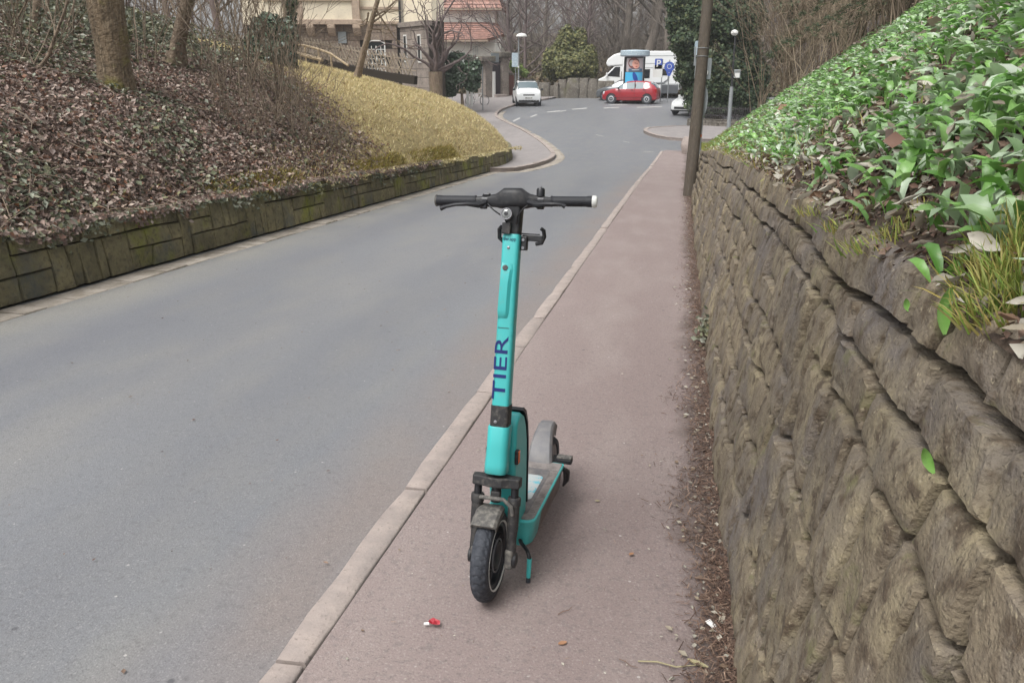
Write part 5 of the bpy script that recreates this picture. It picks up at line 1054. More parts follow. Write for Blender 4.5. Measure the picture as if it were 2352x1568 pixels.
    hl = fin(MB().lathe([(.012, -.012), (.018, .0), (.018, .010), (.0165, .013), (.0145, .013), (.0145, .008), (.001, .008)], 24, Matrix.Translation((-.013, -.037, s_(1.198))) @ Matrix.Rotation(math.radians(84), 4, 'X')).build('headlight', M['silver'], root, smooth=True, flat=40), SM)
    MB().lathe([(.0142, .009), (.0142, .011), (.009, .013), (.001, .0135)], 20, Matrix.Translation((-.013, -.037, s_(1.198))) @ Matrix.Rotation(math.radians(84), 4, 'X')).build('lens', M['glassd'], hl, smooth=True)
    MB().lathe([(.006, .0135), (.006, .0145), (.001, .0145)], 14, Matrix.Translation((-.013, -.037, s_(1.198))) @ Matrix.Rotation(math.radians(84), 4, 'X')).build('bulb', M['blackp'], hl, smooth=True)
    MB().box((-.013, -.030, s_(1.158)), (.026, .018, .034)).build('lamp_bracket', M['dirtym'], hl, bevel=.003)
    ph = fin(MB().box((.036, .012, s_(1.118)), (.018, .03, .042)).build('phone_holder', M['blackp'], root, bevel=.003), SM)
    MB().box((.058, .02, s_(1.134)), (.062, .012, .018)).box((.03, .02, s_(1.146)), (.10, .006, .004)).build('clamp_arm', M['blackp'], ph, bevel=.002)
    MB().tube([(.070, .018, s_(1.118)), (.088, .014, s_(1.122)), (.096, .008, s_(1.140)), (.094, .0, s_(1.158)), (.087, -.006, s_(1.163))], .006, 8).build('clamp_hook', M['blackp'], ph, smooth=True)
    MB().tube([(-.028, .018, s_(1.118)), (-.042, .012, s_(1.130)), (-.042, .004, s_(1.155)), (-.034, -.004, s_(1.162))], .0065, 8).build('clamp_hook', M['blackp'], ph, smooth=True)
    for z, x in ((1.128, .034), (1.105, .034)): MB().lathe([(.0045, 0), (.0045, .003)], 10, Matrix.Translation((x, -.003, s_(z))) @ Matrix.Rotation(math.radians(90), 4, 'X')).build('screw', M['silver'], ph)
    # --- body: neck and deck
    prof = [(.088, .545), (.092, .565), (.120, .580), (.155, .580), (.192, .558), (.218, .512), (.232, .46), (.236, .40), (.238, .24), (.235, .19), (.17, .17), (.125, .17), (.10, .25), (.085, .33), (.078, .42)]
    yz = Matrix(((0, 0, 1, 0), (1, 0, 0, 0), (0, 1, 0, 0), (0, 0, 0, 1)))
    nk = fin(MB().prism(prof, -.044, .044, yz).build('neck', M['teal'], root, smooth=True, flat=50, bevel=.012, seg=4), BM)
    prof2 = [(.160, .586), (.176, .590), (.205, .570), (.230, .52), (.243, .46), (.247, .40), (.249, .22), (.241, .22), (.240, .40), (.235, .46), (.22, .52), (.19, .565), (.16, .585)]
    MB().prism(prof2, -.040, .046, yz).build('neck_cover', M['blackm'], nk, smooth=True, flat=40, bevel=.003)
    M['grime'] = mat('scratch_marks', lin(45, 70, 75), .7)
    rg = random.Random(3)
    for k in range(16): MB().bar((.0447, .115 + rg.random() * .09, .22 + rg.random() * .13), (.0447, .115 + rg.random() * .09, .22 + rg.random() * .13), .0006, .0008 + .001 * rg.random()) if False else None
    for sg in (-1, 1):
        rf = MB().box((sg * .048, .088, .455), (.012, .020, .048)).build('reflector_housing', M['blackp'], nk, bevel=.003)
        if sg > 0: MB().box((sg * .0535, .091, .455), (.004, .017, .042)).build('reflector', M['orange'], nk, bevel=.0015)
    def deck_out(w, y0, y1, z, rf_=.035, rb=.01, tap=0):
        pts = []; hw = w / 2
        for cx_, cy_, a0, rr_ in ((hw - rf_, y0 + rf_, -90, rf_), (hw - rb, y1 - rb, 0, rb), (-hw + rb, y1 - rb, 90, rb), (-hw + rf_, y0 + rf_, 180, rf_)):
            for k in range(6): a = math.radians(a0 + 18 * k); pts.append((cx_ + rr_ * math.cos(a), cy_ + rr_ * math.sin(a), z))
        return pts
    M['deckside'] = mat('dusty_deck_side', lin(118, 106, 102, .75), .6, noise=(12, lin(140, 128, 122, .75), .4, .7))
    dk = fin(MB().loft([deck_out(.180, .160, .640, .192), deck_out(.184, .156, .640, .189), deck_out(.184, .156, .640, .183), deck_out(.180, .160, .640, .181)]).build('deck', M['teal'], root, smooth=True, flat=50), BM)
    MB().loft([deck_out(.174, .225, .63, .182, .01), deck_out(.158, .23, .62, .10, .01), deck_out(.140, .24, .60, .088, .01)]).build('deck_side', M['deckside'], dk, smooth=True, flat=40)
    MB().loft([deck_out(.177, .162, .30, .182), deck_out(.160, .166, .27, .10), deck_out(.140, .178, .25, .086)]).build('deck_nose', M['teal'], dk, smooth=True, flat=40)
    MB().loft([deck_out(.171, .168, .632, .1915, .028), deck_out(.171, .168, .632, .1945, .028)]).build('deck_border', M['decklight'], dk, smooth=True, flat=40)
    MB().loft([deck_out(.112, .20, .56, .194, .02, .02), deck_out(.112, .20, .56, .1965, .02, .02)]).build('deck_mat', M['deck'], dk, smooth=True, flat=40)
    rb = MB()
    for k in range(30):
        for sg in (-1, 1): rb.box((sg * .071, .225 + k * .0115, .1955), (.020, .0052, .0034))
    r_ = rb.build('grip_ribs', M['decklight'], dk); r_['kind'] = 'stuff'
    M['sticker'] = mat('pale_sticker', lin(190, 196, 196, .8), .5, noise=(40, lin(90, 170, 185), .52, .6))
    MB().loft([[(x + .005, y + .40, .1967) for x, y in rrect(.075, .20, .02)], [(x + .005, y + .40, .1975) for x, y in rrect(.075, .20, .02)]]).build('sticker', M['sticker'], dk)
    # --- rear wheel, fender, bracket
    rwz = Matrix.Translation((-.012, .80, .113)); V2 = []
    rwl = MB().lathe([(.082, -.024), (.100, -.027), (.110, -.014), (.113, 0), (.110, .014), (.100, .027), (.082, .024)], 48, rwz @ turn, closed=True).build('rear_wheel', M['rubber'], root, smooth=True, flat=70); fin(rwl, BM)
    MB().lathe([(.001, -.028), (.05, -.026), (.082, -.02), (.082, .02), (.05, .026), (.001, .028)], 36, rwz @ turn).build('rim', M['blackm'], rwl, smooth=True, flat=40)
    rings = []
    for k in range(15):
        a = math.radians(170 - 118 * k / 14); r0 = .172 - .014 * (k / 14); hw = .054 - .021 * min(1, k / 8); yc, zc = .778, .130
        rings.append([(x - .020 * k / 14 - .004, yc + (r0 + h) * math.cos(a), zc + (r0 + h) * math.sin(a)) for x, h in ((-hw, -.05), (-hw, -.006), (-hw + .008, .003), (0, .006), (hw - .008, .003), (hw, -.006), (hw, -.05), (hw - .003, -.05), (hw - .004, -.008), (-hw + .004, -.008), (-hw + .003, -.05))])
    fin(MB().loft(rings).build('rear_fender', M['fender'], root, smooth=True, flat=40), BM)
    mt = fin(MB().box((0, .665, .150), (.12, .14, .07)).build('motor_mount', M['blackp'], root, bevel=.01), BM)
    for sg in (-1, 1): MB().bar((sg * .050, .64, .14), (sg * .050, .80, .113), .012, .03).build('dropout', M['blackm'], mt, bevel=.003)
    ind = fin(MB().box((.088, .655, .200), (.062, .034, .022)).build('turn_signal', M['blackp'], root, bevel=.006), BM)
    MB().box((.088, .655, .214), (.060, .032, .008)).build('signal_cap', M['dusty'], ind, bevel=.003)
    fin(MB().box((-.105, .655, .210), (.062, .034, .022)).build('turn_signal', M['blackp'], root, bevel=.006), BM)
    fin(MB().tube([(.090, .63, .175), (.097, .66, .15), (.095, .67, .11), (.084, .66, .085)], [.008, .014, .012, .003], 8).build('cable_guard', M['blackp'], root, smooth=True), BM)
    # --- kickstand
    ks = MB().tube([(.045, .20, .115), (.060, .16, .100), (.088, .125, .096), (.097, .108, .088), (.100, .103, .078)], [.008, .007, .007, .007, .007], 10).build('kickstand', M['blackm'], root, smooth=True)
    MB().tube([(.100, .103, .082), (.098, .096, .014)], [.0085, .0075], 10).build('stand_sleeve', M['teal'], ks, smooth=True, flat=50)
    MB().tube([(.098, .096, .014), (.098, .095, -.008)], [.0065, .0085], 10).build('stand_foot', M['rubber'], ks, smooth=True, flat=50)
scooter()
# ------------------------------------------------------------------ ground cover
rng = np.random.default_rng(77)
LEAF4 = [(-.5, 0, 0), (-.02, .30, .09), (.5, 0, .04), (.03, -.30, .07), (0, 0, -.03)]; LEAF4F = [(0, 4, 1), (1, 4, 2), (2, 4, 3), (3, 4, 0)]
NEEDLES = [(-.9, -.10, 0), (.9, -.06, .05), (.8, .10, .1), (-.8, .08, -.05)]
LEAF8 = [(-.52, 0, .02), (-.26, .15, .06), (.08, .21, .09), (.36, .12, .05), (.58, 0, .10), (.36, -.12, .07), (.08, -.21, .08), (-.26, -.15, .04), (.02, 0, -.02)]; LEAF8F = [(k, 8, (k + 1) % 8)[::-1] for k in range(8)]
def sample(poly, n, dens=None, cut=None, box=None):
    """n random points inside the outline, kept where cut holds and with the chance dens gives"""
    poly = np.array(poly); a, b = poly.min(0), poly.max(0); out = []; got = 0; m = n; a = np.maximum(a, [-22, -9]); b = np.minimum(b, [13, 48])
    while got < n:
        P = a + (b - a) * rng.random((m, 2))
        if cut is not None: P = P[cut(P[:, 0], P[:, 1])]
        if dens is not None and len(P): P = P[rng.random(len(P)) < dens(P[:, 0], P[:, 1])]
        if len(P): P = P[inside(poly, P[:, 0], P[:, 1])]
        out.append(P); got += len(P); m = int(min(600000, max(n * .5, m * (n - got) / max(len(P), 1) * 1.1)))
        if m <= 0: break
    return np.concatenate(out)[:n]
def litter(name, P2, zf, size, mt, tilt=.5, lift=.05, stretch=.25, TV=LEAF4, TF=LEAF4F):
    X, Y = P2[:, 0], P2[:, 1]; n = len(X); N_ = nrm(zf, X, Y); N_ /= np.linalg.norm(N_, axis=1, keepdims=True); N_ = N_ + rng.normal(size=(n, 3)) * tilt
    P = np.stack([X, Y, zf(X, Y) + rng.random(n) ** 1.6 * lift + .006], -1); sc = size[0] + (size[1] - size[0]) * rng.random(n); s3 = sc[:, None] * (1 + stretch * rng.normal(size=(n, 3))); s3[:, 2] *= 1 + rng.random(n) * 2
    return tag(scatter(name, TV, TF, P, frames(N_, rng.random(n) * 6.28), s3, mt), kind='stuff')
view = lambda X, Y: (X > -Y * 1.06 - .6) & (X < Y * .62 + 1.0)
M['deadleaf'] = leaf_mat('dead_leaves', [lin(96, 78, 70), lin(138, 118, 108), lin(160, 142, 132), lin(112, 92, 84), lin(122, 84, 62), lin(182, 168, 156), lin(100, 86, 82), lin(146, 128, 118), lin(78, 62, 56)], .6, .12, .3)
M['ivy'] = leaf_mat('ivy_leaves', [lin(78, 84, 62), lin(104, 108, 84), lin(88, 94, 74), lin(146, 150, 134), lin(66, 70, 54), lin(120, 118, 84), lin(158, 158, 146)], .5, .15, .25, .4)  # palest greys are sheen on the leaves, put into their colour
M['garlic'] = leaf_mat('wild_garlic_leaves', [lin(100, 152, 60), lin(140, 180, 104), lin(84, 134, 54), lin(172, 194, 156), lin(120, 164, 84), lin(96, 140, 66), lin(190, 202, 184), lin(128, 156, 112)], .36, .24, .2, .65)  # fresh greens; the pale grey greens paint in sheen from the sky
M['paleleaf'] = leaf_mat('pale_dead_leaves', [lin(160, 154, 140), lin(188, 184, 172), lin(132, 120, 102), lin(172, 166, 150), lin(112, 86, 66), lin(152, 150, 138), lin(196, 190, 176)], .6, .2, .22)
M['grass'] = leaf_mat('dry_grass', [lin(220, 206, 162), lin(196, 182, 136), lin(230, 216, 178), lin(170, 166, 114), lin(206, 190, 142), lin(170, 148, 112), lin(140, 126, 92)], .7, .2, .2)
M['greengrass'] = leaf_mat('green_grass', [lin(110, 142, 58), lin(150, 160, 80), lin(166, 150, 88), lin(90, 126, 50), lin(176, 158, 104)], .6, .25, .2)
M['mossy'] = leaf_mat('moss_tufts', [lin(140, 138, 66), lin(166, 150, 78), lin(120, 112, 62), lin(152, 124, 72), lin(116, 120, 66)], .8, .15, .2)
M['needle'] = leaf_mat('needle_litter', [lin(84, 64, 54), lin(108, 86, 74), lin(62, 48, 42), lin(140, 118, 102), lin(90, 68, 58)], .8, 0, .25)
M['twig'] = mat('grey_twigs', lin(120, 106, 90), .85, island=.22)
M['twigb'] = mat('brown_twigs', lin(124, 110, 94), .85, island=.25)
M['twigt'] = mat('tan_twigs', lin(150, 136, 116), .85, island=.2)
M['bark'] = mat('grey_bark', lin(122, 106, 90), .9, noise=[(5, lin(96, 82, 68), .42, .62, (3, 3, .5)), (18, lin(142, 128, 110), .5, .7, (2.5, 2.5, .4)), (1.2, lin(110, 110, 74), .55, .72)], bump=[(22, .9, .03), (7, .7, .05)])
M['barkmoss'] = mat('mossy_bark', lin(112, 96, 76), .92, noise=[(5, lin(86, 74, 58), .42, .62, (3, 3, .5)), (18, lin(140, 124, 102), .5, .7, (2.5, 2.5, .4)), (1.6, lin(112, 108, 46), .52, .66)], bump=[(22, .9, .03), (7, .7, .05)])
M['barkfar'] = mat('far_bark', lin(132, 123, 114), .95, noise=(.6, lin(108, 100, 92), .4, .65), island=.18)
M['barkpurple'] = mat('purplish_bark', lin(104, 92, 90), .95, island=.14)
M['yew'] = leaf_mat('yew_needles', [lin(44, 60, 44), lin(66, 84, 56), lin(34, 48, 38), lin(84, 98, 66), lin(52, 70, 50), lin(96, 100, 66)], .6, .1, .25)
M['cypress'] = leaf_mat('olive_cypress', [lin(104, 108, 66), lin(130, 128, 80), lin(82, 92, 60), lin(116, 112, 74), lin(62, 74, 54)], .65, .1, .22)
M['laurel'] = leaf_mat('laurel_leaves', [lin(44, 60, 46), lin(72, 92, 70), lin(36, 50, 40), lin(108, 126, 104), lin(56, 76, 56)], .35, .15, .2, .6)
M['lightgreen'] = leaf_mat('light_green_leaves', [lin(130, 150, 84), lin(110, 130, 72), lin(150, 162, 100)], .6, .2, .2)
ivyd = lambda X, Y: .15 + .85 * (fbm(np.stack([X * .7, Y * .7, 0 * X], -1), 2, 41) > .02)
litter('leaf_litter', sample(LEAFY, 100000, lambda X, Y: np.clip(1.35 - np.hypot(X, Y) / 26, .12, 1), view), zL, (.035, .080), M['deadleaf'], .7, .08)
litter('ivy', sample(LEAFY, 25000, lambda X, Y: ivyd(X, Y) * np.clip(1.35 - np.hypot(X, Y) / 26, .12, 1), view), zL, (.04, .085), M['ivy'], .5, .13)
BL = [(-.5, 0, 0), (.5, 0, 0), (0, .30, 1)]; BLF = [(0, 1, 2)]
def blades(name, P2, zf, h, w_, mt, lean=.45, drift=(0, 0, 0)):
    X, Y = P2[:, 0], P2[:, 1]; n = len(X); N_ = np.tile([[0, 0, 1.]], (n, 1)) + rng.normal(size=(n, 3)) * lean + np.array(drift); H_ = h[0] + (h[1] - h[0]) * rng.random(n)
    return tag(scatter(name, BL, BLF, np.stack([X, Y, zf(X, Y) - .01], -1), frames(N_, rng.random(n) * 6.28), np.stack([np.full(n, w_) * (1 + rng.random(n)), H_, H_], -1), mt), kind='stuff')
LBP = Poly(LB[:-1]); near_edge = lambda X, Y: np.exp(-(LBP.near(X, Y)[0] / .55) ** 2)
litter('leaf_litter', sample(LAWN, 2600, near_edge, lambda X, Y: (Y < 20) & (X > -12)), zL, (.04, .085), M['deadleaf'], .5, .05)
blades('dry_lawn_grass', sample(LEAFY, 6000, near_edge, lambda X, Y: (Y > 8) & (X > -12)), zL, (.05, .13), .011, M['grass'], .6, (.5, -.15, 0))
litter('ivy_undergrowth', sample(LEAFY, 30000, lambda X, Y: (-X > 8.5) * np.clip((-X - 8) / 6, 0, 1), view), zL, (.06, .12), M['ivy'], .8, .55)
tuft = lambda X, Y: .12 + .88 * np.clip((fbm(np.stack([X * 2.6, Y * 2.6, 0 * X], -1), 2, 51) + .13) * 4, 0, 1)
blades('dry_lawn_grass', sample(LAWN, 105000, tuft, lambda X, Y: (Y < 40) & (X > -20)), zL, (.05, .12), .011, M['grass'], .65, (.5, -.15, 0))
def overhang(name, n, Ys, mt, size, drop, seed):
    rg = np.random.default_rng(seed); Y = Ys[0] + (Ys[1] - Ys[0]) * rg.random(n); k = np.clip(.5 + 3 * fbm(np.stack([Y * 1.6, 0 * Y, 0 * Y], -1), 3, seed), .05, 1); dz = np.abs(rg.normal(size=n)) * drop * k; X = -5.17 + .03 * rg.random(n) - .22 * rg.random(n) * (dz < .03); Z = g(Y) + hL(Y) + .02 - dz
    P = np.stack([X, Y, Z], -1); N_ = np.stack([1 + 0 * Y, 0 * Y, .6 + 0 * Y], -1) + rg.normal(size=(n, 3)) * .5; return tag(scatter(name, LEAF4, LEAF4F, P, frames(N_, rg.random(n) * 6.28), size[0] + (size[1] - size[0]) * rg.random(n), mt), kind='stuff')
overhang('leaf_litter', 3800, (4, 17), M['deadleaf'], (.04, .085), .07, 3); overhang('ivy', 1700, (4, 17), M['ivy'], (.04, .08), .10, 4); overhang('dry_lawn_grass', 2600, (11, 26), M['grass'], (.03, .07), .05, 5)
edge = [(-5.6, 4), (-5.24, 4), (-5.24, 20), (-5.6, 20)]
blades('moss_tufts', sample(edge, 16000, lambda X, Y: np.clip((fbm(np.stack([X * 0, Y * .9, 0 * X], -1), 2, 61) + .02) * 9, .02, 1)), zL, (.03, .12), .012, M['mossy'], .7, (.6, 0, 0))

# wild garlic on the right bank: arching broad leaves in rosettes
rows_ = [(0, .12, 0), (.25, .8, .16), (.52, 1, .25), (.78, .72, .20)]; GV = []; 
for t, w_, z in rows_: GV += [(t, -.12 * w_, z + .05 * w_), (t, 0, z), (t, .12 * w_, z + .05 * w_)]
GV.append((1.0, 0, .06)); GF = []
for i in range(3):
    for j in range(2): a = i * 3 + j; GF += [(a, a + 3, a + 4), (a, a + 4, a + 1)]
GF += [(9, 12, 10), (10, 12, 11)]
RB = [(x, y) for x, y in RT.p if y > -2] + [(30, 10), (16, -3)]
Dr = lambda X, Y: np.maximum(RP.near(X, Y)[0] - .26, 0)
def garlic(n, lo, hi, dens, size):
    P2 = sample(RB, n, dens, lambda X, Y: (Dr(X, Y) < 6.2) & (Y < 29) & (X < Y * .41 + .7) & (Y > .6)); P2 = np.repeat(P2, 3, 0) + rng.normal(size=(n * 3, 2)) * .015; m = len(P2); X, Y = P2[:, 0], P2[:, 1]
    yaw = rng.random(m) * 6.28; dirv = np.stack([np.cos(yaw), np.sin(yaw), lo + (hi - lo) * rng.random(m)], -1); dirv[:, 0] -= .25; dirv /= np.linalg.norm(dirv, axis=1, keepdims=True)
    up_ = np.tile([[0, 0, 1.]], (m, 1)) + rng.normal(size=(m, 3)) * .25; y_ = np.cross(up_, dirv); y_ /= np.linalg.norm(y_, axis=1, keepdims=True); z_ = np.cross(dirv, y_); Rm = np.stack([dirv, y_, z_], -1)
    sc = size[0] + (size[1] - size[0]) * rng.random(m); s3 = np.stack([sc, sc * (.95 + .5 * rng.random(m)), sc * (.5 + 1.4 * rng.random(m))], -1)
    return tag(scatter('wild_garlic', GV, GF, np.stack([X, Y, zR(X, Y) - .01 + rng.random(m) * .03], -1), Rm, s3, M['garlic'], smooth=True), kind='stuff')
gd = lambda X, Y: np.clip((Dr(X, Y) - .0) * 3.6, 0, 1) * np.clip(.68 + 3.0 * fbm(np.stack([X * 1.2, Y * 1.2, 0 * X], -1), 2, 71), .08, 1) * np.clip(1.5 - np.hypot(X, Y) / 17, .2, 1)
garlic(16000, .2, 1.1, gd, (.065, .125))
litter('dead_leaves', sample(RB, 21000, lambda X, Y: np.clip(.9 - 3.0 * fbm(np.stack([X * 1.2, Y * 1.2, 0 * X], -1), 2, 71), .1, 1) * np.clip(1.5 - np.hypot(X, Y) / 14, .12, 1), lambda X, Y: (Dr(X, Y) < 6.5) & (X < Y * .41 + .7) & (Y > .6)), zR, (.03, .07), M['paleleaf'], .6, .08, TV=LEAF8, TF=LEAF8F)
litter('bank_litter', sample(RB, 16000, lambda X, Y: np.clip((Dr(X, Y) - 3.2) / 2, .03, 1), lambda X, Y: (X < Y * .41 + 2) & (Y > 2) & (Dr(X, Y) < 13)), zR, (.06, .12), M['deadleaf'], .6, .14)
litter('bank_litter', sample(RB, 15000, lambda X, Y: np.clip(1.3 - Dr(X, Y) * 1.2, 0, 1), lambda X, Y: (Dr(X, Y) < 1.3) & (X < Y * .41 + .7) & (Y > .6) & (Y < 9)), zR, (.008, .034), M['needle'], .5, .03)
litter('dead_leaves', sample(RB, 2600, lambda X, Y: np.clip(1.2 - Dr(X, Y) * 1.2, 0, 1), lambda X, Y: (Dr(X, Y) < 1.2) & (X < Y * .41 + .7) & (Y > .6) & (Y < 12)), zR, (.014, .045), M['paleleaf'], .5, .04, TV=LEAF8, TF=LEAF8F)
blades('grass', sample([(.48, 3.5), (1.6, 3.5), (2.2, 24), (.5, 24)], 16000, lambda X, Y: np.clip(1 - Dr(X, Y) * 1.1, 0, 1) * np.clip((Y - 2) / 16, .05, 1)), zR, (.05, .15), .006, M['greengrass'], .5, (-.3, 0, 0))
def tuft_at(px, py, n, h, spread, mt, name='grass_tuft'):
    c = Gp(px, py, 0, terr); P2 = c[:2] + rng.normal(size=(n, 2)) * spread
    N_ = np.stack([(P2[:, 0] - c[0]) / spread * .30 - .25, (P2[:, 1] - c[1]) / spread * .30, np.ones(n)], -1) + rng.normal(size=(n, 3)) * .14; H_ = h[0] + (h[1] - h[0]) * rng.random(n)
    V5 = [(-.5, 0, 0), (.5, 0, 0), (-.4, .05, .45), (.4, .05, .45), (-.22, .22, .82), (.22, .22, .82), (0, .42, 1.0)]; F5 = [(0, 1, 3), (0, 3, 2), (2, 3, 5), (2, 5, 4), (4, 5, 6)]
    return tag(scatter(name, V5, F5, np.stack([P2[:, 0], P2[:, 1], zR(P2[:, 0], P2[:, 1]) - .01], -1), frames(N_, rng.random(n) * 6.28), np.stack([.0035 + .002 * rng.random(n), H_, H_], -1), mt), kind='stuff')
for a in ((2340, 690, 300, (.05, .11), .030), (2300, 640, 170, (.04, .09), .030), (2345, 590, 190, (.05, .11), .035), (2325, 740, 130, (.04, .08), .02), (2060, 545, 200, (.03, .07), .05), (1960, 512, 130, (.03, .06), .05), (1905, 480, 110, (.02, .05), .05), (2262, 612, 60, (.03, .08), .02)): tuft_at(*a, M['greengrass'])
# twigs lying about
def twigs(name, P2, zf, L, r, mt, lift=.03):
    segs = []
    for x, y in P2:
        a = rng.random() * 6.28; l = L[0] + (L[1] - L[0]) * rng.random(); p = np.array([x, y]); d = np.array([math.cos(a), math.sin(a)]); z0 = lift * (.3 + rng.random())
        for k in range(4):
            q = p + d * l / 4; segs.append(((p[0], p[1], float(zf(p[0:1], p[1:2])[0]) + z0 + .02 * k), (q[0], q[1], float(zf(q[0:1], q[1:2])[0]) + z0 + .02 * (k + 1)), r * (1 - k * .17), r * (1 - (k + 1) * .17))); a += rng.normal() * .35; d = np.array([math.cos(a), math.sin(a)]); p = q
    V, Q = tubes(segs, 4); return tag(mesh_np(name, V, quads=Q, material=mt), kind='stuff')
twigs('fallen_twigs', sample(LEAFY, 150, lambda X, Y: np.clip(1.4 - np.hypot(X, Y) / 20, .1, 1), view), zL, (.4, 1.3), .007, M['twig'], .10)
twigs('fallen_twigs', sample(RB, 46, None, lambda X, Y: (Dr(X, Y) < 4) & (Dr(X, Y) > .55) & (X < Y * .41 + .7) & (Y > 1.5) & (Y < 14)), zR, (.2, .55), .0035, M['twigb'], .10)
# needle litter against the foot of the right wall and crumbs over the pavement
NB = [(-.5, -.06, 0), (.5, -.05, .02), (.5, .06, .02), (-.5, .05, 0)]; NBF = [(0, 1, 2, 3)]
def debris(name, X, Y, size, mt, z0=.006, tilt=.25, TV=NB, TF=NBF):
    n = len(X); N_ = np.tile([[0, 0, 1.]], (n, 1)) + rng.normal(size=(n, 3)) * tilt; sc = size[0] + (size[1] - size[0]) * rng.random(n) ** 2
    return tag(scatter(name, TV, TF, np.stack([X, Y, g(Y) + z0 + rng.random(n) * .010], -1), frames(N_, rng.random(n) * 6.28), sc, mt), kind='stuff')
n = 44000; Yd = 1.2 + 22 * rng.random(n) ** 1.7; wd = .045 + .085 * np.clip(fbm(np.stack([Yd * 1.7, 0 * Yd, 0 * Yd], -1), 3, 81) + .42, 0, 1); Xd = .255 - np.abs(rng.normal(size=n)) * wd
debris('needle_litter', Xd, Yd, (.006, .034), M['needle'], tilt=.4)
n = 900; Yd = 1.2 + 22 * rng.random(n) ** 1.7; debris('leaf_crumbs', .235 - np.abs(rng.normal(size=n)) * .09, Yd, (.012, .034), M['paleleaf'], TV=LEAF4, TF=LEAF4F)
n = 1500; Yd = 1.2 + 22 * rng.random(n) ** 1.5; debris('leaf_crumbs', -.9 + 1.0 * rng.random(n), Yd, (.005, .016), M['needle'])
n = 260; Yd = 1.2 + 22 * rng.random(n) ** 1.5; debris('leaf_crumbs', -.9 + 1.05 * rng.random(n), Yd, (.006, .018), M['paleleaf'], TV=LEAF4, TF=LEAF4F, tilt=.1)
n = 500; Yd = 1.5 + 24 * rng.random(n); debris('road_crumbs', -5.1 + 4.0 * rng.random(n) ** .6, Yd, (.008, .028), M['needle'], z0=ROADZ + .006, TV=LEAF4, TF=LEAF4F, tilt=.08)

# ------------------------------------------------------------------ trees and shrubs
def px_trunk(name_pts, Yd, base_fn, flare=1.5):
    """(x, y, width) along a trunk, all at the depth of its foot"""
    foot = Gp(name_pts[0][0], name_pts[0][1], 0, base_fn); out = []
    for x, y, w_ in name_pts:
        p = at(x, y, foot[1]); dep = (p - EYEP) @ cf; out.append((p, w_ * dep / F_PX / 2))
    return foot, out
def trunk_tree(label, pts, mt, ext=6.0, limbs=6, seed=1, group=None, moss=False):
    foot, tr = px_trunk(pts, None, terr); r = empty('tree', foot, 0, label, 'tree', group); P = [p - foot for p, _ in tr]; R_ = [q for _, q in tr]; rg = np.random.default_rng(seed)
    P = [P[0] - np.array([0, 0, .35])] + P; R_ = [R_[0] * 1.45] + R_; R_[1] *= 1.22; d = P[-1] - P[-2]; d = d / np.linalg.norm(d); P.append(P[-1] + (d + np.array([.02, 0, .2])) * ext * .5); R_.append(R_[-1] * .85); P.append(P[-1] + (d * .5 + np.array([0, 0, .6])) * ext * .5); R_.append(R_[-1] * .7)
    nn = 20; rings = []; tt = np.linspace(0, len(P) - 1, 34)
    for t in tt:
        i = min(int(t), len(P) - 2); f = t - i; c = P[i] * (1 - f) + P[i + 1] * f; rr = R_[i] * (1 - f) + R_[i + 1] * f
        an = np.arange(nn) * 2 * np.pi / nn; nz_ = fbm(np.stack([np.cos(an) * 1.6, np.sin(an) * 1.6, np.full(nn, c[2] * .7 + seed)], -1), 3, seed); low = max(0, 1 - (c[2] + .2) / .9); rk = rr * (1 + nz_ * .38 + low * .22 * np.maximum(0, np.cos(an * 4 + seed)))
        rings.append([(c[0] + rk[k] * math.cos(an[k]), c[1] + rk[k] * math.sin(an[k]), c[2]) for k in range(nn)])
    MB().loft(rings).build('trunk', mt, r, smooth=True, flat=70); out = []
    for k in range(limbs):
        i = len(P) - 1 - (k % 2); c = P[i] - np.array([0, 0, (k // 2) * .8]); a = rg.random() * 6.28; grow(rg, c, (math.cos(a), math.sin(a), .7), 2.4, R_[i] * .5, 3, out)
    if out: V, Q = tubes(out and [s[:4] for s in out], 5); mesh_np('crown', V, quads=Q, material=M['twig'], parent=r, smooth=True)
    return r, foot
trunk_tree('thick grey brown tree trunk with mossy foot on the leafy left bank', [(268, 212, 66), (262, 160, 72), (255, 100, 76), (246, 40, 80), (242, 0, 82)], M['barkmoss'], seed=3)
trunk_tree('slimmer leaning tree trunk right of the thick trunk on the leafy bank', [(398, 155, 50), (408, 110, 34), (420, 50, 32), (432, 0, 30)], M['bark'], seed=5)
trunk_tree('thin brown tree trunk further back, left of the thick trunk', [(82, 86, 20), (84, 40, 18), (86, 0, 18)], M['bark'], seed=8, limbs=3)
trunk_tree('very slim trunk far back between the thin brown trunk and the thick one', [(108, 56, 9), (109, 20, 9), (109, 0, 8)], M['bark'], seed=9, limbs=2)
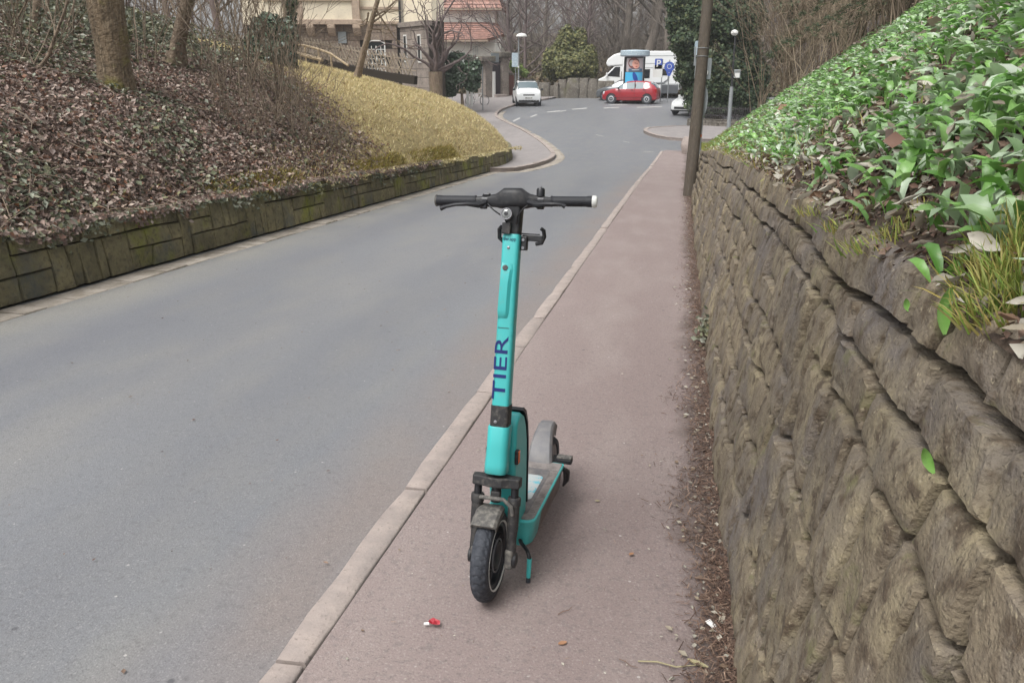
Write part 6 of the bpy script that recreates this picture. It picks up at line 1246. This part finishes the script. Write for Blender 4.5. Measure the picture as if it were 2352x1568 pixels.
def sapling(label, pts, seed, kids=True):
    foot = Gp(pts[0][0], pts[0][1], 0, terr); r = empty('sapling', foot, 0, label, 'sapling'); P = []; R_ = []
    for x, y, w_ in pts: p = at(x, y, foot[1]); P.append(p - foot); R_.append(w_ * ((p - EYEP) @ cf) / F_PX / 2)
    for _ in range(2):
        q = [P[0]]; qr = [R_[0]]
        for a, b, c, d in zip(P[:-1], P[1:], R_[:-1], R_[1:]): q += [a * .75 + b * .25, a * .25 + b * .75]; qr += [c * .75 + d * .25, c * .25 + d * .75]
        P = q + [P[-1]]; R_ = qr + [R_[-1]]
    P = [P[0] + np.array([0, 0, -.1])] + P + [P[-1] + (P[-1] - P[-2]) * 2]; R_ = [R_[0]] + R_ + [R_[-1] * .7]; MB().tube(P, R_, 10).build('trunk', M['bark'], r, smooth=True); rg = np.random.default_rng(seed); out = []
    for k in range(5): i = int(rg.integers(len(P) // 3, len(P))); a = rg.random() * 6.28; grow(rg, P[i], (math.cos(a), math.sin(a), .8), .8, .008, 2, out, minr=.0025)
    V, Q = tubes([s[:4] for s in out], 3); mesh_np('crown', V, quads=Q, material=M['twig'], parent=r)
sapling('curved grey sapling bending up from the bank, left of the thick trunk', [(72, 160, 10), (92, 155, 9), (112, 128, 8), (126, 84, 7), (146, 34, 6), (156, 0, 5)], 4)
sapling('thin straight sapling near the left picture edge', [(28, 110, 5), (30, 60, 5), (48, 30, 4), (62, 0, 4)], 5)
# slender leaning tree on the lawn
r_, ft = trunk_tree('slender leaning tree with a dark knot on the lawn before the lattice fence', [(820, 180, 15), (830, 140, 14.5), (843, 92, 14), (853, 50, 12), (868, 0, 11)], M['bark'], seed=12, limbs=4, ext=3)
o_ = []; rg = np.random.default_rng(4)
for (x0, y0), (x1, y1) in (((856, 52), (892, 38)), ((862, 20), (900, 90)), ((848, 66), (880, 78)), ((846, 30), (842, 60)), ((858, 40), (920, 10))):
    a = at(x0, y0, ft[1]) - ft; b = at(x1, y1, ft[1] + .2) - ft; grow(rg, a, b - a, np.linalg.norm(b - a), .03, 2, o_, wig=.2, ratio=.6, minr=.006)
V, Q = tubes([s[:4] for s in o_], 4); mesh_np('crown', V, quads=Q, material=M['twig'], parent=r_)
# gnarled tree by the corner of the house
def gnarled():
    foot = at(1003, 208, 38.5); foot[2] = gs(38.5); r = empty('tree', foot, 0, 'gnarled bare tree with twisting dark branches at the corner of the cream house', 'tree'); rg = np.random.default_rng(21); out = []
    p0 = np.array([0, 0, -.1]); p1 = at(1000, 165, 38.5) - foot; MB().tube([p0, p1 * .5, p1], [.32, .30, .34], 12).build('trunk', M['bark'], r, smooth=True)
    for x, y, rr_ in ((962, 128, .13), (1030, 120, .16), (985, 60, .10), (1050, 140, .11), (1042, 70, .12), (935, 60, .07), (1012, 40, .12), (1062, 95, .08), (1085, 60, .07)):
        t = at(x, y, 38.5 + rg.normal() * .5) - foot; grow(rg, p1, t - p1, np.linalg.norm(t - p1), rr_, 4, out, wig=.75, up=.05, spread=1.0, kids=(2, 2), ratio=.66, seg=4, minr=.013)
    V, Q = tubes([s[:4] for s in out], 4); mesh_np('crown', V, quads=Q, material=M['barkpurple'], parent=r)
gnarled()

# bare shrubs: a few built, the rest copied
def make_shrub(seed, h, n, mt, depth=3, r0=.012, spread=.55, wig=.35, minr=.0035):
    rg = np.random.default_rng(seed); out = []
    for k in range(n):
        a = rg.random() * 6.28; ti = rg.random() * .75; grow(rg, (rg.normal() * .12, rg.normal() * .12, -.05), (math.cos(a) * ti, math.sin(a) * ti, 1), h * (.45 + .3 * rg.random()), r0 * (.7 + .6 * rg.random()), depth, out, wig, .05, spread, (2, 3), .62, 3, minr=minr)
    V, Q = tubes([s[:4] for s in out], 3); return mesh_np('bare_shrub', V, quads=Q, material=mt, link_it=False)
SH = [make_shrub(1, 2.4, 7, M['twig']), make_shrub(2, 2.0, 9, M['twigb'], 3, .009), make_shrub(3, 1.5, 16, M['twigb'], 2, .007, .4), make_shrub(4, 3.2, 6, M['twig'], 4, .014), make_shrub(5, 1.2, 20, M['twigb'], 2, .006, .5, .35), make_shrub(6, 2.0, 8, M['twigt'], 4, .011, .9, .6, .004)]
used_labels = []
def shrub(k, P, zf, s, label, group):
    o = link('bare_shrub', SH[k]); o.location = (P[0], P[1], float(zf(np.array([P[0]]), np.array([P[1]]))[0])); o.rotation_euler = (0, 0, rng.random() * 6.28); o.scale = (s, s, s * (.9 + .2 * rng.random())); tag(o, label, 'shrub', group); return o
gl = 'bare shrubs on the left bank'
for px_, py_, k, s, lab in ((650, 300, 0, .95, 'tall bare shrub with thin stems standing before the lawn, left of the fence'), (625, 285, 3, .75, 'twiggy grey shrub at the leafy edge of the lawn'), (700, 335, 2, .8, 'low twiggy shrub where leaf litter meets the lawn'), (560, 240, 3, .85, 'bare shrub right of the leaning trunk'), (500, 210, 0, 1.1, 'bare shrub beside the leaning trunk on its right'), (470, 170, 3, 1.0, 'bare shrub close behind the leaning trunk'), (340, 150, 0, 1.0, 'bare shrub between the two big trunks'), (150, 90, 3, 1.0, 'bare shrub behind the curved sapling'), (40, 150, 2, 1.1, 'low brown shrub at the left picture edge'), (580, 180, 1, 1.2, 'brown twiggy shrub before the green bush'), (330, 60, 3, 1.2, 'far bare shrub behind the two big trunks'), (530, 120, 0, 1.3, 'tall bare shrub left of the green bush'), (460, 60, 3, 1.3, 'far bare shrub right of the leaning trunk top'), (600, 100, 0, 1.2, 'far bare shrub over the green bush'), (180, 40, 3, 1.1, 'far bare shrub by the thin brown trunk'), (765, 350, 4, .5, 'small tuft of bare twigs at the corner of the lawn'), (300, 30, 1, 1.4, 'brown twiggy shrub behind the thick trunk'), (380, 90, 2, 1.3, 'low brown shrub at the foot of the leaning trunk'), (600, 330, 4, .7, 'low tuft of twigs halfway down the leafy bank'), (680, 250, 4, .9, 'brown twig tuft at the upper lawn edge'), (215, 60, 1, 1.2, 'brown shrub left of the thick trunk'), (520, 290, 2, .7, 'low brown shrub on the open leafy slope'), (640, 215, 2, 1.1, 'dense brown shrub below the green bush')):
    shrub(k, Gp(px_, py_, 0, terr), zL, s, lab, gl)
gr_ = 'bare shrubs on the right bank'; k = 0
rb_ = np.random.default_rng(15)
for i in range(30):
    x = 1722 + 385 * rb_.random(); yr = np.interp(x, [1700, 1740, 1800, 1900, 2000, 2119], [262, 238, 198, 132, 72, 2]); P = Gp(x, yr + 22, 0, terr); dv = P[:2] / np.linalg.norm(P[:2]); P = P[:2] + dv * (.2 + 2.8 * rb_.random() ** 1.3)
    shrub([0, 3, 5, 0, 5, 1, 3, 5][i % 8], P, terr, .7 + .5 * rb_.random(), 'bare brown shrub in the thicket along the top of the garlic bank', gr_)

# evergreens as volumes of small leaf clumps
TRI = [(-.5, -.2, 0), (.5, -.2, .05), (.1, .6, .1), (-.35, .35, -.08)]; TRIF = [(0, 1, 2, 3)]
def foliage(name, lobes, n, size, mt, parent, loc, seed=1, hollow=.55, flat=(1, 1, 1)):
    rg = np.random.default_rng(seed); w_ = np.array([l[3] * l[4] * l[5] for l in lobes]) ** .75; idx_ = rg.choice(len(lobes), n, p=w_ / w_.sum()); L_ = np.array(lobes)[idx_]; d = rand_dirs(rg, n); rr = (hollow + (1 - hollow) * rg.random(n)) ; nz_ = 1 + .9 * fbm(d * 2.2 + L_[:, :3] * 1.7, 3, seed)
    P = L_[:, :3] + d * L_[:, 3:6] * (rr * nz_)[:, None]; N_ = d + rg.normal(size=(n, 3)) * .7; N_[:, 2] += .35; P = P[:]; 
    return scatter(name, TRI, TRIF, P, frames(N_, rg.random(n) * 6.28), size * (.6 + .8 * rg.random(n)), mt, parent)
def lobes_px(lst, Y, foot):
    out = []
    for x, y, rx, ry in lst: p = at(x, y, Y); k = ((p - EYEP) @ cf) / F_PX; out.append((p[0] - foot[0], p[1] - foot[1] + (rng.random() - .5) * rx * k * .6, p[2] - foot[2], rx * k, rx * k * .9, ry * k))
    return out
def evergreen(name, label, cat, foot, lobes, n, size, mt, seed, trunk=(0.25, 2.5), bark='bark'):
    r = empty(name, foot, 0, label, cat); foliage('crown', lobes, n, size, mt, r, foot, seed)
    MB().tube([(0, 0, -.2), (.05, 0, trunk[1] * .5), (0, .05, trunk[1])], [trunk[0] * 1.2, trunk[0], trunk[0] * .7], 10).build('trunk', M[bark], r, smooth=True); return r
ft = at(1640, 262, 46.0); ft[2] = gs(46)
evergreen('yew_tree', 'large dark yew filling the space behind the wooden pole and the small street lamp', 'tree', ft, lobes_px([(1640, 200, 62, 60), (1690, 215, 50, 50), (1600, 215, 32, 40), (1585, 160, 36, 40), (1650, 130, 75, 60), (1600, 90, 62, 45), (1700, 130, 50, 60), (1570, 50, 45, 36), (1640, 40, 85, 60), (1560, 10, 36, 30), (1700, 40, 60, 60), (1640, -50, 110, 70), (1580, 120, 30, 30), (1740, 190, 30, 60), (1725, 240, 36, 26), (1640, 245, 60, 22), (1655, 165, 70, 80)], 46.0, ft), 88000, .145, M['yew'], 5, (.4, 5))
ft = at(1312, 200, 64.0); ft[2] = gs(64)
evergreen('cypress_bush', 'broad olive green cypress with ragged tips behind the rock wall', 'tree', ft, lobes_px([(1312, 150, 48, 34), (1275, 140, 26, 34), (1345, 138, 26, 36), (1300, 105, 24, 38), (1328, 100, 20, 36), (1285, 118, 16, 34), (1358, 150, 16, 30), (1268, 160, 22, 22), (1310, 172, 30, 20), (1305, 80, 12, 22), (1338, 92, 10, 22)], 64.0, ft), 30000, .17, M['cypress'], 6, (.22, 2.0))
ft = at(1060, 215, 47.0); ft[2] = gs(47)
evergreen('laurel_bush', 'dark glossy green bush left of the garden gate', 'shrub', ft, lobes_px([(1060, 165, 38, 36), (1035, 185, 28, 30), (1085, 160, 24, 30), (1050, 140, 26, 18), (1030, 205, 22, 18), (1085, 190, 18, 20)], 47.0, ft), 14000, .17, M['laurel'], 7, (.1, 1.2))
ft = Gp(650, 170, 0, terr); ft = Gp(640, 150, 0, terr)
evergreen('evergreen_bush', 'grey green bush on the mound left of the wooden hand rail', 'shrub', ft, lobes_px([(630, 120, 44, 36), (600, 100, 32, 34), (655, 140, 28, 26), (660, 85, 26, 40), (620, 70, 36, 34), (580, 130, 26, 28)], ft[1], ft), 17000, .10, M['laurel'], 8, (.08, 1.0))
ft = at(668, 130, 33.0); ft[2] = float(zL(ft[0:1], ft[1:2])[0])
evergreen('ivy_clad_tree', 'dark ivy clad tree trunk at the left corner of the cream house', 'tree', ft, lobes_px([(668, 90, 15, 36), (667, 45, 14, 34), (668, 0, 16, 36), (672, -50, 22, 40), (664, 66, 18, 20)], 33.0, ft), 9000, .11, M['yew'], 9, (.2, 6))
ft = at(1160, 165, 63.0); ft[2] = gs(63)
evergreen('green_shrub', 'light green shrub between the garden gate and the left street lamp', 'shrub', ft, lobes_px([(1190, 160, 14, 13), (1178, 150, 9, 12), (1204, 168, 9, 9)], 63.0, ft), 3000, .13, M['lightgreen'], 10, (.05, .6))
ft = at(1565, 190, 70.0); ft[2] = gs(66)
evergreen('green_shrub', 'yellow green bush behind the camper van, left of the wooden pole', 'shrub', ft, lobes_px([(1565, 185, 16, 28), (1575, 205, 12, 16), (1558, 160, 9, 18)], 70.0, ft), 4500, .18, M['lightgreen'], 11, (.08, 1))
ft = at(1960, 60, 30.0); ft[2] = gs(30) + 1.5
evergreen('yew_tree', 'dark evergreen behind the bare thicket above the garlic bank', 'tree', ft, lobes_px([(1900, 10, 60, 44), (1990, -20, 70, 60), (1850, 60, 40, 36), (1940, 60, 46, 44), (2080, -30, 60, 60), (1820, 0, 44, 40), (1890, -50, 80, 50), (1800, 110, 26, 34)], 30.0, ft), 26000, .11, M['yew'], 15, (.25, 3.5))
# fir with boughs over the bank
def fir():
    X0, Y0 = 5.2, 14.2; z0 = float(zR(np.array([X0]), np.array([Y0]))[0]); r = empty('fir_tree', (X0, Y0, z0), 0, 'fir tree whose dark green boughs hang over the top of the garlic bank', 'tree'); rg = np.random.default_rng(31)
    MB().tube([(0, 0, -.2), (0, 0, 3), (0, 0, 8)], [.15, .12, .04], 10).build('trunk', M['bark'], r, smooth=True); segs = []; P = []; N_ = []; S_ = []
    for k in range(34):
        z = .15 + k * .04; a = k * 2.4 + rg.normal() * .2; a = math.pi + rg.normal() * .38 if k % 2 == 0 else a; L_ = 3.9 - k * .05; p = np.array([0, 0, z]); d = np.array([math.cos(a), math.sin(a), -.46])
        for s in range(12):
            q = p + d * L_ / 12; d = d + np.array([0, 0, -.010]); segs.append((p, q, .018 * (1 - s / 14), .018 * (1 - (s + 1) / 14)))
            for sd in (-1, 1):
                sl = .55 * (1 - s / 16); sdv = np.array([-d[1], d[0], -.25]) * sd + d * .55; sdv /= np.linalg.norm(sdv); e = q + sdv * sl; segs.append((q, e, .006, .003))
                for m in range(38): f = rg.random(); P.append(q + sdv * sl * f + rg.normal(size=3) * .018); N_.append(rg.normal(size=3) * .6 + np.array([0, 0, 1])); S_.append(.036)
            p = q
    V, Q = tubes(segs, 4); mesh_np('boughs', V, quads=Q, material=M['bark'], parent=r); scatter('needles', NEEDLES, TRIF, np.array(P), frames(np.array(N_), rg.random(len(P)) * 6.28), np.array(S_) * (.7 + .7 * rg.random(len(P))), M['yew'], r)
fir()

# ------------------------------------------------------------------ the bare wood behind
def make_bare(seed, h, r0, kids, depth, mt, wig=.3, spread=.7, fork=.35):
    rg = np.random.default_rng(seed); out = []; p = np.array([0, 0, -.6]); d = np.array([rg.normal() * .05, rg.normal() * .05, 1.0]); n = 9; r = r0; tr = []
    for i in range(n):
        d = d + rg.normal(size=3) * .05; d[2] = max(d[2], .8); d /= np.linalg.norm(d); q = p + d * (h / n); r1 = r0 * (1 - .8 * (i + 1) / n); tr.append((p, q, r, r1)); p = q; r = r1
        if i >= n * fork:
            for k in range(int(rg.integers(kids[0], kids[1] + 1))): a = rg.random() * 6.28; grow(rg, p - d * rg.random() * h / n, (math.cos(a), math.sin(a), .75), h * .26 * (1.15 - i / n * .6), r * .55, depth, out, wig, .07, spread, (2, 4), .66, 3, minr=.012)
    V, Q = tubes(tr, 8); a = mesh_np('trunk', V, quads=Q, material=mt, smooth=True, link_it=False); V, Q = tubes([s[:4] for s in out], 3); b = mesh_np('crown', V, quads=Q, material=mt, link_it=False); return a, b
BT = [make_bare(1, 15, .26, (1, 3), 3, M['barkfar'], fork=.15), make_bare(2, 13, .20, (2, 3), 3, M['barkfar'], fork=.1), make_bare(3, 17, .34, (1, 3), 3, M['barkfar'], fork=.2), make_bare(4, 12, .16, (2, 4), 3, M['barkpurple'], .2, .5, fork=.05), make_bare(6, 14, .22, (2, 3), 3, M['barkpurple'], .35, .8, fork=.08)]
def bare(k, x, y, s, label, group=None, z=None):
    z = z if z is not None else gs(y) + HILL * max(0, y - 66) - .1; r = empty('bare_tree', (x, y, z), rng.random() * 6.28, label, 'tree', group); r.scale = (s, s, s)
    for me in BT[k]: link(me.name.split('.')[0], me, r)
    return r
p = at(1471, 100, 74.0); t_ = bare(2, p[0], p[1], 1.35, 'big bare tree with a thick pale trunk rising behind the advertising column'); t_.rotation_euler[2] = 1.0
p = at(1205, 100, 66.0); bare(3, p[0], p[1], 1.0, 'dark purplish bare tree with upswept branches behind the left street lamp')
p = at(1178, 100, 70.0); bare(4, p[0], p[1], 1.0, 'dark bare tree beside the white house, left of the street lamp')
wood = 'bare trees of the wood behind the junction'
cells = [(x, y) for y in (70, 75, 80, 86, 93, 101, 110) for x in np.arange(-46, 22, 3.4 + (y - 70) * .03)]
for i, (x, y) in enumerate(cells):
    xx_, yy_ = x + rng.normal() * .9, y + rng.normal() * 1.3
    if (abs(xx_ - (-2.9 * yy_ / 60)) < 1.2 and yy_ < 76) or (xx_ < -11.5 and yy_ < 82): continue
    bare([0, 1, 2, 3, 0, 1, 4][int(rng.integers(0, 7))], xx_, yy_, .65 + .5 * rng.random(), 'leafless grey tree in the wood, ' + ('left, above the houses' if xx_ / yy_ < -.24 else 'behind the cypress and rock wall' if xx_ / yy_ < -.09 else 'behind the camper and yew') + (', near row' if yy_ < 82 else ', deep in the wood'), wood)
for i in range(20):
    y_ = 23 + 13 * rng.random(); x_ = -y_ * (.60 + .42 * rng.random()); bare([3, 1, 4, 0][i % 4], x_, y_, .42 + .2 * rng.random(), 'young leafless tree on top of the left bank behind the ivy undergrowth', 'young bare trees on the left bank', z=float(zL(np.array([x_]), np.array([y_]))[0]))
# brushwood between the trunks
out = []; rg = np.random.default_rng(9)
for k in range(500):
    y = 67 + 34 * rg.random() ** 1.3; x = -44 + 62 * rg.random(); z = gs(y) + HILL * max(0, y - 66)
    if x < -12 and y < 80: continue
    for j in range(3): a = rg.random() * 6.28; grow(rg, (x + rg.normal() * .3, y, z - .2), (math.cos(a) * .4, math.sin(a) * .4, 1), 1.6 + 1.8 * rg.random(), .03, 2, out, .35, .05, .6, (2, 3), .65, 3, minr=.011)
V, Q = tubes([s[:4] for s in out], 3); tag(mesh_np('brushwood', V, quads=Q, material=M['barkfar']), kind='stuff')
n = 42000; yb_ = 64.5 + 40 * rng.random(n) ** 1.5; xb_ = -44 + 62 * rng.random(n); xb_ = np.where((xb_ < -12) & (yb_ < 80), xb_ + 22, xb_); zb_ = g(yb_) + HILL * np.clip(yb_ - 66, 0, 90) + rng.random(n) ** 2 * 1.6
M['farleaf'] = leaf_mat('far_undergrowth', [lin(112, 100, 84), lin(96, 90, 66), lin(128, 116, 98), lin(84, 84, 62), lin(118, 98, 80)], .8, .1, .15)
tag(scatter('undergrowth', TRI, TRIF, np.stack([xb_, yb_, zb_], -1), frames(rand_dirs(rng, n), rng.random(n) * 6.28), .16 + .2 * rng.random(n), M['farleaf']), kind='stuff')

# ------------------------------------------------------------------ little things on the pavement and wall
def on_ground(x, y): return Gp(x, y)
def litter_thing(name, label, cat, px_, mb, mt, rz=0, part=None):
    p = on_ground(*px_); o = mb.build(name, mt, None, smooth=True, flat=30); o.location = (p[0], p[1], gs(p[1]) + .006); o.rotation_euler = (-math.atan(.0586), 0, rz); tag(o, label, cat); return o
M['redpaper'] = mat('red_wrapper', lin(158, 42, 54), .5, noise=(60, lin(220, 120, 124), .5, .7)); M['whitepaper'] = mat('white_paper', lin(228, 228, 226), .7)
rg = np.random.default_rng(2); mb = MB(); V = [(math.cos(a) * r * .026, math.sin(a) * r * .020, .006 + abs(rg.normal()) * .007) for r in (.45, 1) for a in np.linspace(0, 2 * math.pi, 9)[:-1] + rg.random(8) * .4] + [(0, 0, .022)]
V = [(x_ * .72, y_ * .72, z_ * .8) for x_, y_, z_ in V]; mb.add(V, [(i, (i + 1) % 8, 8 + (i + 1) % 8, 8 + i) for i in range(8)] + [(i, (i + 1) % 8, 16) for i in range(8)]); o = litter_thing('candy_wrapper', 'crumpled red wrapper with a white end on the pavement before the scooter', 'wrapper', (998, 1438), mb, M['redpaper'], .3)
MB().prism([(-.032, -.0025), (-.016, -.004), (-.016, .004), (-.031, .003)], .004, .009).build('white_end', M['whitepaper'], o)
mb = MB(); mb.loft([[(-.035 + .0175 * k, -.010, .003 + .002 * math.sin(k)), (-.035 + .0175 * k, .010, .003 + .002 * math.cos(k)), (-.035 + .0175 * k, .010, .0045 + .002 * math.cos(k)), (-.035 + .0175 * k, -.010, .0045 + .002 * math.sin(k))] for k in range(5)])
litter_thing('paper_strip', 'small white paper strip in the brown needle litter at the wall foot', 'paper', (1641, 1447), mb, M['whitepaper'], -.9)
def leaf_mb(L_, w_, curl=.2):
    m = MB(); rr = []
    for k in range(7): t = k / 6; ww = w_ * math.sin(math.pi * min(.98, t * .9 + .06)) ** .8; x = L_ * (t - .5); z = curl * L_ * (t - .5) ** 2; rr.append([(x, -ww, z + ww * .35), (x, 0, z), (x, ww, z + ww * .3)])
    return m.loft(rr, caps=False, close=False)
M['leafolive'] = mat('olive_dead_leaf', lin(148, 140, 108), .6); M['leafbrown'] = mat('brown_dead_leaf', lin(150, 112, 84), .6)
litter_thing('dead_leaf', 'olive grey dead leaf on the litter near the lower right, at the wall foot', 'leaf', (1602, 1528), leaf_mb(.062, .011), M['leafolive'], -.35); litter_thing('dead_leaf', 'small tan dead leaf on the pavement below the scooter', 'leaf', (1292, 1482), leaf_mb(.028, .009), M['leafbrown'], .6)
litter_thing('dead_leaf', 'small brown dead leaf on the pavement right of the scooter wheel', 'leaf', (1450, 1278), leaf_mb(.022, .008), M['leafbrown'], .9); litter_thing('dead_leaf', 'pale leaf fragment on the pavement right of the kickstand', 'leaf', (1372, 1155), leaf_mb(.022, .006), M['leafolive'], .2)
for (x, y), rz, L_, r0, lab in (((1300, 1410), .7, .06, .0012, 'thin curved dark twig on the pavement below the scooter'), ((1620, 1338), -.1, .07, .004, 'dark broken stick in the needle litter by the wall'), ((1530, 1540), -.05, .16, .0022, 'long pale stalk lying towards the wall at the bottom'), ((1440, 1535), -.6, .06, .001, 'thin twig on the pavement at the bottom')):
    mb = MB().tube([(-L_ / 2, 0, .004), (-L_ / 6, L_ * .06, .006), (L_ / 6, L_ * .02, .005), (L_ / 2, L_ * .16, .006)], [r0, r0 * 1.1, r0, r0 * .6], 6); litter_thing('twig', lab, 'twig', (x, y), mb, M['needle'] if r0 != .0022 else M['leafolive'], rz)
def on_wall(x, y):
    d = ray(x, y); t = np.linspace(.3, 12, 20000) / np.linalg.norm(d); P = EYEP + t[:, None] * d; e = P[:, 0] - (.24 + .2 * (P[:, 2] - g(P[:, 1]))) - .0; return P[int(np.argmax(e > 0))]
M['freshleaf'] = mat('fresh_garlic_leaf', lin(122, 172, 84), .35, noise=(20, lin(146, 186, 112), .4, .7))
for (x, y), L_, w_, rot, lab in (((2184, 712), .085, .015, (1.45, 1.5, 0), 'single broad green leaf growing out of the coping joint at the right'), ((2146, 1056), .055, .009, (1.3, 1.05, 0), 'small green leaf sprouting from a joint low in the stone wall'), ((2096, 700), .028, .007, (1.3, 1.2, 0), 'tiny green leaf left of the broad leaf on the coping')):
    p = on_wall(x, y); o = leaf_mb(L_, w_, .5).build('garlic_leaf', M['freshleaf'], None, smooth=True); o.location = (p[0] - .012, p[1], p[2]); o.rotation_euler = (0, rot[1] + .0, -1.2) if False else (math.radians(90), rot[1], math.radians(18)); tag(o, lab, 'leaf')
def weed():
    c = Gp(1632, 792); r = empty('weed', (c[0] - .02, c[1], gs(c[1])), 0, 'small green weed with dark leaves growing at the foot of the stone wall', 'weed'); rg = np.random.default_rng(5)
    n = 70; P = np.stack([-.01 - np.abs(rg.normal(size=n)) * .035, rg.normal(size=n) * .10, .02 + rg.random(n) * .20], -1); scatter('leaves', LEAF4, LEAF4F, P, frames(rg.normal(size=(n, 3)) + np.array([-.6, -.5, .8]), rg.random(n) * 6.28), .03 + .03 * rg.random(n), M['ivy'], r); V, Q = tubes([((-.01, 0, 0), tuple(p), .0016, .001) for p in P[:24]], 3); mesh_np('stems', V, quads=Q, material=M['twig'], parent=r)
weed()
# ------------------------------------------------------------------ thin winter haze over the far wood
hz = MB().box((-14, 55, 13.5), (132, 152, 35)).build('haze', mat('haze_air', (1, 1, 1, 1)), None); tag(hz, kind='stuff')
mz = hz.data.materials[0]; mz.node_tree.nodes.clear(); vo = mz.node_tree.nodes.new('ShaderNodeVolumePrincipled'); vo.inputs['Density'].default_value = .0009; vo.inputs['Color'].default_value = (.98, .99, 1, 1); vo.inputs['Anisotropy'].default_value = .2
ou = mz.node_tree.nodes.new('ShaderNodeOutputMaterial'); mz.node_tree.links.new(vo.outputs[0], ou.inputs['Volume'])
